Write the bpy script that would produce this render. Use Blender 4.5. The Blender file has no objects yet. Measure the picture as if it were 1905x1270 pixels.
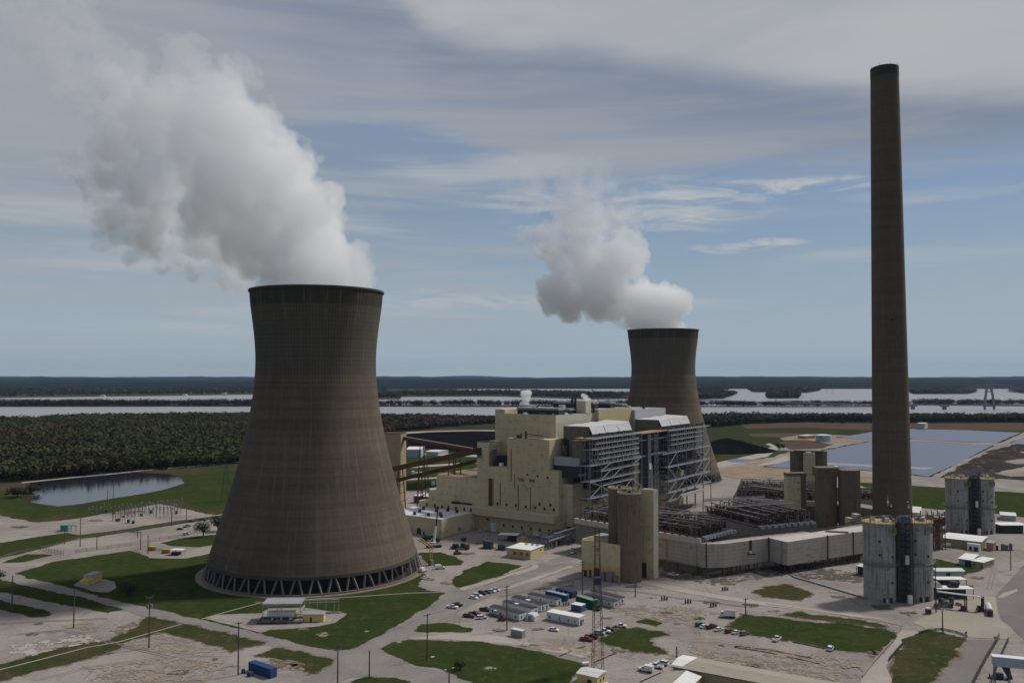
import bpy, bmesh, math, random
import numpy as np
from mathutils import Vector, Matrix, noise as mnoise
random.seed(7); rng = np.random.default_rng(7)
R = math.radians
S = bpy.context.scene
COL = S.collection
# ------------------------------------------------------------------ camera
CAM_H = 111.0; F_PX = 1560.0; PW, PH = 1905.0, 1270.0; LEVEL = 697.0
TILT = math.atan((LEVEL - PH / 2) / F_PX)
cam_d = bpy.data.cameras.new('camera'); cam = bpy.data.objects.new('camera', cam_d); COL.objects.link(cam)
cam.location = (0, 0, CAM_H); cam.rotation_euler = (R(90) + TILT, 0, 0)
cam_d.sensor_width = 36.0; cam_d.lens = F_PX / PW * 36.0; cam_d.clip_start = 1.0; cam_d.clip_end = 90000.0
S.camera = cam
# ------------------------------------------------------------------ node helper
class NT:
    def __init__(s, tree): s.t = tree; s.n = tree.nodes; s.l = tree.links
    def new(s, kind, **kw):
        nd = s.n.new(kind)
        for k, v in kw.items(): setattr(nd, k, v)
        return nd
    def put(s, sock, v):
        if v is None: return
        if hasattr(v, 'is_linked'): s.l.new(v, sock)
        else:
            try: sock.default_value = v
            except Exception:
                sock.default_value = (v, v, v) if not hasattr(v, '__len__') else tuple(v) + (1.0,) * (4 - len(v))
    def m(s, op, a, b=None, c=None, clamp=False):
        nd = s.new('ShaderNodeMath', operation=op, use_clamp=clamp)
        s.put(nd.inputs[0], a); s.put(nd.inputs[1], b); s.put(nd.inputs[2], c)
        return nd.outputs[0]
    def vm(s, op, a, b=None):
        nd = s.new('ShaderNodeVectorMath', operation=op)
        s.put(nd.inputs[0], a); s.put(nd.inputs[1], b)
        return nd.outputs['Value'] if op in ('LENGTH', 'DISTANCE', 'DOT_PRODUCT') else nd.outputs[0]
    def noise(s, vec, scale, detail=4, rough=.55, dist=0):
        nd = s.new('ShaderNodeTexNoise'); s.put(nd.inputs['Vector'], vec)
        nd.inputs['Scale'].default_value = scale; nd.inputs['Detail'].default_value = detail
        nd.inputs['Roughness'].default_value = rough; nd.inputs['Distortion'].default_value = dist
        return nd.outputs['Fac']
    def mapr(s, v, a, b, c=0., d=1., smooth=True):
        nd = s.new('ShaderNodeMapRange', interpolation_type='SMOOTHSTEP' if smooth else 'LINEAR')
        s.put(nd.inputs['Value'], v)
        for k, x in zip(('From Min', 'From Max', 'To Min', 'To Max'), (a, b, c, d)): s.put(nd.inputs[k], x)
        return nd.outputs[0]
    def mix(s, f, a, b, mode='MIX'):
        nd = s.new('ShaderNodeMix', data_type='RGBA', blend_type=mode); nd.clamp_factor = True
        s.put(nd.inputs[0], f)
        for i, v in ((6, a), (7, b)):
            if isinstance(v, tuple): v = v + (1.0,) * (4 - len(v))
            s.put(nd.inputs[i], v)
        return nd.outputs[2]
    def scale(s, vec, v):
        nd = s.new('ShaderNodeMapping'); s.put(nd.inputs['Vector'], vec); nd.inputs['Scale'].default_value = v
        return nd.outputs[0]
# ------------------------------------------------------------------ sun
SUN_EL, SUN_AZ = 50.0, 62.0                      # azimuth from +Y (view axis) towards +X
sd = Vector((math.sin(R(SUN_AZ)) * math.cos(R(SUN_EL)), math.cos(R(SUN_AZ)) * math.cos(R(SUN_EL)), math.sin(R(SUN_EL))))
sun_d = bpy.data.lights.new('sun', 'SUN'); sun_d.energy = 2.7; sun_d.angle = R(5.0); sun_d.color = (1.0, .965, .92)
sun = bpy.data.objects.new('sun', sun_d); COL.objects.link(sun)
sun.rotation_euler = sd.to_track_quat('Z', 'Y').to_euler(); sun.location = (300, 300, 900)
# ------------------------------------------------------------------ world: Nishita sky under thin cloud layers
W = bpy.data.worlds.new('World'); S.world = W; W.use_nodes = True
T = NT(W.node_tree); T.n.clear()
sky = T.new('ShaderNodeTexSky', sky_type='NISHITA'); sky.sun_disc = False
sky.sun_elevation = R(SUN_EL); sky.sun_rotation = R(SUN_AZ); sky.altitude = 100; sky.air_density = 1.0; sky.dust_density = 1.5; sky.ozone_density = 1.5
tc = T.new('ShaderNodeTexCoord'); d = tc.outputs['Generated']
sep = T.new('ShaderNodeSeparateXYZ'); T.l.new(d, sep.inputs[0]); dx, dy, dz = sep.outputs
az = T.m('MULTIPLY', T.m('ARCTAN2', dx, dy), 57.2958)          # degrees from the view axis
el = T.m('MULTIPLY', T.m('ARCSINE', dz), 57.2958)
cx = T.new('ShaderNodeCombineXYZ'); T.put(cx.inputs[0], az); T.put(cx.inputs[1], el); ae = cx.outputs[0]
n_big = T.noise(T.scale(ae, (.05, .16, 1)), 1.0, 6, .55, .6)
n_str = T.noise(T.scale(ae, (.045, .55, 1)), 1.0, 8, .6, .5)
n_wsp = T.noise(T.scale(ae, (.16, .85, 1)), 1.0, 9, .62, 1.2)
def curve(pts):                                               # elevation of a cloud edge as a function of azimuth
    fc = T.new('ShaderNodeFloatCurve'); T.put(fc.inputs['Value'], T.mapr(az, -60, 60, 0, 1, False))
    c = fc.mapping.curves[0]; p = [((a + 60) / 120, e / 40) for a, e in pts]
    c.points[0].location = (0, p[0][1]); c.points[1].location = (1, p[-1][1])
    for q in p: c.points.new(*q)
    fc.mapping.update(); return T.m('MULTIPLY', fc.outputs[0], 40.0)
e1 = curve([(-30, 34), (-20, 27.5), (-14, 25), (-9, 24.2), (-5, 22.2), (0, 21.2), (5, 21), (10, 19.8), (16, 18.6), (22, 17.4), (30, 16.2), (45, 14)])
e2 = curve([(-40, 14), (-31, 13.0), (-22, 15), (-12, 17.0), (-6, 16.6), (0, 14.2), (6, 13.6), (12, 13.4), (20, 13.2), (25, 13.0), (31, 12.8), (45, 12)])
wob = T.m('MULTIPLY', T.m('SUBTRACT', n_big, .5), 3.0)
wob2 = T.m('MULTIPLY', T.m('SUBTRACT', n_str, .5), 3.0)
elw = T.m('ADD', el, wob); elw2 = T.m('ADD', el, wob2)
veil1 = T.mapr(T.m('SUBTRACT', elw, e1), -.9, 1.4)
veil2 = T.mapr(T.m('SUBTRACT', elw2, e2), -1.2, 1.6)
streak = T.m('MULTIPLY', T.mapr(n_str, .40, .66), T.mapr(az, -4, 10, .9, .35))
base = T.mix(1.0, sky.outputs[0], (.115, .115, .115, 1), 'MULTIPLY')
hz = T.mapr(el, 0, 13, 1, 0)
BLUE = T.mix(T.mapr(az, -28, 20), (.235, .280, .345), (.150, .240, .375))
HORI = (.365, .445, .495)
c0 = T.mix(.80, base, BLUE)
c0 = T.mix(T.m('MULTIPLY', hz, .92), c0, HORI)
c0 = T.mix(T.m('MULTIPLY', streak, .75), c0, (.365, .395, .43))
grey = T.mix(T.mapr(T.m('SUBTRACT', e1, elw), .2, 6.5), (.205, .243, .318), (.315, .340, .388))
grey = T.mix(T.m('MULTIPLY', T.mapr(n_str, .4, .68), .45), grey, (.36, .375, .41))
c1 = T.mix(T.m('MULTIPLY', veil2, T.mapr(n_str, .25, .6, .72, .97)), c0, grey)
wl = T.mix(T.mapr(n_big, .3, .7), (.372, .396, .432), (.445, .455, .475))
c2 = T.mix(T.m('MULTIPLY', veil1, .95), c1, wl)
# wisps of brighter cloud to the right of the second plume
def blob(a0, e0, sa, se):
    q = T.m('ADD', T.m('POWER', T.m('DIVIDE', T.m('SUBTRACT', az, a0), sa), 2.0), T.m('POWER', T.m('DIVIDE', T.m('SUBTRACT', elw, e0), se), 2.0))
    return T.mapr(q, 0.15, 1.1, 1, 0)
w = T.m('MULTIPLY', blob(9.0, 11.0, 10.5, 2.2), T.mapr(n_wsp, .36, .70))
w = T.m('MAXIMUM', w, T.m('MULTIPLY', blob(18.5, 12.0, 6.5, .75), T.mapr(n_wsp, .36, .58)))
w = T.m('MAXIMUM', w, T.m('MULTIPLY', blob(15.8, 8.3, 4.2, .42), T.mapr(n_wsp, .40, .6)))
w = T.m('MAXIMUM', w, T.m('MULTIPLY', blob(1.0, 11.9, 4.5, .9), T.m('MULTIPLY', T.mapr(n_wsp, .42, .62), .6)))
w = T.m('MAXIMUM', w, T.m('MULTIPLY', blob(-3.6, 5.0, 7.5, .7), T.m('MULTIPLY', T.mapr(n_wsp, .40, .62), .55)))
w = T.m('MAXIMUM', w, T.m('MULTIPLY', blob(-29.5, 12.6, 5.5, 1.1), T.m('MULTIPLY', T.mapr(n_wsp, .34, .62), .55)))
for a0, e0, sa, se, am in ((-24, 7.4, 10, .8, .6), (-5.5, 10.0, 9, 1.0, .55), (-27.5, 9.6, 9, 1.0, .6), (-12, 4.2, 12, .7, .5), (8, 4.6, 10, .6, .4), (24, 7.0, 9, .7, .35), (-22, 3.2, 9, .5, .5), (-2, 14.0, 9, 1.0, .45), (27, 10.8, 6, .6, .4)):
    w = T.m('MAXIMUM', w, T.m('MULTIPLY', blob(a0, e0, sa, se), T.m('MULTIPLY', T.mapr(n_str, .30, .62), am)))
c3 = T.mix(T.m('MULTIPLY', w, .9), c2, (.50, .51, .52))
# mist drifting off the near plume, up and to the left
mist = T.m('MULTIPLY', T.mapr(T.m('ADD', az, T.m('MULTIPLY', T.m('SUBTRACT', n_big, .5), 12.0)), -31, -21, 1, 0), T.mapr(elw, 7, 14))
c4 = T.mix(T.m('MULTIPLY', mist, .75), c3, (.345, .37, .405))
c5 = T.mix(T.mapr(el, -1.0, -.2, 1, 0), c4, (.10, .11, .12))
# away from the sun, behind the camera, the sky is clear and deeper
away = T.mapr(T.vm('DOT_PRODUCT', d, (-.45, -.89, .05)), -.15, .55)
c5 = T.mix(T.m('MULTIPLY', away, .9), c5, T.mix(1.0, base, (.80, .72, .655), 'MULTIPLY'))
bg = T.new('ShaderNodeBackground'); T.l.new(c5, bg.inputs[0]); bg.inputs[1].default_value = 1.0
wo = T.new('ShaderNodeOutputWorld'); T.l.new(bg.outputs[0], wo.inputs[0])
HAZE = 1.5e-5
# ------------------------------------------------------------------ render settings
S.render.engine = 'CYCLES'
S.view_settings.view_transform = 'Standard'; S.view_settings.look = 'None'
S.view_settings.exposure = 0.0; S.view_settings.gamma = 1.0; S.view_settings.use_curve_mapping = False
cy = S.cycles
cy.max_bounces = 20; cy.diffuse_bounces = 3; cy.glossy_bounces = 2; cy.transmission_bounces = 2; cy.volume_bounces = 20; cy.transparent_max_bounces = 8
cy.volume_step_rate = .24; cy.volume_max_steps = 512; cy.use_denoising = True
try: cy.denoiser = 'OPENIMAGEDENOISE'
except Exception: pass
cy.caustics_reflective = False; cy.caustics_refractive = False

# ================================================================== helpers
def ray(px, py):
    x = (px - PW / 2) / F_PX; v = -(py - PH / 2) / F_PX; c, s = math.cos(TILT), math.sin(TILT)
    return x, c - v * s, s + v * c
def U(px, py, z=0.0):                       # photo pixel -> the point at height z
    r = ray(px, py); t = (z - CAM_H) / r[2]; return (r[0] * t, r[1] * t)
def atY(px, py, Y):                         # photo pixel -> the point at distance Y
    r = ray(px, py); t = Y / r[1]; return (r[0] * t, Y, CAM_H + r[2] * t)
class MB:
    """collects shapes into one mesh"""
    def __init__(s): s.v = []; s.f = []
    def add(s, vs, fs):
        o = len(s.v); s.v += [tuple(v) for v in vs]; s.f += [tuple(i + o for i in f) for f in fs]; return s
    def box(s, x0, x1, y0, y1, z0, z1):
        return s.add([(x0, y0, z0), (x1, y0, z0), (x1, y1, z0), (x0, y1, z0), (x0, y0, z1), (x1, y0, z1), (x1, y1, z1), (x0, y1, z1)],
                     [(0, 3, 2, 1), (4, 5, 6, 7), (0, 1, 5, 4), (1, 2, 6, 5), (2, 3, 7, 6), (3, 0, 4, 7)])
    def prism(s, pts, z0, z1, top=None):
        n = len(pts); a = sum(pts[i][0] * pts[(i + 1) % n][1] - pts[(i + 1) % n][0] * pts[i][1] for i in range(n))
        if a < 0: pts = pts[::-1]; top = top[::-1] if top else None
        tp = top or pts
        return s.add([(p[0], p[1], z0) for p in pts] + [(p[0], p[1], z1) for p in tp],
                     [tuple(range(n))[::-1], tuple(range(n, 2 * n))] + [(i, (i + 1) % n, n + (i + 1) % n, n + i) for i in range(n)])
    def bar(s, p, q, w, h=None):
        p, q = Vector(p), Vector(q); d = q - p
        if d.length < 1e-6: return s
        d.normalize(); u = d.cross(Vector((0, 0, 1)))
        if u.length < 1e-3: u = Vector((1, 0, 0))
        u.normalize(); v = u.cross(d); h = h or w; a, b = u * w / 2, v * h / 2
        c = [p - a - b, p + a - b, p + a + b, p - a + b, q - a - b, q + a - b, q + a + b, q - a + b]
        return s.add(c, [(0, 1, 2, 3), (7, 6, 5, 4), (0, 4, 5, 1), (1, 5, 6, 2), (2, 6, 7, 3), (3, 7, 4, 0)])
    def cyl(s, cx, cy, z0, z1, r0, r1=None, n=20, caps=True):
        r1 = r0 if r1 is None else r1
        vs = [(cx + r0 * math.cos(2 * math.pi * i / n), cy + r0 * math.sin(2 * math.pi * i / n), z0) for i in range(n)] + \
             [(cx + r1 * math.cos(2 * math.pi * i / n), cy + r1 * math.sin(2 * math.pi * i / n), z1) for i in range(n)]
        fs = [(i, (i + 1) % n, n + (i + 1) % n, n + i) for i in range(n)]
        if caps: fs += [tuple(range(n))[::-1], tuple(range(n, 2 * n))]
        return s.add(vs, fs)
    def lathe(s, prof, n=64, cx=0, cy=0, closed=False):
        vs = []; fs = []; k = len(prof)
        for r, z in prof: vs += [(cx + r * math.cos(2 * math.pi * i / n), cy + r * math.sin(2 * math.pi * i / n), z) for i in range(n)]
        for j in range(k if closed else k - 1):
            a, b = j * n, ((j + 1) % k) * n
            fs += [(a + i, a + (i + 1) % n, b + (i + 1) % n, b + i) for i in range(n)]
        return s.add(vs, fs)
    def tube(s, path, r, n=8, caps=True):
        path = [Vector(p) for p in path]; rings = []; u0 = None
        for i, p in enumerate(path):
            d = (path[min(i + 1, len(path) - 1)] - path[max(i - 1, 0)]).normalized()
            u = d.cross(Vector((0, 0, 1)))
            if u.length < 1e-2: u = d.cross(Vector((0, 1, 0)))
            u.normalize(); v = u.cross(d); rr = r[i] if hasattr(r, '__len__') else r
            rings.append([p + u * (rr * math.cos(2 * math.pi * k / n)) + v * (rr * math.sin(2 * math.pi * k / n)) for k in range(n)])
        vs = [q for g in rings for q in g]; fs = []
        for i in range(len(path) - 1):
            fs += [(i * n + k, i * n + (k + 1) % n, (i + 1) * n + (k + 1) % n, (i + 1) * n + k) for k in range(n)]
        if caps: fs += [tuple(range(n))[::-1], tuple(range((len(path) - 1) * n, len(path) * n))]
        return s.add(vs, fs)
    def hcyl(s, x0, x1, y, z, r, n=16): return s.tube([(x0, y, z), (x1, y, z)], r, n)
    def gable(s, x0, x1, y0, y1, z0, z1):       # ridge along x
        ym = (y0 + y1) / 2
        return s.add([(x0, y0, z0), (x0, y1, z0), (x0, ym, z1), (x1, y0, z0), (x1, y1, z0), (x1, ym, z1)],
                     [(0, 2, 1), (3, 4, 5), (0, 3, 5, 2), (1, 2, 5, 4), (0, 1, 4, 3)])
    def profile(s, pts, w0, w1=None):           # (x,z) outline pushed across y
        n = len(pts); h = w0 / 2
        return s.add([(p[0], -h, p[1]) for p in pts] + [(p[0], h, p[1]) for p in pts],
                     [tuple(range(n)), tuple(range(n, 2 * n))[::-1]] + [(i + n, (i + 1) % n + n, (i + 1) % n, i) for i in range(n)])
    def mesh(s, name, mt):
        me = bpy.data.meshes.new(name); me.from_pydata(s.v, [], s.f); me.update()
        bm = bmesh.new(); bm.from_mesh(me); bmesh.ops.recalc_face_normals(bm, faces=bm.faces); bm.to_mesh(me); bm.free()
        if mt: me.materials.append(mt)
        return me
    def build(s, name, mt, parent=None, smooth=False, **pr):
        me = s.mesh(name, mt)
        if smooth:
            for p in me.polygons: p.use_smooth = True
            try: me.set_sharp_from_angle(angle=R(40))
            except Exception: pass
        o = bpy.data.objects.new(name, me); COL.objects.link(o)
        if parent: o.parent = parent
        for k, v in pr.items(): o[k] = v
        return o
def thing(name, label, cat, loc=(0, 0, 0), rz=0.0, group=None):
    o = bpy.data.objects.new(name, None); COL.objects.link(o); o.location = (loc[0], loc[1], loc[2] if len(loc) > 2 else 0.0)
    o.rotation_euler = (0, 0, rz); o.empty_display_size = 1; o['label'] = label; o['category'] = cat
    if group: o['group'] = group
    return o
def tag(o, label, cat, group=None):
    o['label'] = label; o['category'] = cat
    if group: o['group'] = group
    return o
def dup(root, loc, rz, label, group=None, mats=None):
    r = root.copy(); COL.objects.link(r); r.location = (loc[0], loc[1], loc[2] if len(loc) > 2 else 0.0); r.rotation_euler = (0, 0, rz); r['label'] = label
    if group: r['group'] = group
    elif 'group' in r: del r['group']
    def kids(a, b):
        for ch in list(a.children):
            c = ch.copy(); COL.objects.link(c); c.parent = b; c.matrix_parent_inverse = ch.matrix_parent_inverse.copy()
            kids(ch, c)
    kids(root, r); return r
def rect(p0, p1, p2, z=0.0):
    """ground pixels of the left, near and right corner of a box -> location of near corner frame, rotation, length, width"""
    a, b, c = (Vector(U(*p, z)) for p in (p0, p1, p2))
    ex = (b - a); L = ex.length; ex /= L; ey = Vector((-ex.y, ex.x)); w = abs((c - b).dot(ey))
    ctr = a + ex * L / 2 + ey * w / 2
    return (ctr.x, ctr.y, 0.0), math.atan2(ex.y, ex.x), L, w
# ------------------------------------------------------------------ materials
MATS = {}
def mat(name, col, var=.25, scale=.35, rough=.85, col2=None, metal=0.0, streak=0.0, grid=None, bump=0.0, spec=.3, obj=False):
    """base colour with two octaves of real mottling; col2 stains; streak = run-down marks; grid=(w,h) panel seams"""
    if name in MATS: return MATS[name]
    m = bpy.data.materials.new(name); m.use_nodes = True; t = NT(m.node_tree); bs = t.n['Principled BSDF']
    geo = t.new('ShaderNodeNewGeometry'); P = geo.outputs['Position']
    if obj: P = t.new('ShaderNodeTexCoord').outputs['Object']
    c = tuple(col) + (1,)
    n1 = t.noise(P, scale, 6, .6); n2 = t.noise(P, scale * 7.3, 3, .6)
    k = t.m('ADD', t.m('MULTIPLY', t.m('SUBTRACT', n1, .5), var * 2.6), t.m('MULTIPLY', t.m('SUBTRACT', n2, .5), var * 1.3))
    k = t.m('ADD', k, 1.0)
    c2 = tuple(col2) + (1,) if col2 else tuple(x * .6 for x in col) + (1,)
    out = t.mix(t.mapr(t.noise(P, scale * 2.1, 5, .65), .52, .72), c, c2) if col2 else c
    out = t.mix(1.0, out, t_rgb(t, k), 'MULTIPLY')
    if streak:
        ns = t.noise(t.scale(P, (1, 1, .06)), .9, 5, .65)
        out = t.mix(t.m('MULTIPLY', t.mapr(ns, .47, .68), streak), out, c2)
    if grid:
        sp = t.new('ShaderNodeSeparateXYZ'); t.l.new(P, sp.inputs[0]); u = t.m('ADD', sp.outputs[0], t.m('MULTIPLY', sp.outputs[1], .73))
        def seam(v, w, th): return t.m('LESS_THAN', t.m('ABSOLUTE', t.m('SUBTRACT', t.m('FRACT', t.m('DIVIDE', v, w)), .5)), th / w)
        g = seam(sp.outputs[2], grid[1], grid[2] if len(grid) > 2 else .09) if grid[1] else 0.0
        if grid[0]: g = t.m('MAXIMUM', g, seam(u, grid[0], grid[2] if len(grid) > 2 else .09))
        out = t.mix(t.m('MULTIPLY', g, .45), out, tuple(x * .45 for x in col) + (1,))
    t.l.new(out, bs.inputs['Base Color']); bs.inputs['Roughness'].default_value = rough; bs.inputs['Metallic'].default_value = metal
    bs.inputs['Specular IOR Level'].default_value = spec
    if bump:
        b = t.new('ShaderNodeBump'); b.inputs['Distance'].default_value = bump; t.l.new(n2, b.inputs['Height']); t.l.new(b.outputs[0], bs.inputs['Normal'])
    MATS[name] = m; return m
def t_rgb(t, k):
    n = t.new('ShaderNodeCombineColor'); [t.l.new(k, n.inputs[i]) for i in range(3)]; return n.outputs[0]
from mathutils.geometry import delaunay_2d_cdt
def cdt(pts):
    r = delaunay_2d_cdt([Vector(p[:2]) for p in pts], [], [list(range(len(pts)))], 1, 1e-4)
    return [(v.x, v.y) for v in r[0]], [tuple(f) for f in r[2]]
# ================================================================== the ground and what is laid on it
def sheet_pts(pix, step=3.0, jit=.9, z=0.0, seed=0, closed=True):
    pts = [Vector(U(*p)) for p in pix]; out = []
    n = len(pts)
    for i in range(n):
        a, b = pts[i], pts[(i + 1) % n]; L = (b - a).length; far = max(1.0, min(a.y, b.y) / 420.0)
        k = max(1, min(60, int(L / (step * far)))); nn = Vector((-(b - a).y, (b - a).x)) / max(L, 1e-6)
        for j in range(k):
            q = a.lerp(b, j / k); w = mnoise.fractal(Vector((q.x * .09 / far, q.y * .09 / far, seed * 7.7)), 1.0, 2.0, 4) * jit * far * 1.8
            q = q + nn * w if j else q + Vector((w, w)) * .3
            out.append((q.x, q.y, z))
    return out
def sheet(name, pix, z, mt, jit=.9, step=3.0, kind='structure', seed=0, grow=0.0):
    pts = sheet_pts(pix, step, jit, z, seed)
    if grow:
        c = Vector((sum(p[0] for p in pts) / len(pts), sum(p[1] for p in pts) / len(pts)))
        n = len(pts); a = sum(pts[i][0] * pts[(i + 1) % n][1] - pts[(i + 1) % n][0] * pts[i][1] for i in range(n)); sg = -1 if a > 0 else 1
        q = []
        for i in range(n):
            d = Vector(pts[(i + 2) % n][:2]) - Vector(pts[i - 2][:2]); nn = Vector((-d.y, d.x)).normalized() * sg
            g = grow * (.25 + 1.6 * abs(mnoise.noise(Vector((pts[i][0] * .12, pts[i][1] * .12, 3.3)))))
            q.append((pts[i][0] + nn.x * g, pts[i][1] + nn.y * g, z))
        pts = q
    vs, fs = cdt(pts); me = bpy.data.meshes.new(name); me.from_pydata([(x, y, z) for x, y in vs], [], fs)
    bm = bmesh.new(); bm.from_mesh(me)
    for f in bm.faces:
        if f.normal.z < 0: f.normal_flip()
    bm.to_mesh(me); bm.free(); me.materials.append(mt)
    o = bpy.data.objects.new(name, me); COL.objects.link(o); o['kind'] = kind; return o
def feather(name, pix, z, mt, jit, step, seed, wid, core=1.0):
    """a patch whose border thins out: solid inside, a ring outside it that the material breaks up into tufts"""
    pts = sheet_pts(pix, step, jit, z, seed); n = len(pts); a = sum(pts[i][0] * pts[(i + 1) % n][1] - pts[(i + 1) % n][0] * pts[i][1] for i in range(n)); sg = -1 if a > 0 else 1
    ring = []
    for i in range(n):
        d = Vector(pts[(i + 2) % n][:2]) - Vector(pts[i - 2][:2])
        nn = (Vector((-d.y, d.x)).normalized() if d.length > 1e-6 else Vector((0, 0))) * sg
        g = wid * (.5 + 1.1 * abs(mnoise.noise(Vector((pts[i][0] * .1, pts[i][1] * .1, 3.3 + seed)))))
        ring.append((pts[i][0] + nn.x * g, pts[i][1] + nn.y * g, z - .015))
    vs, fs = cdt(pts); m0 = len(vs); me = bpy.data.meshes.new(name)
    me.from_pydata([(x, y, z) for x, y in vs] + [(p[0], p[1], z - .006) for p in pts] + ring, [], fs + [(m0 + i, m0 + (i + 1) % n, m0 + n + (i + 1) % n, m0 + n + i) for i in range(n)])
    at = me.color_attributes.new('cover', 'FLOAT_COLOR', 'POINT'); at.data.foreach_set('color', ([core, core, core, 1.] * (m0 + n)) + ([0., 0., 0., 1.] * n))
    bm = bmesh.new(); bm.from_mesh(me)
    for f in bm.faces:
        if f.normal.z < 0: f.normal_flip()
    bm.to_mesh(me); bm.free(); me.materials.append(mt)
    o = bpy.data.objects.new(name, me); COL.objects.link(o); o['kind'] = 'structure'; return o
def tufted(m):
    t = NT(m.node_tree); bs = t.n['Principled BSDF']; P = t.new('ShaderNodeNewGeometry').outputs['Position']
    at = t.new('ShaderNodeAttribute'); at.attribute_name = 'cover'
    n = t.m('ADD', t.m('MULTIPLY', t.noise(P, .26, 6, .75), .85), t.m('MULTIPLY', t.noise(P, .07, 3, .6), .3))
    n = t.m('MULTIPLY_ADD', t.m('SUBTRACT', n, .575), 2.4, .575)
    t.l.new(t.mapr(t.m('SUBTRACT', t.m('MULTIPLY_ADD', at.outputs['Fac'], .95, .06), n), -.05, .05), bs.inputs['Alpha']); return m
def ground_mat(name, cols, scale=.02, fine=1.2, rough=.95, amt=.35, lines=0.0):
    """cols: main, second (broad patches), third (small stains)"""
    m = bpy.data.materials.new(name); m.use_nodes = True; t = NT(m.node_tree); bs = t.n['Principled BSDF']
    P = t.new('ShaderNodeNewGeometry').outputs['Position']
    n0 = t.noise(P, scale, 7, .6, .4); n1 = t.noise(P, scale * 6, 6, .65, .3); n2 = t.noise(P, fine, 4, .7)
    c = t.mix(t.mapr(n0, .38, .66), cols[0] + (1,), cols[1] + (1,))
    c = t.mix(t.m('MULTIPLY', t.mapr(n1, .54, .74), .75), c, cols[2] + (1,))
    if lines:
        ns = t.noise(t.scale(P, (.9, .06, 1)), .5, 5, .6, .8); ns2 = t.noise(t.scale(P, (.08, .8, 1)), .6, 5, .6, .8)
        c = t.mix(t.m('MULTIPLY', t.mapr(ns, .58, .72), lines), c, cols[2] + (1,))
        c = t.mix(t.m('MULTIPLY', t.mapr(ns2, .56, .72), lines), c, tuple(min(1, x * 1.25) for x in cols[0]) + (1,))
    k = t.m('ADD', t.m('MULTIPLY', t.m('SUBTRACT', n2, .5), amt * 1.8), 1.0)
    k = t.m('ADD', k, t.m('MULTIPLY', t.m('SUBTRACT', n1, .5), amt * 1.2))
    c = t.mix(1.0, c, t_rgb(t, k), 'MULTIPLY'); t.l.new(c, bs.inputs['Base Color'])
    bs.inputs['Roughness'].default_value = rough; bs.inputs['Specular IOR Level'].default_value = .0
    return m
def water_mat(name, col, rough, wave=.35, wscale=.25):
    m = bpy.data.materials.new(name); m.use_nodes = True; t = NT(m.node_tree); bs = t.n['Principled BSDF']
    bs.inputs['Base Color'].default_value = col + (1,); bs.inputs['Roughness'].default_value = rough; bs.inputs['IOR'].default_value = 1.33
    P = t.new('ShaderNodeNewGeometry').outputs['Position']
    b = t.new('ShaderNodeBump'); b.inputs['Strength'].default_value = wave; b.inputs['Distance'].default_value = .5
    t.l.new(t.noise(P, wscale, 5, .6), b.inputs['Height']); t.l.new(b.outputs[0], bs.inputs['Normal'])
    return m
G_FAR = ground_mat('countryside', ((.055, .058, .032), (.075, .060, .038), (.040, .050, .022)), .004, .05)
G_YARD = ground_mat('gravel', ((.315, .277, .248), (.235, .204, .184), (.152, .125, .106)), .024, .8, amt=.42, lines=.75)
G_ROAD = ground_mat('road_surface', ((.215, .195, .182), (.262, .235, .215), (.165, .147, .137)), .05, 1.0, amt=.26, lines=.5)
G_ASPH = ground_mat('asphalt', ((.185, .165, .160), (.215, .190, .180), (.15, .133, .127)), .04, 1.5, amt=.16, lines=.3)
G_PATH = ground_mat('pale_concrete', ((.39, .345, .30), (.34, .30, .265), (.26, .22, .19)), .05, 1.0, amt=.2, lines=.2)
G_PAD = ground_mat('concrete_pad', ((.36, .315, .245), (.30, .275, .235), (.27, .21, .14)), .035, .8, amt=.16, lines=.3)
G_GRASS = ground_mat('lawn_grass', ((.032, .047, .014), (.044, .054, .017), (.072, .066, .030)), .035, 1.0, amt=.6)
G_ROUGH = ground_mat('rough_grass', ((.040, .050, .018), (.066, .056, .029), (.105, .080, .052)), .05, .8, amt=.6)
for _m in (G_GRASS, G_ROUGH): tufted(_m)
G_FRINGE = ground_mat('bare_soil', ((.205, .155, .110), (.150, .115, .080), (.10, .09, .045)), .12, 1.3, amt=.35)
G_SAND = ground_mat('sandy_soil', ((.30, .235, .175), (.24, .18, .13), (.14, .105, .075)), .05, .5, amt=.3)
G_BROWN = ground_mat('ploughed_field', ((.105, .070, .052), (.088, .064, .046), (.080, .066, .040)), .02, .4, amt=.3, lines=.3)
G_FIELD = ground_mat('green_field', ((.034, .043, .020), (.046, .050, .024), (.070, .062, .034)), .012, .3, amt=.35, lines=.3)
G_COAL = ground_mat('coal', ((.006, .006, .008), (.010, .010, .012), (.018, .017, .018)), .02, .6, amt=.4)
G_DARK = ground_mat('ash_ground', ((.040, .036, .032), (.060, .052, .045), (.20, .17, .145)), .018, .4, amt=.4)
G_FLOOR = ground_mat('forest_floor', ((.042, .040, .022), (.055, .042, .027), (.03, .036, .016)), .02, .2, amt=.4)
G_SOIL = tufted(ground_mat('soil_edge', ((.215, .165, .120), (.170, .130, .095), (.11, .10, .05)), .12, 1.3, amt=.35))
G_GREYT = tufted(ground_mat('pale_gravel', ((.40, .36, .325), (.36, .32, .29), (.30, .26, .23)), .06, 1.0, amt=.3))
G_SANDT = tufted(ground_mat('sand_edge', ((.31, .255, .205), (.265, .215, .17), (.165, .135, .105)), .08, 1.0, amt=.35))
WATER = water_mat('river_water', (.30, .285, .29), .34, .5, .02)
POND = water_mat('pond_water', (.020, .024, .032), .10, .07, .35)
BASIN = water_mat('basin_water', (.115, .130, .180), .36, .4, .2)
me = bpy.data.meshes.new('ground'); XG = 34000
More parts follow.
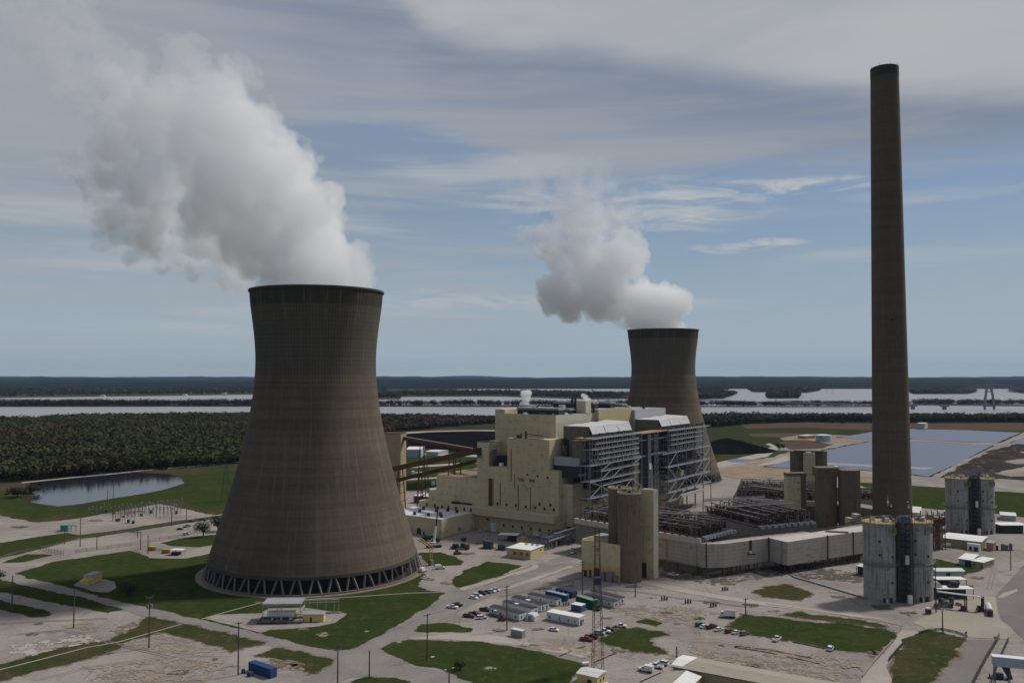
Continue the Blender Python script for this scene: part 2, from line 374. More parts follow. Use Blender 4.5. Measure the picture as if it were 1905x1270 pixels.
me.from_pydata([(-XG, -600, 0), (XG, -600, 0), (XG, 30000, 0), (-XG, 30000, 0)], [], [(0, 1, 2, 3)]); me.materials.append(G_FAR)
o = bpy.data.objects.new('ground', me); COL.objects.link(o); o['kind'] = 'structure'
sheet('gravel_yard', [(-120, 950), (0, 957), (70, 971), (150, 963), (300, 936), (400, 956), (480, 938), (740, 905), (800, 880), (900, 880), (1330, 872), (1345, 852), (1425, 845), (1475, 822), (1520, 812), (1700, 812), (2000, 830), (2150, 1330), (-350, 1330)], .05, G_YARD, 1.5, 8)
# fields to the right, far pasture, ploughed strips
sheet('field', [(1290, 780), (2100, 780), (2060, 800), (1690, 801), (1525, 812), (1470, 825), (1330, 850), (1240, 830), (1240, 790)], .08, G_FIELD, .5, 20)
sheet('ploughed_field', [(1375, 789), (1500, 786), (1690, 788), (2080, 785), (2080, 800), (1850, 800), (1690, 798), (1620, 800), (1500, 795), (1390, 797)], .12, G_BROWN, .4, 20)
sheet('ploughed_field', [(1390, 806), (1455, 805), (1530, 806), (1530, 810), (1455, 813), (1400, 812)], .12, G_BROWN, .4, 15)
sheet('ploughed_field', [(1448, 822), (1500, 818), (1560, 822), (1530, 834), (1470, 836)], .12, G_BROWN, .5, 10)
sheet('lot', [(1450, 815), (1500, 807), (1620, 811), (1690, 812), (1600, 823), (1545, 826), (1500, 818), (1460, 819)], .13, G_SAND, .5, 10)
sheet('dirt_road', [(1325, 862), (1400, 846), (1436, 831), (1424, 826), (1432, 824), (1452, 833), (1430, 848), (1360, 864), (1330, 872)], .14, G_PATH, .5, 6)
feather('grass_bank', [(1345, 845), (1420, 838), (1470, 838), (1440, 848), (1370, 860), (1330, 864)], .12, G_ROUGH, .6, 8, 4, 8)
sheet('puddle', [(1350, 856), (1366, 853), (1400, 855), (1392, 859), (1360, 860)], .16, BASIN, .3, 4)
sheet('sandy_ground', [(1340, 872), (1390, 862), (1470, 852), (1600, 884), (1690, 893), (1690, 902), (1600, 897), (1480, 890), (1400, 895), (1340, 885)], .12, G_SAND, .8, 6)
sheet('liner_bank', [(1404, 866), (1440, 856), (1462, 848), (1470, 853), (1466, 858), (1430, 865)], .17, G_PATH, .4, 4)
for i, p in enumerate([[(1425, 868), (1465, 857), (1531, 838), (1619, 821), (1692, 819.7), (1846, 828.5), (1790, 858), (1727, 886.5), (1692, 881), (1601, 873), (1531, 867), (1465, 870)],
                       [(1560, 814), (1640, 800), (1691, 797.5), (1800, 800), (1899, 804.8), (1853, 823.5), (1760, 820), (1692, 816), (1620, 817)],
                       [(1905, 811), (2100, 815), (2080, 835), (1950, 831), (1881, 824)]]):
    sheet('dike', [(x + (x - 1690) * .012, y) for x, y in p], .15, G_DARK, .8, 5, grow=7.0)
    sheet('settling_pond', p, .22, BASIN, .35, 6, seed=i)
sheet('liner_edge', [(1531, 860), (1619, 865), (1692, 868.5), (1740, 870), (1720, 873), (1692, 871), (1619, 867.5), (1531, 863)], .25, G_PATH, .3, 5)
sheet('ash_ground', [(1905, 822), (1860, 833), (1800, 858), (1750, 888), (1800, 893), (1860, 890), (1905, 893), (2040, 900), (2040, 826)], .14, G_DARK, 1.5, 6)
for p in [[(1850, 880), (1905, 868), (1960, 872), (1960, 884), (1880, 886)], [(1868, 858), (1905, 853), (1960, 857), (1950, 862), (1890, 863)], [(1895, 838), (1960, 836), (1960, 842), (1905, 843)]]:
    sheet('pale_ground', p, .19, G_YARD, 1.2, 5)
sheet('dike_road', [(1907, 803), (1930, 806), (1870, 826), (1800, 858), (1752, 886), (1735, 892), (1722, 892), (1790, 858), (1855, 827)], .27, G_YARD, .4, 6)
# left: pond and its banks
feather('meadow', [(-160, 895), (-20, 905), (45, 925), (140, 892), (250, 878), (330, 878), (390, 868), (490, 862), (490, 942), (400, 957), (300, 936), (150, 963), (70, 971), (0, 957), (-160, 945)], .10, G_ROUGH, 1.2, 5, 1, 4)
feather('meadow', [(345, 885), (400, 880), (490, 872), (490, 935), (400, 948), (330, 925), (200, 950), (120, 955), (70, 964), (10, 948), (0, 925), (50, 936), (110, 944), (145, 941), (250, 922), (345, 902)], .13, G_GRASS, 1.0, 5, 2, 7)
sheet('pond_bank', [(47, 936), (108, 945), (142, 941), (190, 933), (252, 923), (302, 914), (346, 901), (341, 888), (316, 880), (252, 877), (202, 880), (126, 887), (52, 893), (44, 915)], .17, G_FLOOR, .8, 4)
sheet('pond', [(55, 934), (108, 942), (141, 938.6), (189, 930.5), (252, 920.5), (302, 911.5), (342, 899), (337, 889), (315, 882), (252, 879), (202, 882), (126, 889), (58, 895), (52, 907), (66, 922)], .24, POND, .35, 4)
sheet('towpath', [(40, 897), (126, 888.2), (202, 881.2), (245, 876), (300, 871), (400, 863), (400, 865), (300, 873), (246, 878), (202, 883), (126, 890), (40, 899)], .30, G_PATH, .25, 5)
# coal yard and grass behind the plant
sheet('coal_yard', [(760, 804), (860, 801), (960, 802), (960, 830), (880, 842), (800, 838), (750, 818)], .12, G_COAL, 1.0, 6)
sheet('coal_yard_road', [(748, 807), (800, 803.5), (880, 801.5), (960, 802), (960, 800), (880, 799.5), (800, 801.5), (745, 804)], .16, G_PATH, .4, 6)
feather('grass_strip', [(740, 842), (900, 838), (900, 882), (780, 912), (740, 912)], .12, G_GRASS, 1.0, 5, 3, 4)
for p in [[(745, 868), (900, 858), (900, 861), (745, 872)], [(745, 891), (830, 886), (900, 872), (900, 875), (830, 889), (745, 894)], [(770, 842), (890, 846), (890, 850), (770, 846)]]:
    sheet('service_path', p, .18, G_PATH, .3, 5)
sheet('field', [(830, 795), (925, 787), (960, 787), (960, 800), (870, 800)], .10, G_FIELD, .5, 8)
# foreground grass: each patch has a worn rim of soil
LAWNS = [
 [(33, 1066), (106, 1044), (239, 1025), (262, 1030), (277, 1037), (343, 1038), (393, 1028), (480, 1000), (700, 1000), (775, 1040), (790, 1070), (778, 1088), (788, 1097), (826, 1103), (798, 1124), (738, 1162), (688, 1189), (652, 1207), (612, 1208), (549, 1194), (486, 1177), (430, 1163), (375, 1151), (302, 1134), (212, 1114), (150, 1098), (63, 1076)],
 [(-80, 1024), (0, 1010), (76, 998), (126, 991.5), (151, 995), (147, 1002), (75, 1020), (0, 1038), (-80, 1060)],
 [(151, 995.5), (250, 982), (330, 969), (413, 958), (440, 955), (440, 961), (413, 963), (302, 979), (176, 998.5), (151, 1001)],
 [(8, 1046), (50, 1031), (76, 1031), (96, 1033), (45, 1044.5)],
 [(-60, 1078), (0, 1078.5), (81, 1099), (151, 1111), (227, 1134), (202, 1139), (126, 1124), (50, 1109), (0, 1099), (-60, 1094)],
 [(-60, 1112), (0, 1117.6), (88, 1138), (86, 1145), (60, 1146.6), (0, 1129), (-60, 1128)],
 [(-60, 1246), (0, 1237), (55, 1223), (151, 1196), (190, 1196), (214, 1203), (151, 1225), (63, 1247), (0, 1265), (-60, 1278)],
 [(275, 1149), (338, 1162), (222, 1194), (212, 1189), (265, 1164)],
 [(343, 1164), (479, 1196), (433, 1209.5), (403, 1199), (302, 1174)],
 [(516, 1208), (609, 1228.5), (612, 1235), (582, 1250), (560, 1242), (575, 1230), (480, 1219)],
 [(713, 1207), (725, 1199), (748, 1193), (763, 1190.7), (840, 1193), (900, 1196), (972, 1207), (1078, 1235), (1073, 1250), (1040, 1285), (930, 1290), (881, 1267.5), (833, 1247), (770, 1235), (720, 1212)],
 [(773, 1173), (785.5, 1161.7), (821, 1159), (874, 1169), (871, 1174), (796, 1175.5)],
 [(841, 1078.5), (866, 1063), (909, 1044.5), (969.5, 1053), (921.6, 1073.5), (851, 1092)],
 [(783, 1028), (821, 1027), (861, 1044.5), (856, 1049.5), (808, 1053), (790, 1045)],
 [(303, 1010), (345, 1000), (400, 995), (420, 1000), (400, 1012), (370, 1017), (330, 1016)],
 [(1120, 1192), (1150.6, 1172), (1181, 1169), (1229, 1178), (1198, 1188), (1205, 1200), (1236, 1214.6), (1181, 1209.6)],
 [(1186, 1156.6), (1203.5, 1149), (1228.7, 1159), (1221, 1164)],
 [(1282, 1148), (1294, 1146), (1306, 1150), (1296, 1152.5)],
 [(1357, 1165.5), (1385, 1144), (1430, 1149), (1526, 1160), (1644, 1172), (1667, 1184), (1627, 1212), (1558.6, 1208), (1500.6, 1197), (1425, 1182)],
 [(1463, 1144), (1488, 1140), (1601, 1156.6), (1639, 1164), (1526, 1151.6)],
 [(1405, 1102), (1425, 1093.6), (1460, 1087), (1508, 1103.7), (1485.5, 1116), (1425, 1109)],
 [(1672, 1222), (1689.6, 1189), (1727, 1174), (1790, 1187), (1752.6, 1232), (1727, 1265), (1677, 1290), (1662, 1247)],
 [(1735, 1048), (1742, 1040), (1780, 1048), (1826, 1061), (1795, 1068), (1742, 1066)],
 [(645, 1275), (680, 1260), (735, 1262), (775, 1280), (720, 1300)],
 [(1595, 897), (1695, 903), (1770, 908), (1905, 917), (2050, 925), (2050, 978), (1905, 962), (1850, 955), (1695, 943), (1640, 926)],
]
ROUGH = {6, 7, 8, 9, 17, 18, 19, 20, 21, 15}
for i, p in enumerate(LAWNS):
    feather('soil_rim', p, .175, G_SOIL, .9, 1.2, i, 2.6 if i not in ROUGH else 7.0)
    feather('lawn', p, .20, G_ROUGH if i in ROUGH and i not in (18, 15) else G_GRASS, .9, 1.0, i, 2.0 if i not in ROUGH else 4.5)
# roads
sheet('road', [(-120, 1042), (-40, 1052), (33, 1067), (63, 1077), (150, 1099), (212, 1115), (302, 1135), (375, 1152), (486, 1178), (560, 1198), (612, 1209), (655, 1210), (688, 1191), (738, 1163), (798, 1125), (826, 1104), (851, 1093), (921, 1074.5), (985, 1052), (1060, 1030), (1075, 1036), (1015, 1062), (930, 1100), (850, 1140), (765, 1182), (716, 1206), (718, 1214), (770, 1238), (833, 1250), (885, 1270), (915, 1295), (800, 1300), (738, 1262), (690, 1257), (650, 1260), (600, 1290), (560, 1265), (612, 1237), (612, 1229), (479, 1196), (343, 1163), (275, 1148), (227, 1133), (81, 1098), (0, 1077), (-120, 1060)], .145, G_ROAD, .35, 2)
sheet('road', [(1727, 1275), (1752, 1234), (1802, 1189), (1848, 1191), (1800, 1285), (1770, 1300)], .145, G_ASPH, .3, 2)
sheet('road', [(1862, 1150), (1850, 1110), (1862, 1098), (1905, 1050), (2000, 960), (2030, 960), (1985, 1120), (1905, 1190), (1885, 1170)], .145, G_ASPH, .5, 3)
sheet('concrete_pad', [(1697, 1157), (1750, 1136), (1762, 1124), (1776, 1109), (1853, 1110), (1857, 1148), (1889, 1177), (1874, 1189), (1752, 1183), (1727, 1173)], .18, G_PAD, .15, 3)
sheet('concrete_apron', [(1855, 1112), (1866, 1103), (1893, 1095), (1893, 1099), (1866, 1112)], .19, G_PATH, .1, 3)
sheet('bridge_road', [(1677, 1172), (1712, 1175.5), (1692, 1186), (1672, 1205), (1652, 1230), (1648, 1240), (1667, 1280), (1600, 1280), (1603, 1258), (1662, 1194)], .19, G_PATH, .2, 2)
sheet('concrete_apron', [(850, 1092), (985, 1053), (1000, 1050), (1003, 1056), (985, 1062), (930, 1079), (862, 1098)], .17, G_PATH, .2, 2)
sheet('pale_track', [(930, 1096), (1030, 1063), (1060, 1052), (1066, 1054), (1000, 1080), (945, 1096)], .165, G_PATH, .9, 2)
sheet('pale_track', [(1175, 1078), (1215, 1082), (1300, 1100), (1400, 1116), (1560, 1139), (1640, 1150), (1640, 1153), (1540, 1141), (1390, 1122), (1290, 1106), (1200, 1087)], .165, G_PATH, .6, 2)
sheet('pale_track', [(880, 1192), (760, 1188), (740, 1190), (840, 1178), (900, 1180), (1000, 1190), (1100, 1212), (1090, 1225), (980, 1203)], .165, G_PATH, .8, 2)
# bare patches inside the lawns
for i, p in enumerate([[(398, 1144), (486, 1141), (500, 1132), (560, 1130), (645, 1141.5), (640, 1147), (625, 1158), (594, 1165), (545, 1170), (501, 1172), (486, 1177), (380, 1151)],
          [(136, 1088.6), (156, 1075), (195, 1078), (212, 1082), (216, 1094), (200, 1102), (181, 1101)],
          [(262, 1030), (252, 1022), (262, 1012), (320, 1016), (370, 1020), (420, 1012), (440, 1020), (393, 1029), (343, 1039), (277, 1038)],
          [(1180, 1030), (1180, 1030)]][:3]):
    sheet('gravel_patch', p, .235, G_YARD, .5, 1.5, seed=60 + i)
G_STAIN_SHADE = tufted(ground_mat('dark_stain_shade', ((.135, .115, .100), (.110, .094, .082), (.07, .06, .052)), .1, 1.0, amt=.4))  # stain colour, also used for the painted duct shade
PATCH = [(602, 1181, 20, 5, 0), (566, 1170, 17, 5, 1), (683, 1174.5, 8, 2, 0), (197, 1094, 15, 4, 0), (480, 1120, 9, 3, 0), (912, 1244, 22, 6, 0), (806, 1222, 6, 2.5, 2), (745, 1195, 8, 2, 2), (520, 1236, 40, 9, 1), (800, 1078, 18, 4, 1), (826, 1085, 16, 4, 1), (780, 1064, 22, 4, 3), (1215, 1112, 12, 2.5, 1), (1440, 1137, 20, 2, 1),
         (122, 1205, 12, 2, 3), (160, 1199, 9, 1.5, 3), (60, 1180, 16, 2, 3), (330, 1252, 34, 5, 3), (75, 1160, 12, 2.5, 3), (400, 1226, 12, 2, 3), (1180, 1090, 26, 5, 3), (1010, 1095, 22, 3, 3), (1060, 1090, 16, 3, 1), (1130, 1150, 20, 3, 1), (1240, 1140, 22, 3, 3), (1320, 1120, 26, 3, 3), (1260, 1160, 18, 2.5, 1), (980, 1200, 30, 3, 1), (1400, 1125, 24, 2.5, 3), (1640, 1128, 40, 6, 3), (1560, 1110, 22, 3, 1), (1690, 1140, 30, 5, 3), (1820, 1075, 24, 4, 1), (1800, 1090, 16, 3, 3), (1500, 1075, 22, 4, 3), (1350, 1085, 30, 4, 1), (250, 990, 20, 3, 3), (40, 980, 30, 4, 3), (250, 952, 40, 5, 1), (180, 968, 26, 3, 1), (900, 1010, 26, 4, 3), (870, 1030, 24, 4, 1), (960, 1020, 20, 3, 3), (1000, 1170, 20, 2, 1), (930, 1172, 24, 3, 1), (1150, 1210, 20, 2.5, 1), (1390, 1240, 40, 4, 1), (1580, 1240, 36, 5, 0), (1630, 1215, 20, 5, 1)]
PM = (G_SANDT, G_SOIL, G_GREYT, G_STAIN_SHADE)
for i, (x, y, a, b, k) in enumerate(PATCH):
    feather('bare_patch', [(x + a * .45 * math.cos(q * .785), y + b * .45 * math.sin(q * .785)) for q in range(8)], .25 + .0022 * i, PM[k], .5, .8, 80 + i, 1.5 + a * .16, .62)
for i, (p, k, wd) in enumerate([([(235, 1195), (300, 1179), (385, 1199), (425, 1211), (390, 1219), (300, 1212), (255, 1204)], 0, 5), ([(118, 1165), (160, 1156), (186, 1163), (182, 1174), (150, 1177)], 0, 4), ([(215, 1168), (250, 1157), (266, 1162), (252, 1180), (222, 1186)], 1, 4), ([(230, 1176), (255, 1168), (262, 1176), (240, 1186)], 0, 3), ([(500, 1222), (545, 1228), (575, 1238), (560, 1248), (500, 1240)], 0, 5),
                          ([(1240, 1225), (1300, 1207), (1450, 1228), (1600, 1255), (1560, 1272), (1400, 1248)], 0, 8), ([(1370, 1200), (1440, 1207), (1560, 1224), (1600, 1236), (1540, 1238), (1430, 1220)], 0, 6), ([(960, 1185), (1060, 1200), (1130, 1215), (1090, 1222), (1000, 1205)], 0, 6), ([(1130, 1130), (1260, 1128), (1330, 1140), (1280, 1160), (1180, 1148)], 0, 9), ([(20, 1200), (140, 1182), (190, 1190), (120, 1206), (30, 1222)], 2, 8), ([(160, 1240), (330, 1226), (430, 1236), (380, 1262), (200, 1268)], 0, 9), ([(1390, 1062), (1470, 1050), (1600, 1066), (1600, 1084), (1480, 1072)], 3, 9), ([(1225, 1072), (1330, 1088), (1420, 1074), (1430, 1066), (1330, 1070), (1240, 1058)], 3, 6)]):  # final dark patches paint the flue duct's shade onto the gravel
    feather('dirt_shade_patch', p, .185 + .0022 * i, PM[k], .8, 1.2, 200 + i, wd, .56)
def tracks(pix, gap=1.7, w=.45, z=.158, mt_=None):
    pts = [Vector(U(*p)) for p in pix]; fine = []
    for a, b in zip(pts[:-1], pts[1:]): fine += [a.lerp(b, k / 8) for k in range(8)]
    fine.append(pts[-1])
    for s in (-1, 1):
        mb = MB(); E = []
        for i, p in enumerate(fine):
            dd = (fine[min(i + 1, len(fine) - 1)] - fine[max(i - 1, 0)]).normalized(); nn = Vector((-dd.y, dd.x)); q = p + nn * (s * gap / 2 + .5 * mnoise.noise(Vector((p.x * .06, p.y * .06, 2)))); E.append((q + nn * w / 2, q - nn * w / 2))
        for (a, b), (c, d_) in zip(E[:-1], E[1:]): mb.add([(a.x, a.y, z), (b.x, b.y, z), (d_.x, d_.y, z), (c.x, c.y, z)], [(0, 1, 2, 3)])
        mb.build('tyre_track', mt_ or G_ROAD, kind='structure')
TRK = [[(1290, 1215), (1380, 1228), (1480, 1248), (1560, 1270)], [(1260, 1190), (1340, 1196), (1450, 1214), (1560, 1240), (1600, 1262)], [(1130, 1125), (1200, 1135), (1280, 1155), (1300, 1180), (1280, 1210)], [(880, 1186), (960, 1188), (1060, 1200), (1180, 1225)], [(30, 1180), (120, 1172), (200, 1195), (330, 1225), (440, 1240)], [(60, 1265), (200, 1235), (330, 1220), (430, 1222)], [(0, 1160), (90, 1155), (200, 1150)], [(1540, 1100), (1600, 1110), (1700, 1130), (1740, 1125)], [(1830, 1040), (1850, 1060), (1840, 1095)], [(900, 1005), (960, 1030), (1030, 1050), (1070, 1040)], [(1100, 1095), (1180, 1100), (1260, 1112), (1400, 1130)], [(100, 985), (220, 975), (330, 962), (400, 955)], [(930, 1110), (1000, 1095), (1080, 1075)]]
for i, p in enumerate(TRK): tracks(p, z=.152 + .001 * i, mt_=(G_ROAD, G_PATH)[i % 2])
def line(name, pix, w, z, mt):
    pts = [Vector(U(*p)) for p in pix]; L = []; Q = []
    for i, p in enumerate(pts):
        dd = (pts[min(i + 1, len(pts) - 1)] - pts[max(i - 1, 0)]).normalized(); nn = Vector((-dd.y, dd.x)) * w / 2
        L.append(p + nn); Q.append(p - nn)
    mb = MB()
    for i in range(len(pts) - 1): mb.add([(L[i].x, L[i].y, z), (Q[i].x, Q[i].y, z), (Q[i + 1].x, Q[i + 1].y, z), (L[i + 1].x, L[i + 1].y, z)], [(0, 1, 2, 3)])
    return mb.build(name, mt, kind='structure')
line('footpath', [(375, 1151.5), (430, 1136), (486, 1121), (560, 1116), (680, 1109), (760, 1103.5), (826, 1101.5)], .9, .27, G_PATH)
line('footpath', [(338, 1161), (222, 1194), (160, 1205), (60, 1231), (-40, 1256)], .9, .27, G_PATH)
line('road_edge', [(851, 1094), (921, 1075), (990, 1053)], .5, .26, G_COAL)
line('track_rut', [(1425, 1123), (1540, 1140), (1640, 1156), (1680, 1165)], .5, .21, G_FRINGE)
line('track_rut', [(900, 1090), (960, 1068)], 1.2, .20, G_FRINGE)
# the soil ring and basin floor under the near tower come with the tower
# flooded river
WEDGE = [(-400, 786), (-60, 786), (60, 782), (130, 777), (480, 773), (720, 775), (925, 778), (1170, 779), (1300, 778), (1690, 778), (2000, 779), (2300, 779)]
sheet('river', WEDGE + [(2300, 722), (1905, 723), (1806, 720.7), (1690, 721.5), (1529, 722.5), (1484, 720), (1361, 719), (1300, 722), (1158, 722.8), (950, 723), (845, 724), (850, 729), (1000, 730), (1100, 732), (1180, 735), (1180, 742), (1100, 743), (920, 737.5), (746, 738.5), (745, 742.5), (710, 743), (470, 734), (300, 736.5), (140, 738.5), (0, 740), (-400, 741)], .5, WATER, .35, 25)
sheet('flood_water', [(772, 730), (775, 727), (806, 726), (806, 729)], .5, WATER, .3, 25)
for p in [[(1290, 730), (1330, 729.5), (1371, 733), (1345, 742), (1290, 743)], [(1425, 737), (1450, 735), (1490, 736), (1485, 741), (1430, 741.5)], [(1389, 723), (1460, 721.5), (1529, 726), (1500, 731), (1400, 729.5)], [(1290, 719), (1340, 719.5), (1362, 723), (1330, 727), (1290, 727)],
          [(1687, 729), (1740, 727.5), (1819, 729), (1800, 733), (1700, 733)], [(1871, 728), (1905, 726), (2050, 727), (2050, 731.5), (1900, 731.5)],
          [(-400, 753), (100, 752), (480, 752), (720, 753), (1000, 754), (1180, 755), (1180, 757), (720, 756.5), (480, 756.2), (-400, 757)], [(1290, 755), (1500, 755.5), (1640, 755), (1640, 757), (1290, 757)], [(1685, 752), (1720, 750), (1905, 752), (2200, 753), (2200, 755), (1905, 753.6), (1700, 754)]]:
    sheet('river_island', p, .9, G_FLOOR, .3, 25)
sheet('forest_ground', [(-500, 786), (-60, 787), (60, 783), (130, 778), (480, 774), (720, 776), (925, 779), (925, 786), (830, 796), (740, 806), (480, 850), (400, 862), (240, 875), (120, 887), (40, 897), (-60, 903), (-500, 906)], .07, G_FLOOR, 1, 20)
sheet('forest_ground', [(1290, 779), (2300, 780), (2300, 786), (1700, 787), (1500, 786), (1400, 786), (1340, 793), (1290, 795)], .16, G_FLOOR, .6, 20)
# far wooded hills: one rolling sheet from seven to eighteen kilometres
def hills():
    nx, ny = 260, 46; vs = []; fs = []
    for j in range(ny):
        f = j / (ny - 1); y = 6600 * (1 - f) + 26000 * f ** 1.3 + 6600 * 0
        for i in range(nx):
            x = (i / (nx - 1) - .5) * 1.5 * (y + 1500)
            h = 40 + 36 * mnoise.fractal(Vector((x / 2600, y / 2600, 1.7)), 1.0, 2.0, 5) + 12 * abs(mnoise.noise(Vector((x / 500, y / 700, 9))))
            h *= min(1, j / 4.0)
            if j > ny - 4: h *= (ny - 1 - j) / 4
            vs.append((x, y, max(-.5, h * (.75 + .5 * f))))
    for j in range(ny - 1):
        for i in range(nx - 1):
            a = j * nx + i; fs.append((a, a + 1, a + nx + 1, a + nx))
    me = bpy.data.meshes.new('hills'); me.from_pydata(vs, [], fs); me.materials.append(ground_mat('hill_woods', ((.012, .017, .017), (.020, .020, .019), (.008, .012, .012)), .0022, .018, amt=1.0))
    for p in me.polygons: p.use_smooth = True
    o = bpy.data.objects.new('hills', me); COL.objects.link(o); o['kind'] = 'structure'
hills()
# ------------------------------------------------------------------ woods: every crown a spray of leaf clumps
def leaf_mat(name, tint=1.0):
    m = bpy.data.materials.new(name); m.use_nodes = True; t = NT(m.node_tree); bs = t.n['Principled BSDF']
    a = t.new('ShaderNodeAttribute'); a.attribute_name = 'tint'; t.l.new(a.outputs['Color'], bs.inputs['Base Color'])
    nv = t.new('ShaderNodeAttribute'); nv.attribute_name = 'outward'
    t.l.new(t.vm('NORMALIZE', t.vm('SUBTRACT', nv.outputs['Vector'], (.5, .5, .5))), bs.inputs['Normal'])
    bs.inputs['Roughness'].default_value = .9; bs.inputs['Specular IOR Level'].default_value = .05
    return m
LEAF = leaf_mat('leaves')
def clumps(pos, hgt, rad, cols, k, bare=0.0, seed=1):
    """numpy: k leaf-clump quads per tree, plus a trunk blade pair; returns verts, quads, colours"""
    g = np.random.default_rng(seed); n = len(pos)
    th = g.uniform(0, 2 * np.pi, (n, k)); u = g.uniform(-.75, 1, (n, k)); rr = np.sqrt(1 - u * u) ; sh = g.uniform(.55, 1.02, (n, k))
    lob = 1 + .22 * np.sin(th * 3 + g.uniform(0, 6, (n, 1))) + .15 * np.sin(u * 5 + g.uniform(0, 6, (n, 1)))
    dirs = np.stack([rr * np.cos(th), rr * np.sin(th), u], -1)
    c = dirs * (sh * lob)[..., None]; c[..., :2] *= rad[:, None, None]; c[..., 2] *= (hgt * .42)[:, None]
    c[..., 2] += (hgt * .58)[:, None]; c += np.concatenate([pos, np.zeros((n, 1))], 1)[:, None, :] if pos.shape[1] == 2 else pos[:, None, :]
    nr = dirs + g.normal(0, .5, dirs.shape); nr[..., 2] += .35; nr /= np.linalg.norm(nr, axis=-1, keepdims=True)
    t1 = np.cross(nr, g.normal(0, 1, nr.shape)); t1 /= np.linalg.norm(t1, axis=-1, keepdims=True); t2 = np.cross(nr, t1)
    s = (rad[:, None] * g.uniform(.17, .36, (n, k)) * (2.2 / np.sqrt(k / 14.0)) * .5)[..., None]; s2 = s * g.uniform(.45, 1.0, (n, k, 1)) * (1 - .6 * bare)
    q = np.stack([c - t1 * s - t2 * s2 * .6, c + t1 * s * .7 - t2 * s2, c + t1 * s + t2 * s2 * .7, c - t1 * s * .6 + t2 * s2], 2).reshape(-1, 3)
    col = cols[:, None, :] * g.uniform(.84, 1.16, (n, k, 1)) * np.ones((n, k, 1)); col = np.repeat(col.reshape(-1, 3), 4, 0)
    nn = dirs * .95 + nr * .22; nn[..., 2] += .3; nn /= np.linalg.norm(nn, axis=-1, keepdims=True); nn = np.repeat(nn.reshape(-1, 3), 4, 0)
    return q, col, nn
def trunks(pos, hgt, rad, w, col, frac=.75):
    n = len(pos); z = np.zeros(n); x, y = pos[:, 0], pos[:, 1]; z0 = pos[:, 2] if pos.shape[1] == 3 else z
    qs = []
    for dx, dy in ((1, 0), (0, 1)):
        qs.append(np.stack([np.stack([x - dx * w, y - dy * w, z0], -1), np.stack([x + dx * w, y + dy * w, z0], -1), np.stack([x + dx * w * .5, y + dy * w * .5, z0 + hgt * frac], -1), np.stack([x - dx * w * .5, y - dy * w * .5, z0 + hgt * frac], -1)], 1))
    q = np.concatenate(qs, 1).reshape(-1, 3); return q, np.tile(np.array(col), (len(q), 1)), np.tile(np.array([0, -.9, .4]), (len(q), 1))
def quads(name, parts, mt, parent=None, **pr):
    v = np.concatenate([p[0] for p in parts]); c = np.concatenate([p[1] for p in parts]); nq = len(v) // 4
    me = bpy.data.meshes.new(name); me.vertices.add(len(v)); me.vertices.foreach_set('co', v.astype(np.float32).ravel())
    me.loops.add(nq * 4); me.loops.foreach_set('vertex_index', np.arange(nq * 4, dtype=np.int32)); me.polygons.add(nq)
    me.polygons.foreach_set('loop_start', np.arange(0, nq * 4, 4, dtype=np.int32)); me.update(calc_edges=True)
    a = me.color_attributes.new('tint', 'FLOAT_COLOR', 'POINT'); a.data.foreach_set('color', np.concatenate([np.clip(c, 0, 1), np.ones((len(c), 1))], 1).astype(np.float32).ravel())
    nn = np.concatenate([p[2] for p in parts]); b = me.color_attributes.new('outward', 'FLOAT_COLOR', 'POINT'); b.data.foreach_set('color', np.concatenate([nn * .5 + .5, np.ones((len(nn), 1))], 1).astype(np.float32).ravel())
    me.materials.append(mt); o = bpy.data.objects.new(name, me); COL.objects.link(o)
    if parent: o.parent = parent
    for k, x in pr.items(): o[k] = x
    return o
def inside(pts, poly):
    x, y = pts[:, 0], pts[:, 1]; ok = np.zeros(len(pts), bool); n = len(poly)
    for i in range(n):
        (x0, y0), (x1, y1) = poly[i], poly[(i + 1) % n]
        ok ^= ((y0 > y) != (y1 > y)) & (x < (x1 - x0) * (y - y0) / (y1 - y0 + 1e-12) + x0)
    return ok
def scatter(pix, n, seed):
    poly = [U(*p) for p in pix]; g = np.random.default_rng(seed); xs = [p[0] for p in poly]; ys = [p[1] for p in poly]; out = []
    tot = 0
    while tot < n:
        p = np.stack([g.uniform(min(xs), max(xs), n * 2), g.uniform(min(ys), max(ys), n * 2)], -1); p = p[inside(p, poly)]
        out.append(p); tot += len(p)
        if len(p) == 0: break
    return np.concatenate(out)[:n]
def tones(pos, pal, sc, seed):
    g = np.random.default_rng(seed); pal = np.array(pal)
    f = np.array([mnoise.noise(Vector((p[0] / sc, p[1] / sc, seed))) for p in pos]); f = np.clip(f * 1.35 + .5 + g.normal(0, .09, len(pos)), 0, .999) * (len(pal) - 1)
    i = f.astype(int); t = (f - i)[:, None]; 
    out = pal[i] * (1 - t) + pal[np.minimum(i + 1, len(pal) - 1)] * t
    return out * (1 + .45 * np.array([mnoise.fractal(Vector((p[0] / (sc * 1.6), p[1] / (sc * .9), seed + 40)), 1.0, 2.0, 4) for p in pos]))[:, None]
OLIVE = [(.060, .042, .028), (.070, .046, .026), (.046, .042, .022), (.042, .046, .016), (.054, .062, .018), (.038, .044, .017), (.066, .066, .024), (.042, .038, .024), (.050, .056, .018)]
GREY = [(.034, .032, .030), (.042, .037, .034), (.026, .028, .024), (.036, .034, .030)]
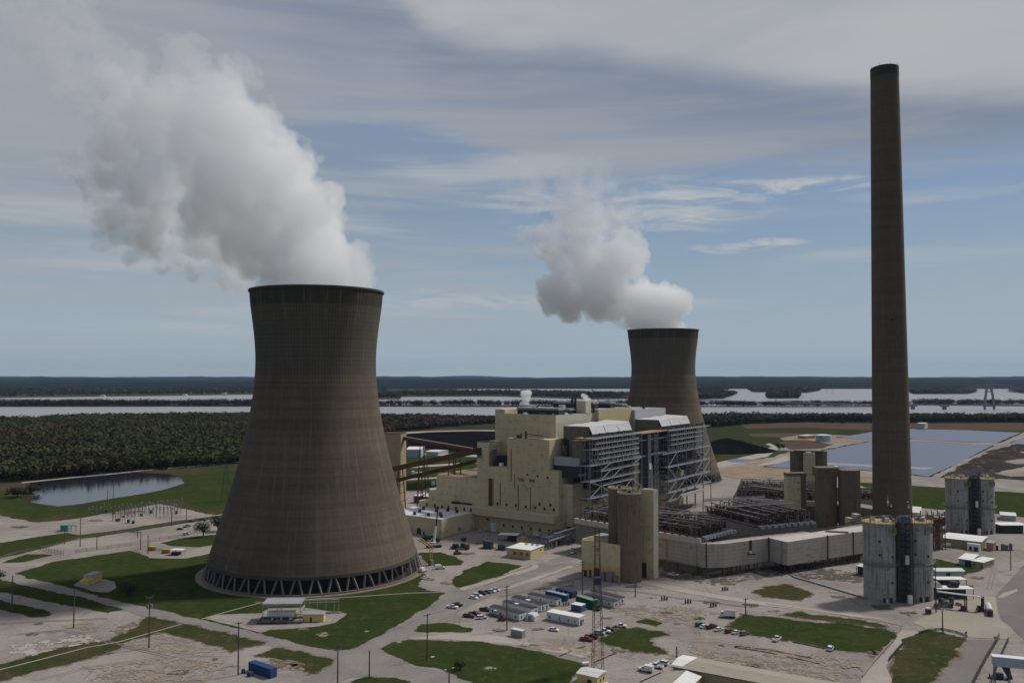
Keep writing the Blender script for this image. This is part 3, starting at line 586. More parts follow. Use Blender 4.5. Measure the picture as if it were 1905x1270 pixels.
def wood(name, pix, n, hh, pal, k, seed, sc=90, bare=0., z=None):
    p = scatter(pix, n, seed); g = np.random.default_rng(seed + 5)
    if bare > .55: p = p[np.array([mnoise.fractal(Vector((q[0] / 140, q[1] / 300, seed)), 1.0, 2.0, 3) for q in p]) > g.uniform(-.9, .12, len(p))]
    h = g.uniform(hh[0], hh[1], len(p)) * (1 + .18 * np.array([mnoise.noise(Vector((q[0] / 160, q[1] / 160, seed))) for q in p]))
    r = h * g.uniform(.42, .60, len(p)); c = tones(p, pal, sc, seed)
    quads(name, [clumps(p, h, r, c, k, bare, seed), trunks(p, h, r, .35, (.05, .042, .035))], LEAF, kind='stuff')
wood('forest', [(-120, 788), (60, 785), (130, 780), (480, 776), (500, 800), (490, 858), (400, 866), (300, 874), (240, 878), (120, 888), (40, 896), (-120, 902)], 20000, (8.5, 18), OLIVE, 34, 3, sc=130)
wood('forest', [(690, 778), (925, 781), (925, 787), (830, 795), (740, 803), (690, 812)], 1900, (11, 16), OLIVE[:2] + [(.040, .034, .024), (.05, .036, .026)] + [(.036, .034, .026)], 24, 4)
wood('treeline', [(1285, 780), (2100, 780), (2100, 785), (1700, 786), (1500, 785), (1400, 788), (1340, 794), (1285, 796)], 3600, (12, 19), GREY + OLIVE[2:4], 22, 5, bare=.5)
wood('treeline', [(-150, 753.5), (480, 753), (720, 754), (1180, 755.5), (1180, 756.5), (720, 756), (480, 755.8), (-150, 756.6)], 2600, (16, 25), GREY, 34, 6, bare=.6)
wood('treeline', [(1290, 755.3), (1640, 755.2), (1640, 756.8), (1290, 756.8)], 700, (15, 24), GREY, 30, 7, bare=.75)
wood('treeline', [(1685, 752.4), (1720, 750.6), (1905, 752.5), (2050, 753), (2050, 754.4), (1905, 753.5), (1700, 753.7)], 520, (15, 24), GREY, 28, 8, bare=.75)
for i, (p, n) in enumerate([([(1290, 730), (1330, 729.5), (1371, 733), (1345, 742), (1290, 743)], 700), ([(1425, 737), (1450, 735), (1490, 736), (1485, 741), (1430, 741.5)], 350), ([(1389, 723), (1460, 721.5), (1529, 726), (1500, 731), (1400, 729.5)], 900), ([(1290, 719), (1340, 719.5), (1362, 723), (1330, 727), (1290, 727)], 500),
                            ([(1687, 729), (1740, 727.5), (1819, 729), (1800, 733), (1700, 733)], 600), ([(1871, 728), (1905, 726), (2050, 727), (2050, 731.5), (1900, 731.5)], 400), ([(470, 735), (700, 735), (760, 731), (1000, 731), (1180, 735), (1180, 741), (1100, 742), (920, 736), (746, 737), (745, 741), (710, 742)], 2600), ([(-150, 738), (0, 739), (140, 737), (300, 735), (470, 732.5), (720, 729), (720, 724), (-150, 726)], 3000)]):
    wood('far_woods', p, n, (16, 26), GREY + OLIVE[2:4], 12, 20 + i, 300)
# ================================================================== cooling towers, chimney, steam
def concrete_tower(name, base, light, dark, zb, cell, center):
    """ribbed, weathered concrete: darker top band, dark rim, pale run-down streaks, vertical ribs and lift joints"""
    m = bpy.data.materials.new(name); m.use_nodes = True; t = NT(m.node_tree); bs = t.n['Principled BSDF']
    P = t.new('ShaderNodeTexCoord').outputs['Object']; sp = t.new('ShaderNodeSeparateXYZ'); t.l.new(P, sp.inputs[0]); x, y, z = sp.outputs
    ang = t.m('DIVIDE', t.m('ARCTAN2', y, x), 2 * math.pi)
    cyl = t.new('ShaderNodeCombineXYZ'); t.put(cyl.inputs[0], t.m('MULTIPLY', ang, 240)); t.put(cyl.inputs[2], z); C = cyl.outputs[0]
    n1 = t.noise(P, .03, 5, .6); n2 = t.noise(P, .5, 5, .65); lift = t.noise(t.scale(C, (.0, 1, 1)), .16, 3, .7); st = t.noise(t.scale(C, (.5, 1, .025)), .9, 5, .7)
    c = t.mix(t.mapr(n1, .35, .65), base, light)
    c = t.mix(t.m('MULTIPLY', t.mapr(lift, .42, .62), .5), c, dark)
    if zb:
        c = t.mix(t.mapr(z, zb[0], zb[0] + .8), c, zb[1]); c = t.mix(t.mapr(z, zb[2], zb[2] + 3), c, tuple(v * .55 for v in zb[1]))
    c = t.mix(t.m('MULTIPLY', t.mapr(st, .52, .72), .6), c, tuple(v * 1.5 for v in light))
    c = t.mix(t.m('MULTIPLY', t.mapr(st, .44, .26, 0, 1), .6), c, dark)
    cu = t.m('MULTIPLY', ang, cell[0]); fr = t.m('ABSOLUTE', t.m('SUBTRACT', t.m('FRACT', cu), .5))
    rib = t.m('LESS_THAN', fr, .09); hz = t.m('LESS_THAN', t.m('ABSOLUTE', t.m('SUBTRACT', t.m('FRACT', t.m('DIVIDE', z, cell[1])), .5)), .06)
    wr = t.mapr(z, zb[0] - 12, zb[0], .10, .6) if zb else .12
    c = t.mix(t.m('MULTIPLY', t.m('MAXIMUM', rib, t.m('MULTIPLY', hz, .7)), wr), c, tuple(v * .4 for v in base))
    k = t.m('ADD', t.m('MULTIPLY', t.m('SUBTRACT', n2, .5), .5), 1.0); c = t.mix(1.0, c, t_rgb(t, k), 'MULTIPLY')
    t.l.new(c, bs.inputs['Base Color']); bs.inputs['Roughness'].default_value = .92; bs.inputs['Specular IOR Level'].default_value = .15
    b = t.new('ShaderNodeBump'); b.inputs['Distance'].default_value = .25; b.inputs['Strength'].default_value = .6; t.l.new(t.m('SUBTRACT', 1.0, rib), b.inputs['Height']); t.l.new(b.outputs[0], bs.inputs['Normal'])
    return m
M_TOWER = concrete_tower('tower_concrete', (.120, .092, .069), (.156, .120, .090), (.080, .063, .050), (111, (.108, .097, .078), 148), (132, 2.4), 0)
M_LEG = mat('leg_concrete', (.17, .15, .13), .2, .5, col2=(.15, .13, .11))
M_CHIM = concrete_tower('chimney_concrete', (.115, .091, .068), (.132, .104, .079), (.092, .073, .056), None, (40, 2.6), 0)
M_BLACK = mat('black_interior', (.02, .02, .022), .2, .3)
M_FILL = mat('tower_fill', (.035, .034, .036), .3, .4, grid=(1.6, .9, .2))
M_RING = mat('tower_apron', (.20, .15, .115), .25, .25, col2=(.16, .12, .09))
M_STEEL = mat('galvanised_steel', (.40, .42, .45), .15, .6, rough=.5, metal=.3)
M_WHITE = mat('white_paint', (.72, .72, .70), .1, .4, rough=.5)
PROF = [(57.9, 8.0), (57.3, 12), (53.6, 22.5), (48.7, 39.7), (44.9, 52), (41.8, 64), (38.7, 79), (36.6, 90), (35.2, 98), (34.0, 111.6), (33.8, 119), (34.4, 128), (35.2, 135.5), (36.4, 147), (37.6, 158), (37.7, 159)]
def interp(prof, n):
    zs = np.array([p[1] for p in prof]); rs = np.array([p[0] for p in prof]); z = np.linspace(zs[0], zs[-1], n)
    try:
        pf = np.polynomial.polynomial.Polynomial.fit(zs, rs, 6); r = pf(z)
    except Exception: r = np.interp(z, zs, rs)
    return list(zip(r, z))
TW = (-113.0, 485.0)
tower = thing('cooling_tower', 'nearer concrete cooling tower on a full ring of slanted legs, lawn around it', 'cooling tower', (*TW, 0), 0, 'cooling towers')
pr = interp(PROF, 60)
mb = MB(); mb.lathe(pr, 132)
shell = mb.build('shell', M_TOWER, tower, True)
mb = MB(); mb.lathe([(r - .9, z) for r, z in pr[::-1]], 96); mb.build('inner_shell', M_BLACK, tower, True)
mb = MB(); mb.lathe([(37.0, 158.2), (38.35, 158.2), (38.35, 159.3), (37.0, 159.3)], 96, closed=True); mb.build('rim', mat('dark_rim', (.07, .062, .052), .2), tower)
mb = MB(); mb.lathe([(56.7, 7.6), (58.4, 7.6), (58.2, 9.2), (56.9, 9.2)], 96, closed=True); mb.build('ring_beam', mat('dark_rim', (.07, .062, .052), .2), tower)
NL = 40
for i in range(NL):
    a = 2 * math.pi * (i + .5) / NL
    for s in (-1, 1):
        t0, t1 = a + s * .016, a + s * .054
        MB().bar((57.6 * math.cos(t0), 57.6 * math.sin(t0), 8.0), (60.2 * math.cos(t1), 60.2 * math.sin(t1), .2), .82, .82).build('leg', M_LEG, tower)
mb = MB(); mb.lathe([(61.0, .1), (61.0, 1.0), (60.0, 1.0), (60.0, .1)], 96, closed=True); mb.build('basin_wall', M_LEG, tower)
mb = MB(); mb.cyl(0, 0, .2, 9.5, 51.5, n=64); mb.build('fill_pack', M_FILL, tower)
mb = MB(); mb.cyl(0, 0, .1, .5, 60.2, n=64); mb.build('basin_floor', mat('wet_floor', (.05, .045, .04), .3), tower)
dup(tower, (163.0, 905.0), .4, 'farther cooling tower rising behind the boiler house, its lower left part hidden', 'cooling towers')
mb = MB(); mb.lathe([(60.5, .245), (64.2, .245)], 96, TW[0], TW[1]); mb.build('tower_apron', M_RING, kind='structure')
# chimney
CH = (249.0, 553.0)
ch = thing('chimney', 'single very tall brown concrete chimney tapering up behind the grey twin silos', 'chimney', (*CH, 0))
mb = MB(); mb.lathe([(12.2 - 3.5 * (z / 315.) , z) for z in np.linspace(0, 315, 40)], 64); mb.build('shaft', M_CHIM, ch, True)
mb = MB(); mb.lathe([(7.6, 309), (8.85, 309), (8.85, 315.4), (7.6, 315.4)], 48, closed=True); mb.build('rim', mat('sooty_rim', (.055, .05, .045), .25), ch)
mb = MB(); mb.lathe([(8.1, 313.5), (.2, 313.6)], 48); mb.build('top_slab', M_BLACK, ch)
for k in range(8):
    a = k * .785; MB().bar((8.7 * math.cos(a), 8.7 * math.sin(a), 315), (8.7 * math.cos(a), 8.7 * math.sin(a), 317.2), .12).build('lightning_rod', M_BLACK, ch)
for (a, z, h) in ((-2.2, 27, 6), (-2.05, 26, 2.5), (-1.15, 29, 1.2), (-1.1, 25, 3)):
    x, y = 12.2 * math.cos(a), 12.2 * math.sin(a); q = MB(); q.bar((x, y, z), (x, y, z + h), .25); q.bar((x, y, z + h * .4), (x * .95, y * .95, z + h * .4), .2); q.box(x - .7, x + .7, y - .15, y + .15, z + h * .3, z + h * .5); q.build('antenna', M_WHITE, ch)
mb = MB(); a = math.radians(-105); mb.box(12.0 * math.cos(a) - .6, 12.0 * math.cos(a) + .6, 12.0 * math.sin(a) - .3, 12.0 * math.sin(a) + .3, 146, 147.2); mb.build('hatch', M_BLACK, ch)
# steam: a mesh hull round a chain of billows, filled with real scattering vapour
def steam(name, label, balls, dens, nscale, drift, kx, k=1.0, step=None):
    bm = bmesh.new()
    for (c, r, w) in balls:
        mt = Matrix.Translation(c) @ Matrix.Scale(r * 1.02, 4); bmesh.ops.create_icosphere(bm, subdivisions=3, radius=1, matrix=mt)
    me = bpy.data.meshes.new(name); bm.to_mesh(me); bm.free()
    o = bpy.data.objects.new(name, me); COL.objects.link(o)
    md = o.modifiers.new('union', 'REMESH'); md.mode = 'VOXEL'; md.voxel_size = max(1.2, min(b[1] for b in balls) * .16)
    dg = bpy.context.evaluated_depsgraph_get(); ev = o.evaluated_get(dg); m2 = bpy.data.meshes.new_from_object(ev); o.modifiers.clear(); o.data = m2
    m = bpy.data.materials.new(name); m.use_nodes = True; t = NT(m.node_tree); t.n.clear()
    P = t.new('ShaderNodeNewGeometry').outputs['Position']
    warp = t.new('ShaderNodeTexNoise'); t.l.new(P, warp.inputs['Vector']); warp.inputs['Scale'].default_value = nscale * .45; warp.inputs['Detail'].default_value = 2
    wv = t.vm('SUBTRACT', warp.outputs['Color'], (.5, .5, .5)); sc = t.new('ShaderNodeVectorMath', operation='SCALE'); t.l.new(wv, sc.inputs[0]); sc.inputs['Scale'].default_value = 16.0 * k
    Q = t.vm('ADD', P, sc.outputs[0]); f = None
    for (c, r, w) in balls:
        d = t.m('MULTIPLY_ADD', t.vm('DISTANCE', Q, tuple(c)), -w / r, w)
        f = d if f is None else t.m('SMOOTH_MAX', f, d, .08)
    n = t.noise(Q, nscale, 3, .6)
    f = t.m('ADD', f, t.m('MULTIPLY', t.m('SUBTRACT', n, .5), 1.0))
    for (vs_, am) in ((nscale * 1.5, .50), (nscale * 3.8, .26)):
        vo = t.new('ShaderNodeTexVoronoi'); vo.feature = 'F1'; vo.inputs['Scale'].default_value = vs_; t.l.new(Q, vo.inputs['Vector'])
        f = t.m('ADD', f, t.m('MULTIPLY', t.m('SUBTRACT', .48, vo.outputs['Distance']), am))
    sp = t.new('ShaderNodeSeparateXYZ'); t.l.new(P, sp.inputs[0])
    gr = t.mapr(t.m('ADD', sp.outputs[2], t.m('MULTIPLY', sp.outputs[0], -kx)), drift[0], drift[1], dens[0], dens[1])
    den = t.m('MULTIPLY', t.mapr(f, .14, .27), gr)
    pv = t.new('ShaderNodeVolumePrincipled'); t.l.new(den, pv.inputs['Density']); pv.inputs['Color'].default_value = (1, 1, 1, 1); pv.inputs['Anisotropy'].default_value = .0
    ou = t.new('ShaderNodeOutputMaterial'); t.l.new(pv.outputs[0], ou.inputs['Volume'])
    o.data.materials.clear(); o.data.materials.append(m); o['kind'] = 'thing'; tag(o, label, 'steam plume', 'steam plumes'); return o
def chain(lst, Y0, dY):
    out = []
    for i, (px, py, pr, w) in enumerate(lst):
        Y = Y0 + dY * i; c = atY(px, py, Y); out.append((Vector(c), pr * Y / F_PX, w))
    return out
steam('steam_plume', 'large white steam plume streaming up and left from the nearer cooling tower', chain([(590, 545, 112, 1.3), (640, 500, 66, 1.2), (575, 480, 100, 1.3), (570, 405, 92, 1.2), (500, 440, 95, 1.1), (520, 340, 100, 1.2), (440, 360, 110, 1.0), (460, 265, 105, 1.0), (380, 270, 110, .8), (400, 190, 85, .85), (320, 210, 115, .8), (345, 125, 66, .75), (280, 330, 125, .66), (265, 420, 105, .55), (250, 170, 95, .6), (430, 525, 40, .40), (215, 280, 100, .55), (395, 445, 95, .55), (205, 200, 80, .5), (430, 150, 60, .6), (165, 110, 115, .42), (95, 60, 115, .38)], 485, 2.5), (.072, .013), .036, (220, 480), .45)
steam('steam_plume', 'smaller white steam plume rising from the farther cooling tower behind the power station', chain([(1234, 618, 58, 1.3), (1238, 572, 56, 1.3), (1190, 565, 60, 1.3), (1125, 545, 68, 1.25), (1060, 540, 66, 1.2), (1150, 490, 60, 1.2), (1170, 465, 42, 1.1), (1080, 480, 66, .85), (1085, 400, 70, .6), (1060, 350, 58, .55), (1110, 330, 48, .5), (1010, 450, 60, .42), (985, 350, 60, .38), (1150, 395, 60, .4)], 905, 4), (.075, .011), .032, (180, 340), .12, 1.4)
# ================================================================== the power station
M_CREAM = mat('cream_cladding', (.60, .515, .33), .08, .12, col2=(.40, .35, .25), streak=.35, grid=(0, 6.2, .12))
M_CREAMD = mat('cream_cladding_stained', (.585, .495, .315), .08, .12, col2=(.40, .33, .23), streak=.3, grid=(0, 1.75, .12))
M_CREAMP = mat('cream_cladding_pale', (.54, .51, .405), .06, .1, col2=(.42, .40, .33), streak=.3, grid=(0, 8.0, .1))
M_GREYCLAD = mat('grey_cladding', (.40, .41, .42), .08, .15, col2=(.32, .32, .32), streak=.3, grid=(0, 6.0, .1))
M_ROOFW = mat('pale_roof', (.62, .61, .60), .12, .1, col2=(.42, .40, .38), rough=.7)
M_ROOFG = mat('grey_roof', (.30, .30, .31), .2, .12, col2=(.18, .17, .165))
M_ROOFB = mat('brown_roof', (.26, .165, .125), .2, .1, col2=(.17, .11, .085))
M_DARK = mat('dark_steel', (.045, .047, .052), .3, .6)
M_CASE = mat('weathered_casing', (.175, .155, .13), .2, .2, col2=(.11, .09, .07), streak=.5)
M_HOOD = mat('aluminium_hood', (.56, .55, .54), .1, .25, col2=(.40, .37, .34), streak=.4, rough=.55)
M_PLAT = mat('blue_grey_steel', (.135, .155, .195), .15, .6, rough=.6)
M_PALE = mat('bright_steel', (.36, .37, .38), .12, .6, rough=.5)
M_RUST = mat('rusty_steel', (.105, .048, .035), .3, .5, col2=(.06, .035, .03))
M_DUCT = mat('duct_lagging', (.405, .37, .33), .10, .12, col2=(.27, .225, .185), streak=.45, grid=(2.6, 2.1, .12))
M_DUCTR = mat('duct_roof', (.50, .455, .42), .10, .2, col2=(.36, .31, .27))
M_BRICK = mat('brown_silo_concrete', (.195, .148, .106), .14, .2, col2=(.11, .085, .065), streak=.75)
M_ESP = mat('precipitator_grey', (.235, .220, .205), .15, .15, col2=(.14, .12, .10), streak=.4)
M_YEL = mat('yellow_block', (.66, .49, .21), .08, .25, col2=(.48, .36, .17), streak=.4)
M_SILO = mat('silo_concrete', (.345, .335, .322), .16, .16, col2=(.14, .14, .15), streak=1.0, grid=(0, 2.6, .08))
M_SOOT = mat('sooty_deck', (.040, .032, .030), .35, .4, col2=(.10, .06, .05))
M_BEAM = mat('dusty_beam', (.25, .23, .225), .2, .5, col2=(.16, .10, .085))
M_GLASS = mat('dark_glass', (.02, .022, .026), .1, .5, rough=.15, spec=.5)
OX, OY = U(888.6, 984)
PB = thing('power_station_building', 'stepped cream boiler house with hooded boilers and blue-grey steel galleries, between the cooling towers', 'power station', (OX, OY, 0), R(-35))
MERGE = {'wall', 'roof', 'parapet', 'turbine_hall', 'boiler_front_bay', 'boiler_casing', 'casing_front', 'casing_pipe', 'frame', 'lower_boiler_wall', 'screen', 'shaft', 'portal', 'sheet', 'sleeper', 'hull', 'platform', 'antenna', 'gantry', 'rail', 'stair_flight'}
def part(name, mt, *boxes, parent=PB, **pr):
    if len(boxes) > 1 and name not in MERGE: return [part(name, mt, b, parent=parent, **pr) for b in boxes][0]
    mb = MB()
    for b in boxes: mb.box(*b)
    return mb.build(name, mt, parent, **pr)
an = part('annex', M_CREAM, (-58, -1.8, -38.4, -.3, 0, 11.7))
part('roof', M_ROOFW, (-57.4, -2.4, -37.8, -.9, 11.7, 11.78), parent=an)
part('parapet', M_CREAM, (-58.05, -1.75, -38.45, -38.1, 11.7, 12.2), (-2.05, -1.75, -38.1, -.3, 11.7, 12.2), parent=an)
for x, y in ((-9, -30), (-15, -24), (-20, -31), (-27, -14), (-31, -33), (-36, -22), (-41, -12), (-12, -9), (-22, -7), (-46, -30), (-33, -6)):
    v = part('roof_vent', M_DARK, (x - .8, x + .8, y - .8, y + .8, 11.78, 14.0), parent=an)
part('door', M_DARK, (-24, -20.5, -38.5, -38.38, 0, 4.2), parent=an); part('door', M_DARK, (-18.5, -17, -38.5, -38.38, 0, 2.4), parent=an)
part('louvre', mat('louvre_grey', (.2, .2, .19)), (-1.82, -1.7, -20, -17, 1.2, 4), parent=an)
part('setback_wall', M_CREAM, (-56, -.5, 0, 14, 0, 16))
for x in (-49, -41, -34, -28, -21, -13, -7): part('vent', M_DARK, (x, x + 1.7, -.1, .02, 12.2, 14.4))
lw = part('lower_wall', M_CREAM, (-.5, 69, .4, 20, 0, 11.3))
for x in (12, 22, 30, 37.5, 45, 52.5, 60): part('window', M_DARK, (x, x + 1.5, .2, .38, 4.2, 6.0), parent=lw)
part('door', M_DARK, (60, 66, .2, .38, 0, 4.0), parent=lw); part('sign_panel', M_RUST, (7, 10.5, .2, .38, 7.2, 8.6), parent=lw)
part('gallery_band', M_CREAM, (-.45, 67, -4.2, 9.5, 11.1, 15.9))
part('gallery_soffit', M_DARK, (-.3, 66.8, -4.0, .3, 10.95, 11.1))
th_ = part('turbine_hall', M_CREAM, (-42, -3.45, 4, 150, 11.5, 35.4), (-50, -42, 4.1, 150, 11.5, 24.0))
part('roof', M_ROOFB, (-41.6, -3.6, 4.5, 149.5, 35.4, 35.55), parent=th_)
part('parapet', M_CREAM, (-42.02, -41.6, 4.05, 150, 35.4, 36.3), (-41.6, -3.5, 3.98, 4.4, 35.3, 35.7), parent=th_)
part('roof_light', M_ROOFW, (-22, -14, 30, 33, 35.55, 36.2), parent=th_)
part('roof_plant', M_DARK, (-22, -8, 3.2, 3.9, 15.9, 17.2), (-25, -20, 1, 3.4, 15.9, 17.6))
tt = part('tripper_tower', M_CREAM, (-3.45, 6.8, 3.9, 40, 11.5, 62.2)); part('balcony', M_DARK, (-3.6, 2, 2.6, 3.88, 51, 51.4), (-3.5, .5, 3.6, 3.88, 52, 58), parent=tt); part('roof_kerb', M_RUST, (-3.4, 6, 4.2, 12, 62.2, 62.7), parent=tt)
nb = part('deaerator_bay', M_CREAM, (6.8, 23.4, 4.02, 20, 11.5, 45.2)); part('bay_plant', M_DARK, (7, 23, 12, 19.8, 45.2, 52), (10, 12, 6, 8, 45.2, 50), parent=nb); part('vessel', M_WHITE, (15, 17.5, 5.5, 7.5, 45.6, 48), parent=nb)
part('stair', M_PLAT, (8.5, 9.2, 5, 11, 45.2, 57), parent=nb)
sb = part('boiler_front_bay', M_CREAMD, (23.4, 58.7, 3.96, 22, 45, 66.3), (23.4, 58.7, 3.96, 22, 11.5, 45))
q = MB(); q.bar((28, 4.4, 66.4), (54, 4.4, 66.4), .35); q.bar((34, 6, 66.3), (34, 6, 70), .8); q.bar((38, 6, 69.5), (52, 6, 68.6), .5); q.bar((38, 6, 66), (38, 6, 71.5), 1.1); q.box(30, 33, 6, 8, 66.3, 68.5); q.build('roof_rail', M_DARK, sb)
rb = part('right_bay', M_CREAM, (58.7, 66.2, 4.04, 60, 11.5, 45.6))
for p in ((35, 38), (44, 47)): part('louvre', mat('tan_louvre', (.22, .16, .10)), (p[0] - 2, p[0] + 2.6, 3.78, 3.94, 36.6, 38.6), parent=sb)
for x, z in ((40.5, 41), (49, 40.4), (57.3, 39.8)): part('vent', M_DARK, (x - .7, x + .7, 3.8, 3.95, z, z + 1.3), parent=sb)
part('drain_pipe', M_RUST, (6.9, 9.9, 3.8, 4.0, 17, 36.5), (10.6, 11.1, 3.8, 4.0, 17, 36.5), (17, 17.4, 3.7, 3.95, 18, 34), (32.6, 33, 3.7, 3.94, 15.8, 34), (43, 43.3, 3.7, 3.94, 17, 33))
part('drain_pipe', mat('orange_rust', (.24, .115, .05)), (26.5, 27.0, 3.68, 3.94, 36, 58.5), (29.5, 30, 3.68, 3.94, 31, 41))
for i, x in enumerate((14, 22, 30, 38.5, 46.5, 54, 61.5)): part('window', M_DARK, (x, x + 1.5, 3.7, 3.94, 18.2, 20))
for x in (50, 58.8): part('window', M_DARK, (x, x + 1.5, 3.68, 3.93, 21, 23))
uh = part('boiler_hall', M_CREAM, (1, 53.5, 20, 76, 44, 82)); part('parapet', M_CREAM, (1.02, 9.5, 19.98, 75.9, 82, 85.6), (9.5, 53.52, 19.96, 20.3, 82, 82.6), parent=uh)
part('side_cladding', M_CREAMP, (53.5, 53.75, 20.2, 75.9, 46, 82.1), parent=uh)
part('roof', M_ROOFG, (9.6, 53.3, 20.4, 75.9, 82, 82.2), parent=uh)
u2 = part('boiler_hall', M_CREAM, (1.5, 57, 76, 131, 44, 84.4)); part('roof', M_ROOFG, (2, 56.6, 76.4, 130.6, 84.4, 84.6), parent=u2); part('side_cladding', mat('tan_cladding', (.50, .42, .25), .06, .1), (57, 57.25, 76.2, 130.8, 46, 84.45), parent=u2)
u3 = part('boiler_hall', M_GREYCLAD, (2, 60, 131, 190, 44, 82.3)); part('roof', M_ROOFG, (2.4, 59.6, 131.4, 189.6, 82.3, 82.5), parent=u3)
for a0, a1, b0, b1, z in ((14, 50, 30, 38, 87), (16, 46, 52, 60, 86), (12, 48, 84, 92, 90), (14, 50, 108, 116, 89.5), (10, 44, 140, 148, 87), (6, 12, 46, 60, 88)):
    rm = part('roof_monitor', M_DARK, (a0, a1, b0, b1, 82.2, z - 1.6)); part('cap', M_ROOFG, (a0 - .4, a1 + .4, b0 - .4, b1 + .4, z - 1.6, z), parent=rm)
part('penthouse', M_CREAMP, (46, 54, 62, 70, 82.2, 91.5), (30, 34, 62, 66, 82.2, 88))
for x, y, h in ((42, 63, 94), (44.5, 63, 94), (43, 60, 92), (52, 72, 88), (54, 74, 88), (50.5, 73, 88), (22, 45, 88)): MB().cyl(x, y, 82.2, h, .9, n=10).build('vent_stack', M_DARK, PB)
rr = random.Random(3)
for k in range(26):
    x, y = rr.uniform(12, 52), rr.uniform(21, 74); s = rr.uniform(.6, 2.2); part('roof_fan', M_DARK if k % 3 else M_ROOFW, (x, x + s, y, y + s, 82.2, 82.2 + rr.uniform(.6, 2.0)))
for k in range(14):
    x, y = rr.uniform(8, 55), rr.uniform(132, 188); s = rr.uniform(1, 3); part('roof_fan', M_ROOFW if k % 3 else M_DARK, (x, x + s, y, y + s, 82.5, 82.5 + rr.uniform(1, 4)))
part('lower_boiler_wall', M_CREAM, (66.2, 74, 9, 195, 0, 36.5), (66.2, 69, 8, 9, 0, 18))
part('lower_boiler_wall', M_CREAMD, (74, 79, 108, 124, 0, 40), (74, 78.5, 136, 150, 0, 38))
for i, (b0, b1) in enumerate(((20, 80), (131, 188))):
    zz = (70.2, 75.4) if i == 0 else (70.0, 75.2); L = (b1 - b0) / 3
    cs = part('boiler_casing', M_CASE, (60.2, 83, b0, b1, 50, zz[0]), (60.2, 80.9, b0 + .15, b1, zz[0], zz[1] - .25), parent=PB)
    part('casing_front', M_DARK, (62, 83.6, b0 + 4, b1 - 6, 32, 50), parent=cs); part('casing_end', M_CASE, (74, 83.4, b0 - 11, b0 - .1, 52, 66.5), parent=cs); part('casing_band', M_DARK, (83, 83.8, b0 - 8, b1, 51, 66), parent=cs)
    for k in range(3):
        y0, y1 = b0 + k * L, b0 + (k + 1) * L - .7; h = MB(); o = .5 * k
        h.add([(61, y0, zz[1]), (81, y0, zz[1]), (83.6, y0, zz[0]), (83.6, y1, zz[0]), (81, y1, zz[1] + o), (61, y1, zz[1] + o + .6), (61, y0, zz[1] - .3), (83.4, y1, zz[0] - .3), (81, y0, zz[1] - .3)],
              [(0, 1, 4, 5), (1, 2, 3, 4), (0, 6, 8, 1), (4, 3, 7)]); h.build('hood', M_HOOD, cs)
part('casing_pipe', M_DARK, (63.5, 64.6, 19, 20, 46, 66), (61, 63, 17.5, 19.8, 62, 66.5), (60, 66, 10, 19.8, 45.6, 54))
part('duct_elbow', M_GREYCLAD, (60, 80, 8, 14, 49, 54.5)); part('duct_elbow', M_DARK, (60, 82, 8.2, 30, 41, 49))
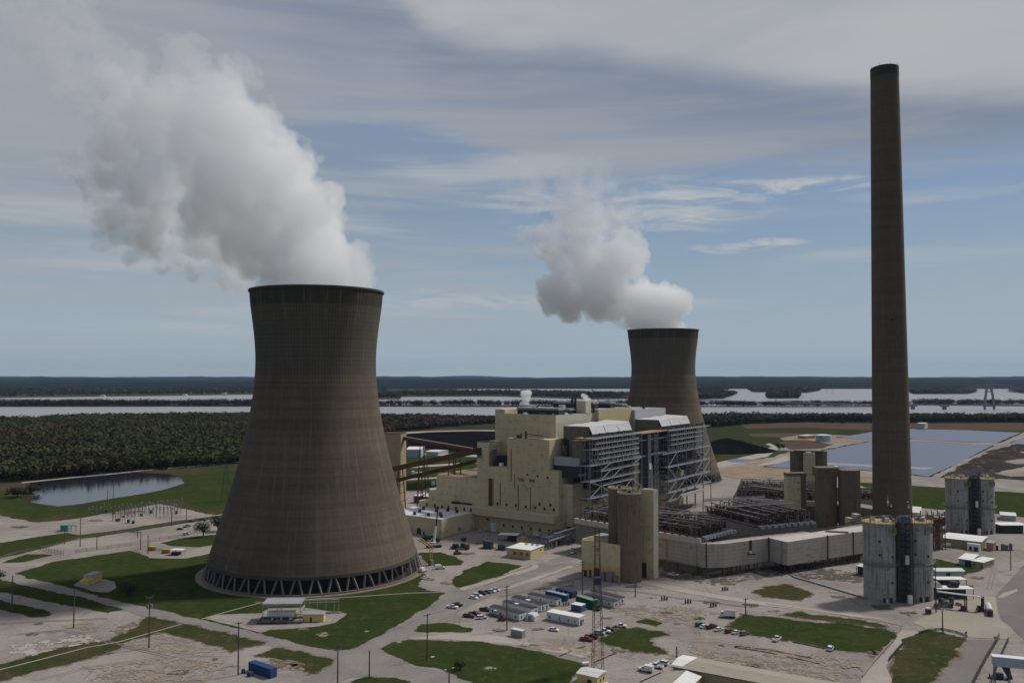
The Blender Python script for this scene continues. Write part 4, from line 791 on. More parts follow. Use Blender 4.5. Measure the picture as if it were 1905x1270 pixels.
# galleries
def gallery(b0, b1, levels, a0=84.2, a1=91.0, zt=68, cols=6, seed=1):
    g = random.Random(seed)
    for z, e0, e1 in levels:
        mb = MB(); mb.box(a0, a1, b0 + e0, b1 - e1, z - .35, z); mb.build('platform', M_PLAT, PB)
        mb = MB(); mb.bar((a1, b0 + e0, z - .15), (a1, b1 - e1, z - .15), .3, .7); mb.bar((a1, b0 + e0, z + 1.1), (a1, b1 - e1, z + 1.1), .12)
        mb.bar((a0, b0 + e0, z - .15), (a1, b0 + e0, z - .15), .3, .7)
        n = int((b1 - b0) / 4)
        for k in range(n + 1): y = b0 + e0 + (b1 - e1 - b0 - e0) * k / n; mb.bar((a1, y, z), (a1, y, z + 1.1), .1)
        mb.build('handrail', M_PALE, PB)
    for k in range(cols):
        y = b0 + (b1 - b0) * k / (cols - 1)
        for a in (a0, a1):
            MB().bar((a, y, 0), (a, y, zt), .5 if a == a1 else .38).build('column', M_PLAT, PB)
    n5 = int((b1 - b0) / 4.5)
    mb = MB()
    for k in range(n5):
        y = b0 + 4 + (b1 - b0 - 10) * k / n5; mb.bar((a1 - .2, y, 50.6), (a1 - .2, y, zt - 1), .2); mb.bar((a0 + 1, y, 40), (a0 + 1, y, zt - 1), .22)
        if k % 2: mb.bar((a1 - .2, y, 50.6), (a1 - .2, y + 4.2, 57), .18); mb.bar((a1 - .2, y + 4.2, 57), (a1 - .2, y, 64), .18)
    mb.build('hanger_frame', M_PALE, PB)
    mb = MB()
    for z, e0, e1 in levels:
        if z > 50:
            for k in range(int((b1 - b0 - e0 - e1) / 3)): y = b0 + e0 + 3 * k; s_ = g.uniform(.8, 2.4); mb.box(a0 + .3, a0 + 1.8, y, y + s_, z, z + g.uniform(1.0, 2.6))
    mb.build('soot_blower_bank', M_DARK, PB, kind='stuff')
    zs = sorted(set([l[0] for l in levels]))
    big = [z for z in zs if z < 52]
    for i in range(len(big) - 1):
        for k in range(cols - 1):
            y0 = b0 + (b1 - b0) * k / (cols - 1); y1 = b0 + (b1 - b0) * (k + 1) / (cols - 1)
            if g.random() < .62:
                if g.random() < .5: y0, y1 = y1, y0
                MB().bar((a1, y0, big[i]), (a1, y1, big[i + 1]), .36).build('brace', M_PALE, PB)
    mb = MB(); z = big[-1] if big else 40
    for k in range(int((b1 - b0) / 5)):
        y0 = b0 + 5 * k; mb.bar((a1 - .3, y0, z), (a1 - .3, y0 + 2.5, z + 4), .16); mb.bar((a1 - .3, y0 + 2.5, z + 4), (a1 - .3, y0 + 5, z), .16)
    mb.build('truss', M_PALE, PB)
    mb = MB()
    for k in range(70):
        y = g.uniform(b0 + 2, b1 - 2); z = g.uniform(16, 48); s = g.uniform(.4, 2.2); mb.box(a0 - g.uniform(0, 5), a0 - .2 + g.uniform(0, 3), y, y + s * 2, z, z + s)
    for k in range(26):
        y = g.uniform(b0 + 2, b1 - 12); z = g.uniform(30, 46); mb.tube([(a0 + 1, y, z), (a0 + 1, y + g.uniform(3, 12), z + g.uniform(-1, 1)), (a0 - 4, y + 8, z - 5)], g.uniform(.2, .6), 6)
    mb.build('plant_pipework', M_ESP, PB, kind='stuff')
LV1 = [(68.2, 3, 0), (64.6, 9, 4), (61, 3, 4), (57.5, 12, 4), (54, 12, 4), (50.6, 0, 0), (45.8, 16, 4), (40, 0, 3), (36, 18, 12), (29, 0, 10), (20, 0, 40)]
gallery(3, 80, LV1, seed=4)
LV2 = [(67, 2, 2), (63.2, 6, 14), (59.6, 6, 16), (55.8, 6, 18), (49.6, -9, 0), (38.6, 0, 0), (27.5, 0, 0), (18.6, 0, 0), (12.2, 0, 70)]
gallery(126, 214, LV2, seed=9)
part('end_frame', M_CASE, (78, 84, 190, 200, 40, 66))
sh = part('lift_shaft', mat('lift_blue', (.075, .085, .115), .2, .5), (86, 90.5, 92, 97, 0, 66)); part('lift_car', M_HOOD, (90.5, 91.2, 92.5, 96.2, 40, 44.5), parent=sh)
mb = MB()
for z in range(2, 66, 4): mb.box(85.9, 90.62, 91.8, 97.2, z, z + .5)
mb.build('lift_bracing', M_PLAT, sh)
mb = MB()
for b in (104, 110):
    for a in (84, 90): mb.bar((a, b, 0), (a, b, 67), .5)
for k in range(12):
    z = 6 + k * 5; mb.bar((90, 104, z), (90, 110, z + 5), .3); mb.bar((90, 110, z), (90, 104, z + 5), .25); mb.bar((90, 104, z), (90, 110, z), .3); mb.bar((84, 104, z), (90, 104, z + 5), .25)
mb.build('stair_tower', M_PLAT, PB)
part('bridge', M_PLAT, (84, 90, 78, 128, 50.2, 50.7), (84, 90, 78, 128, 62, 62.4)); part('roof_deck', mat('ochre_deck', (.30, .22, .12)), (80, 91, 2, 12, 68.3, 68.7), (78, 90, 82, 128, 67.0, 67.4), (82, 91, 124, 134, 67.1, 67.5))
part('link_wall', M_CASE, (74, 82, 82, 108, 0, 62)); part('link_wall', M_CREAMD, (82, 83, 84, 91, 20, 58))
part('transfer_floor', M_GREYCLAD, (84, 92, 150, 196, 12.5, 14.6))
# ------------------------------------------------------------------ precipitators with their rooftop steel
def precip(o, az, poly, rows, label, group, wall=M_ESP, zt=20.0, seed=2, bridges=(), name='precipitator'):
    t = thing(name, label, 'precipitator', (o[0], o[1], 0), R(-az), group); g = random.Random(seed)
    MB().prism(poly, 4, zt).build('casing', wall, t); MB().prism([(x * .96, y * .94 + 1) for x, y in poly], 0, 4).build('hopper_house', M_CASE, t)
    MB().prism([(x, y) for x, y in poly], zt, zt + .5).build('roof_deck', M_SOOT, t)
    xs = [p[0] for p in poly]; ys = [p[1] for p in poly]
    for y, x0, x1, h in rows:
        mb = MB(); zb = zt + h; mb.bar((x0, y, zb), (x1, y, zb), .5, .45); mb.build('roof_beam', M_BEAM, t); MB().bar((x0 + 3, y + 1.9, zb - .4), (x1 - g.uniform(2, 9), y + 1.9, zb - .5), .3, .3).build('roof_beam', M_RUST, t)
        mb = MB(); n = int((x1 - x0) / 4.2)
        for k in range(n + 1):
            x = x0 + (x1 - x0) * k / n; mb.bar((x, y, zt), (x, y, zb), .38); mb.bar((x, y, zt + h * .5), (x + (x1 - x0) / n * .9, y, zb), .18)
            if k % 2: mb.bar((x, y, zb - .6), (x, y + 5.5, zb - 1.2), .3)
        mb.build('roof_post', M_RUST, t)
        mb = MB()
        for k in range(int((x1 - x0) / 9)):
            x = x0 + 4 + 9 * k; mb.bar((x, y, zb - .2), (x + g.uniform(-1, 1), y + 7, zb - .4), .3); mb.bar((x + 4, y, zb - 2.6), (x + 4, y + 6.5, zb - 2.8), .22); mb.bar((x + 2, y + 3, zt), (x + 2, y + 3, zb - .6), .25)
        mb.build('cross_beam', M_RUST if y % 2 else M_BEAM, t)
        mb = MB(); mt_ = MB()
        for k in range(int((x1 - x0) / 1.3)):
            x = x0 + 1.3 * k + g.uniform(0, .8); b = (mb if g.random() < .75 else mt_); yy = y + g.uniform(.4, 6.2); s = g.uniform(.3, .8)
            b.box(x, x + s * 1.6, yy, yy + s * 1.4, zt + .5, zt + .5 + g.uniform(.6, 4.2))
        mb.build('rapper_bank', M_DARK, t, kind='stuff'); mt_.build('insulator_bank', M_BEAM, t, kind='stuff')
        mb = MB(); mb.box(x0, x1, y + 2.2, y + 3.4, zt + 3.0, zt + 3.15)
        for k in range(int((x1 - x0) / 5)): mb.bar((x0 + 5 * k, y + 2.2, zt + .5), (x0 + 5 * k, y + 2.2, zt + 4.1), .16)
        mb.bar((x0, y + 2.2, zt + 4.1), (x1, y + 2.2, zt + 4.1), .12); mb.build('catwalk', M_RUST, t)
    for (p, q, w) in bridges:
        mb = MB(); mb.bar(p, q, w, .35); d = (Vector(q) - Vector(p)).normalized(); s = Vector((-d.y, d.x, 0)) * w * .5
        for sg in (-1, 1): mb.bar(Vector(p) + s * sg + Vector((0, 0, 1.1)), Vector(q) + s * sg + Vector((0, 0, 1.1)), .22)
        for sg in (.3, -.3): mb.bar(Vector(p) + s * sg + Vector((0, 0, .35)), Vector(q) + s * sg + Vector((0, 0, .35)), .2)
        mb.build('access_bridge', M_BEAM, t)
    return t
E1 = (104.4, 467.5)
e1t = precip(E1, 46, [(-94, 2), (-1, 2), (-1, 37), (-30, 47), (-94, 56)], [(6, -90, -4, 5.2), (13, -90, -4, 6), (20, -90, -5, 6), (27, -90, -5, 6.5), (34, -88, -8, 6.5), (41, -88, -34, 7)],
       'grey precipitator roofed with rusty steel posts, left of its twin, behind the fluted brown silos', 'precipitators', seed=3, bridges=(((-47, 12, 28.0), (-20, 38, 27.4), 2.4),))
mb = MB()
for k in range(9): mb.box(-2.2, 1.2, 4 + k * 3.6, 6.4 + k * 3.6, 19.4, 21.0)
mb.build('eave_hood', M_PALE, e1t)
mb = MB(); mb.box(-94, -1, .2, 2, 17.2, 20.4); mb.build('eave_band', M_DUCTR, e1t)
for k in range(18): part('eave_vent', M_RUST, (-90 + k * 5, -88.9 + k * 5, .4, 1.6, 20.4, 21.6), parent=e1t)
E2 = (146.0, 501.0)
e2t = precip(E2, 66, [(-62, 3), (-1, .5), (-1, 46), (-30, 60), (-62, 58)], [(5, -60, -5, 5), (12, -60, -5, 6), (19, -60, -6, 7), (26, -60, -6, 7), (33, -58, -6, 7), (40, -58, -8, 7), (47, -56, -12, 6.4)],
       'grey precipitator roofed with rusty steel posts, right of its twin, behind the long ducts', 'precipitators', seed=8, bridges=(((-34, 4, 27.6), (-30, 54, 27.6), 2.4), ((-60, 6, 27.8), (-57, 54, 27.8), 2.2)))
mb = MB()
for k in range(9): mb.box(-3.4, .4, 2 + k * 4.9, 5.0 + k * 4.9, 19.4, 21.0)
mb.build('eave_hood', M_PALE, e2t)
mb = MB(); mb.add([(-62, 2.2, 20), (-20, .9, 20), (-2, .2, 18), (-2, .2, 6), (-62, 2.2, 6)], [(0, 1, 2, 3, 4)]); mb.build('side_sheet', M_ESP, e2t)
E3 = (182.0, 617.3)
e3t = precip(E3, 18, [(-20, 2), (52, 2), (52, 84), (-18, 90)], [(5, -17, 46, 6), (14, -17, 46, 6.5), (24, -17, 48, 6), (36, -17, 48, 6), (48, -17, 48, 6), (60, -17, 48, 6), (72, -17, 48, 6)],
       'distant grey precipitator with rusty roof steel, left of the farther brown silos', 'precipitators', seed=13, bridges=(((-8, 24, 27), (16, 4, 27), 3.5), ((-4, 48, 27), (6, 78, 27), 4)))
mb = MB(); mb.box(-20, 52, .3, 2, 16.5, 20.3); mb.build('eave_band', M_DUCTR, e3t)
precip((262, 640), 5, [(-22, 4), (30, 4), (30, 70), (-22, 70)], [(6, -20, 26, 5), (16, -20, 26, 5), (30, -20, 26, 5)], 'far precipitator glimpsed between the brown silos and the chimney', 'precipitators', seed=17, zt=16)
# ------------------------------------------------------------------ flue ducts on legs
P0 = Vector(U(1080, 970, 18)); Pn = [Vector(p) for p in ((106.8, 465.6), (117.2, 466.5), (146.4, 482.8), (153.4, 471.1), (182.3, 488.9), (201.3, 499.3), (214.3, 505.6))]
inA = Vector((math.sin(R(46)), math.cos(R(46)))); nC = Vector((-.50, .866))
fd = thing('flue_duct', 'long grey lagged flue duct on rusty legs, kinking round the precipitators towards the chimney', 'flue duct', (120, 475, 0)); FO = Vector((120, 475))
def loc(pts): return [tuple(p - FO) for p in pts]
secs = [[P0, Pn[0], Pn[0] + inA * 6.5, P0 + inA * 6.5], [Pn[0] + Vector((.3, 0)), Pn[1], Pn[2], Pn[2] + nC * 8, Pn[0] + inA * 9], [Pn[2] + Vector((.3, .2)), Pn[3], Pn[4], Pn[4] + nC * 17, Pn[2] + nC * 11],
        [Pn[4] + Vector((.3, .2)), Pn[5], Pn[5] + nC * 13, Pn[4] + nC * 13], [Pn[5] + Vector((.3, .2)), Pn[6], Vector((238, 530)), Vector((232, 548)), Pn[5] + nC * 13]]
for s_ in secs:
    d_ = MB().prism(loc(s_), 5, 17.75).build('duct_section', M_DUCT, fd); MB().prism(loc(s_), 17.75, 18.05).build('roof', M_DUCTR, d_)
for p in (Pn[0], Pn[2], Pn[4], Pn[5]):
    q = p - FO - nC * .15; MB().box(q.x - .35, q.x + .35, q.y - .3, q.y + .5, 4.8, 18.4).build('expansion_joint', M_RUST, fd)
q = (Pn[1] * .42 + Pn[2] * .58) - FO; MB().box(q.x - .5, q.x + .6, q.y - 1.0, q.y - .1, 11, 18.3).build('drop_pipe', M_RUST, fd); MB().box(q.x - 2.2, q.x + 2.4, q.y - 1.8, q.y - .2, 10.4, 11.0).build('bracket_platform', M_DARK, fd)
MB().box(q.x - .9, q.x + .3, q.y - 1.6, q.y - .8, 11.0, 12.3).build('instrument_box', M_WHITE, fd)
for a, b, n in ((P0, Pn[0], 7), (Pn[1], Pn[2], 5), (Pn[2], Pn[3], 2), (Pn[3], Pn[4], 4), (Pn[4], Pn[5], 4), (Pn[5], Pn[6], 2)):
    for k in range(n):
        p = a.lerp(b, (k + .5) / n) - FO; d_ = (b - a).normalized(); nn = Vector((-d_.y, d_.x))
        for off in (1.2, 5.6):
            c = p + nn * off; MB().box(c.x - .25, c.x + .25, c.y - .25, c.y + .25, 0, 5).build('leg', M_RUST, fd)
        if k % 2 == 0:
            c = p + nn * 1.2; e = c + d_ * min(4.5, (b - a).length / n); mb = MB(); mb.bar((c.x, c.y, .2), (e.x, e.y, 4.8), .2); mb.bar((c.x, c.y, 4.8), (e.x, e.y, .2), .2); mb.build('cross_brace', M_RUST, fd)
a = P0 + inA * 4; b = Pn[0] + inA * 4 - (Pn[0] - P0).normalized() * 4
mb = MB(); mb.prism(loc([a, b, b + inA * 4, a + inA * 4]), 0, 5); mb.build('lower_wall', mat('dim_grey_wall', (.22, .23, .23), .1, .2), fd)
mb = MB()
for off, w in ((9, .45), (10.2, .35), (11.6, .5)):
    p, q = Pn[1] + nC * off - FO, Pn[4] + nC * (off + 6) - FO; mb.bar((p.x, p.y, 18.6), (q.x, q.y, 18.8), w)
for k in range(9):
    p = (Pn[1] + nC * 8.4).lerp(Pn[4] + nC * 14.5, k / 8) - FO; q = p + nC * 4; mb.bar((p.x, p.y, 18.5), (q.x, q.y, 18.5), .3)
p, q = Pn[4] + nC * 12 - FO, Vector((236, 540)) - FO; mb.bar((p.x, p.y, 18.6), (q.x, q.y, 19), .6); mb.bar((p.x, p.y + 2, 18.6), (q.x - 6, q.y + 2, 19), .5); mb.bar((p.x + 10, p.y + 3, 18.4), (p.x + 22, p.y - 1, 18.4), 3.4, .3)
mb.build('pipe_run', M_RUST, fd)
f2 = thing('flue_duct', 'dark grey flue duct entering the chimney from behind the tall brown silos', 'flue duct', (240, 590, 0))
MB().prism([(-14, 42), (-24, 36), (2, 4), (14, -14), (24, -6), (12, 16)], 5, 18.4).build('duct_section', M_ESP, f2); MB().box(-1, 9, 0, 10, 0, 5).build('support', M_CASE, f2)
# ------------------------------------------------------------------ brown fluted silos
def fluted(mb, cx, cy, r, z0, z1, n=28, dep=.05):
    pts = []
    for i in range(n * 2): a = math.pi * i / n; rr_ = r * (1 - dep * (i % 2)); pts.append((cx + rr_ * math.cos(a), cy + rr_ * math.sin(a)))
    mb.prism(pts, z0, z1)
def brown_silo(name, label, base, r, h, group, cap=True, cream=None):
    t = thing(name, label, 'silo', (*base, 0), 0, group)
    mb = MB(); fluted(mb, 0, 0, r, 0, h); mb.build('shell', M_BRICK, t)
    if cap:
        mb = MB(); mb.cyl(0, 0, h, h + .5, r * .99, n=40); mb.build('roof', mat('ochre_silo_roof', (.27, .175, .10), .25, .4, col2=(.15, .1, .07)), t)
        mb = MB(); mb.lathe([(r * .97, h + .5), (r * 1.0, h + .5), (r * 1.0, h + 1.2), (r * .97, h + 1.2)], 32, closed=True); mb.build('rim_kerb', M_CREAM, t)
        mb = MB(); mb.box(-1, .6, -2, -.6, h + .5, h + 1.8); mb.bar((2, 1, h), (2, 1, h + 3), .2); mb.bar((-2, 2, h), (-2, 2, h + 2.4), .3); mb.build('roof_plant', M_DARK, t)
    return t
brown_silo('brown_silo', 'front brown fluted silo, the widest of the three, beside the cream stair shaft', (63.6, 458), 6.5, 46.6, 'fluted silos by the yellow block house')
brown_silo('brown_silo', 'brown fluted silo half hidden behind the front one, above the yellow block house', (59.8, 469.5), 6.3, 47.6, 'fluted silos by the yellow block house')
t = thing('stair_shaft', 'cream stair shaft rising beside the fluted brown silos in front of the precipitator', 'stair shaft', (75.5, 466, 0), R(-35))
part('shaft', M_CREAM, (-3.6, 3.6, -2.6, 3.4, 0, 48), parent=t); part('shaded_side_panel', mat('shaded_cream', (.36, .32, .22), .1, .2), (-4.9, -3.6, -3.0, 3, 0, 45), parent=t); part('door', M_DARK, (-3.0, -.4, -2.8, -2.58, 0, 8), parent=t); part('lit_side_panel', M_CREAMP, (3.6, 4.0, -2.4, 3.4, 0, 47.6), parent=t)  # darker left panel, paler right face: shaft's shade and light put into colour
brown_silo('brown_silo', 'brown fluted silo with a boxed-in top, middle of the cluster left of the chimney', (219.5, 590), 7.3, 40.5, 'fluted silos left of the chimney', cap=False)
t = thing('silo_penthouse', 'brown box house on top of the middle fluted silo left of the chimney', 'penthouse', (219.5, 590, 40.5)); part('wall', M_BRICK, (-7.6, 6.4, -6, 5, 1.2, 6.2), parent=t); part('ledge', M_CASE, (-8, 6.8, -6.8, 5.4, 0, 1.2), parent=t); part('stair_head', M_CREAM, (6.4, 8.6, -3, 4, 1.2, 6.6), parent=t)
brown_silo('brown_silo', 'tall brown fluted silo with a rust streak, next to the chimney', (233.8, 585), 7.2, 45.4, 'fluted silos left of the chimney', cap=False)
t = thing('stair_shaft', 'tall cream stair shaft left of the brown fluted silos near the chimney', 'stair shaft', (200.5, 603, 0), R(8)); part('shaft', M_CREAM, (-5, 4.6, -3, 3, 8, 39), parent=t); part('cap', M_CASE, (-5.2, 9.5, -3.2, 3.2, 39, 41.2), parent=t); part('back_shaft', M_BRICK, (4.6, 9, -2.6, 3.0, 0, 39), parent=t); part('vent', M_DARK, (2.6, 3.4, -3.1, -2.98, 34, 35.2), (2.4, 3.2, -3.1, -2.98, 29, 30), parent=t); part('base', M_CASE, (-5, 4.6, -2.9, 3, 0, 8), parent=t)
t = thing('stair_house', 'small cream stair house with a sloping roof at the foot of the tall brown silo', 'stair house', (229.5, 569, 0), R(12)); MB().prism([(-4, -2), (.6, -2), (.6, 3), (-4, 3)], 0, 15).build('wall', M_CREAM, t); MB().prism([(.9, -3), (4.2, -3), (4.2, 3), (.9, 3)], 0, 17.4).build('wall', M_CREAMP, t); part('window', M_DARK, (-.8, -.4, -2.1, -1.98, 11, 13), (-1.6, -1.2, -2.1, -1.98, 11, 13), parent=t)
for px, nm in ((1482, 'left'), (1521, 'right')):
    brown_silo('brown_silo', 'farther brown fluted silo against the blue pond, %s of its cream shaft' % nm, ((px - 952.5) / F_PX * 722, 722), 6.6, 46, 'far fluted silos', cap=False)
t = thing('stair_shaft', 'cream stair shaft between the two farther brown fluted silos, in front of the blue pond', 'stair shaft', ((1502 - 952.5) / F_PX * 715, 715, 0), R(-15)); part('shaft', M_CREAM, (-4.6, 4.8, -4.5, 3, 0, 45), parent=t); part('cap', M_CASE, (-12, 12, -2, 3, 46.2, 47), parent=t)
# ------------------------------------------------------------------ yellow block house
(lx, ly, _), rz, L, w_ = rect((1082, 1070), (1153, 1083), (1160, 1078))
t = thing('block_house', 'tall yellow windowless block house with a sunken roof, in front of the brown silos', 'block house', (lx, ly, 0), rz); D = 20.0
y0 = -w_ / 2
part('wall', M_CREAMP if False else mat('pale_yellow_wall', (.66, .55, .33), .06, .2, col2=(.50, .42, .25), streak=.4), (-L / 2, L / 2, y0, y0 + .6, 8, 19.8), (-L / 2, -L / 2 + .6, y0 + .6, y0 + D, 8, 20.2), (L / 2 - .6, L / 2, y0 + .6, y0 + D, 8, 19.8), (-L / 2, L / 2, y0 + D, y0 + D + .6, 8, 20), parent=t)
part('lower_wall', M_YEL, (-L / 2 + .1, L / 2 - .1, y0 + .1, y0 + D + .5, 0, 8), parent=t)
part('roof', M_DARK, (-L / 2 + .6, L / 2 - .6, y0 + .6, y0 + D, 15.5, 16.2), parent=t)
part('roof_house', M_CREAM, (-L / 2 + 3, 0, y0 + 8, y0 + 16, 16.2, 21), parent=t); part('roof_house', M_ROOFG, (-L / 2 + 2.6, .4, y0 + 7.6, y0 + 16.4, 21, 21.4), parent=t)
part('roof_plant', M_RUST, (2, 5, y0 + 4, y0 + 7, 16.2, 18), (5, 10, y0 + 9, y0 + 12, 16.2, 17.6), (1, 8, y0 + 14, y0 + 15, 16.2, 18), parent=t)
part('door', M_DARK, (-L / 2 + 1.5, -L / 2 + 3.5, y0 - .06, y0 + .08, 0, 3), (-L / 2 + 5, -L / 2 + 6.5, y0 - .06, y0 + .08, 0, 4), (-L / 2 + 8, -L / 2 + 12, y0 - .06, y0 + .08, 0, 5.5), parent=t); part('canopy', M_RUST, (-L / 2 + .6, -L / 2 + 4, y0 - 1.6, y0 + .05, 3.2, 3.4), parent=t)
part('equipment', M_ESP, (2, 4.5, y0 - 3, y0 - .2, 0, 4.6), (5.5, 9, y0 - 3.4, y0 - .2, 0, 5.2), (9.5, 11.5, y0 - 2, y0 - .1, 0, 3.4), parent=t)
# ------------------------------------------------------------------ grey twin silos
def grey_silo(label, base, group, eq=True):
    t = thing('concrete_silo', label, 'silo', (*base, 0), 0, group)
    mb = MB(); mb.cyl(0, 0, 0, 38.0, 7.85, n=48); mb.build('shell', M_SILO, t, True)
    mb = MB(); mb.lathe([(7.8, 37.6), (8.4, 37.6), (8.4, 38.2), (7.8, 38.2)], 40, closed=True); mb.build('rim', mat('ochre_rim', (.34, .27, .13), .2), t)
    mb = MB(); mb.cyl(0, 0, 38.0, 38.35, 7.8, n=40); mb.build('roof', mat('ochre_roof', (.36, .27, .15), .25, .5, col2=(.2, .17, .13)), t)
    mb = MB(); mb.lathe([(7.7, 18.0), (9.1, 18.0), (9.1, 18.3), (7.7, 18.3)], 40, closed=True); mb.build('ring_walkway', mat('walkway_grey', (.2, .2, .17), .2), t)
    for nm, rr_, z0, z1, mt_ in (('ring_rail', 9.05, 18.3, 19.4, mat('ochre_steel', (.32, .27, .14))), ('roof_rail', 8.3, 38.2, 39.3, mat('ochre_steel', (.32, .27, .14)))):
        mb = MB()
        for i in range(28):
            a = 2 * math.pi * i / 28; b = 2 * math.pi * (i + 1) / 28; mb.bar((rr_ * math.cos(a), rr_ * math.sin(a), z0), (rr_ * math.cos(a), rr_ * math.sin(a), z1), .16); mb.bar((rr_ * math.cos(a), rr_ * math.sin(a), z1), (rr_ * math.cos(b), rr_ * math.sin(b), z1), .12)
            if nm == 'ring_rail': mb.bar((rr_ * math.cos(a), rr_ * math.sin(a), 18.0), (7.7 * math.cos(a), 7.7 * math.sin(a), 16.8), .2)
        mb.build(nm, mt_, t)
    a = -1.3; mb = MB(); mb.box(1.2, 4.4, -8.9, -7.2, 33.4, 33.8); mb.box(1.2, 1.5, -8.9, -7.2, 33.8, 36.6); mb.box(4.1, 4.4, -8.9, -7.2, 33.8, 36.6); mb.build('hoist_bracket', mat('ochre_steel', (.32, .27, .14)), t)
    for ang, z in ((-2.0, 29), (-2.0, 22.5), (-1.2, 21.5), (-1.25, 9)):
        mb = MB(); x, y = 7.8 * math.cos(ang), 7.8 * math.sin(ang); mb.box(x - .45, x + .45, y - .3, y + .5, z, z + 1.1); mb.build('hatch', M_DARK, t)
    for ang, w, h, mt_ in ((-1.75, 1.2, 2.4, M_DARK), (-1.35, 1.6, 2.6, M_DARK), (-1.6, .5, 2.0, M_WHITE)):
        x, y = 7.85 * math.cos(ang), 7.85 * math.sin(ang); part('door', mt_, (x - w / 2, x + w / 2, y - .18, y + .4, 0, h), parent=t)
    g = random.Random(int(base[0])); mb = MB(); m2 = MB()
    for k in range(9):
        x, y = g.uniform(-5, 5), g.uniform(-5, 5); (mb if k % 2 else MB()).box(x, x + g.uniform(.8, 2), y, y + g.uniform(.8, 2), 38.35, 38.35 + g.uniform(.8, 2.6))
    mb.bar((-6, -3, 41), (6, 0, 41), .4); mb.bar((-6, -3, 38), (-6, -3, 41), .3); mb.bar((6, 0, 38), (6, 0, 41), .3); mb.build('roof_plant', M_ESP, t, kind='stuff')
    for x, y in ((-3.5, 1), (1.5, -4), (3.4, 3)): part('filter_box', M_ROOFW, (x, x + 1.8, y, y + 1.4, 38.35, 40.4), parent=t)
    return t
SP = ((183.0, 421.0), (201.6, 423.0))
grey_silo('near streaked grey concrete silo, left of the close pair at the chimney foot', SP[0], 'near twin grey silos'); grey_silo('near streaked grey concrete silo, right of the close pair at the chimney foot', SP[1], 'near twin grey silos')
FS = ((315.6, 598.0), (332.4, 597.0))
grey_silo('distant grey concrete silo on the grass edge, left one of the far pair', FS[0], 'far twin grey silos'); grey_silo('distant grey concrete silo on the grass edge, right one of the far pair', FS[1], 'far twin grey silos')
def silo_stair(base, label, rz):
    t = thing('stair_tower', label, 'stair tower', (*base, 0), rz, 'stair towers between grey silos'); mb = MB()
    for x in (-2, 2):
        for y in (-2, 2): mb.bar((x, y, 0), (x, y, 42), .3)
    mb.build('frame', M_DARK, t); mb = MB()
    for k in range(14):
        z = 3 * k; mb.box(-2, 2, -2, 2, z + 2.6, z + 2.75); mb.bar((-2, -2, z), (2, -2, z + 2.7), .5, .2); mb.bar((-2, -2, z + 1.1), (2, -2, z + 3.8), .14); mb.bar((2, -2, z), (2, 2, z + 3), .14)
    mb.build('stair_flight', M_DARK, t)
    part('screen', mat('dark_mesh', (.05, .055, .065), .25, .6), (-3.4, -2.2, -1.2, 3.5, 0, 38.5), parent=t); part('lift_cabin', M_HOOD, (-.9, 1.0, -2.7, -2.1, 18.6, 23), parent=t); part('head_house', M_PLAT, (-2.4, 2.6, -2, 2.4, 38.6, 41), parent=t); part('control_cabinet', M_WHITE, (-.6, 1.5, -4.4, -3.0, 0, 4.2), parent=t)
    q = MB(); q.bar((3, -2, 0), (3, -2, 44), .35); q.bar((-3.8, -1, 0), (-3.8, -1, 39), .4); q.build('riser_pipe', M_RUST, t)
    return t
silo_stair((192.6, 415.4), 'dark steel stair tower squeezed between the near twin grey silos', .05); silo_stair((324.2, 591.6), 'dark steel stair tower squeezed between the far twin grey silos', .05)
# ================================================================== yard: sheds, trailers, tanks
def glabel(o, g): o['group'] = g; return o
def box_house(name, label, cat, p, h, wall, roof, group=None, over=.25, rise=0.0, openings=(), rz_add=0, z0=0.0):
    """p = three ground pixels (left, near, right corner); openings: (side, from, to, z0, z1, material, part name)"""
    (lx, ly, _), rz, L, w = rect(*p); t = thing(name, label, cat, (lx, ly, 0), rz, group)
    part('wall', wall, (-L / 2, L / 2, -w / 2, w / 2, z0, h), parent=t)
    if rise: MB().gable(-L / 2 - over, L / 2 + over, -w / 2 - over, w / 2 + over, h + .01, h + rise).build('roof', roof, t)
    else: part('roof', roof, (-L / 2 - over, L / 2 + over, -w / 2 - over, w / 2 + over, h + .005, h + .22), parent=t)
    for s, a, b, za, zb, m_, nm in openings:
        if s == 'f': part(nm, m_, (-L / 2 + a * L, -L / 2 + b * L, -w / 2 - .06, -w / 2 + .05, za, zb), parent=t)
        else: part(nm, m_, (L / 2 - .05, L / 2 + .06, -w / 2 + a * w, -w / 2 + b * w, za, zb), parent=t)
    return t, L, w
M_TRAILW = mat('trailer_white', (.58, .58, .58), .07, .8, col2=(.42, .41, .40), streak=.3, grid=(1.25, 0, .05))
M_SHING = mat('dark_shingle', (.045, .045, .050), .2, .6)
M_TANROOF = mat('tan_roof', (.335, .295, .235), .10, .2, col2=(.26, .225, .18), grid=(1.0, 0, .04))
M_TANW = mat('tan_wall', (.36, .30, .19), .08, .4, grid=(.8, 0, .05))
M_WROOF = mat('white_sheet_roof', (.72, .71, .67), .06, .3, col2=(.55, .53, .48))
M_BLUE = mat('blue_container', (.022, .060, .165), .15, .6, col2=(.02, .04, .1), grid=(.5, 0, .06))
M_NAVY = mat('navy_container', (.045, .060, .105), .15, .6, grid=(.5, 0, .06))
M_GREEN = mat('green_truck_paint', (.012, .085, .040), .15, .6)
M_TEAL = mat('teal_sheet', (.11, .26, .23), .12, .6)
M_YELP = mat('yellow_paint', (.55, .40, .03), .12, .8)
M_TYRE = mat('tyre', (.015, .015, .016), .1, 1)
M_GRN = mat('grey_green_paint', (.24, .27, .255), .12, .6, col2=(.17, .18, .17))
M_WOOD = mat('weathered_wood', (.115, .085, .068), .2, .8)
M_XFMR = mat('transformer_green', (.060, .100, .105), .2, .8)
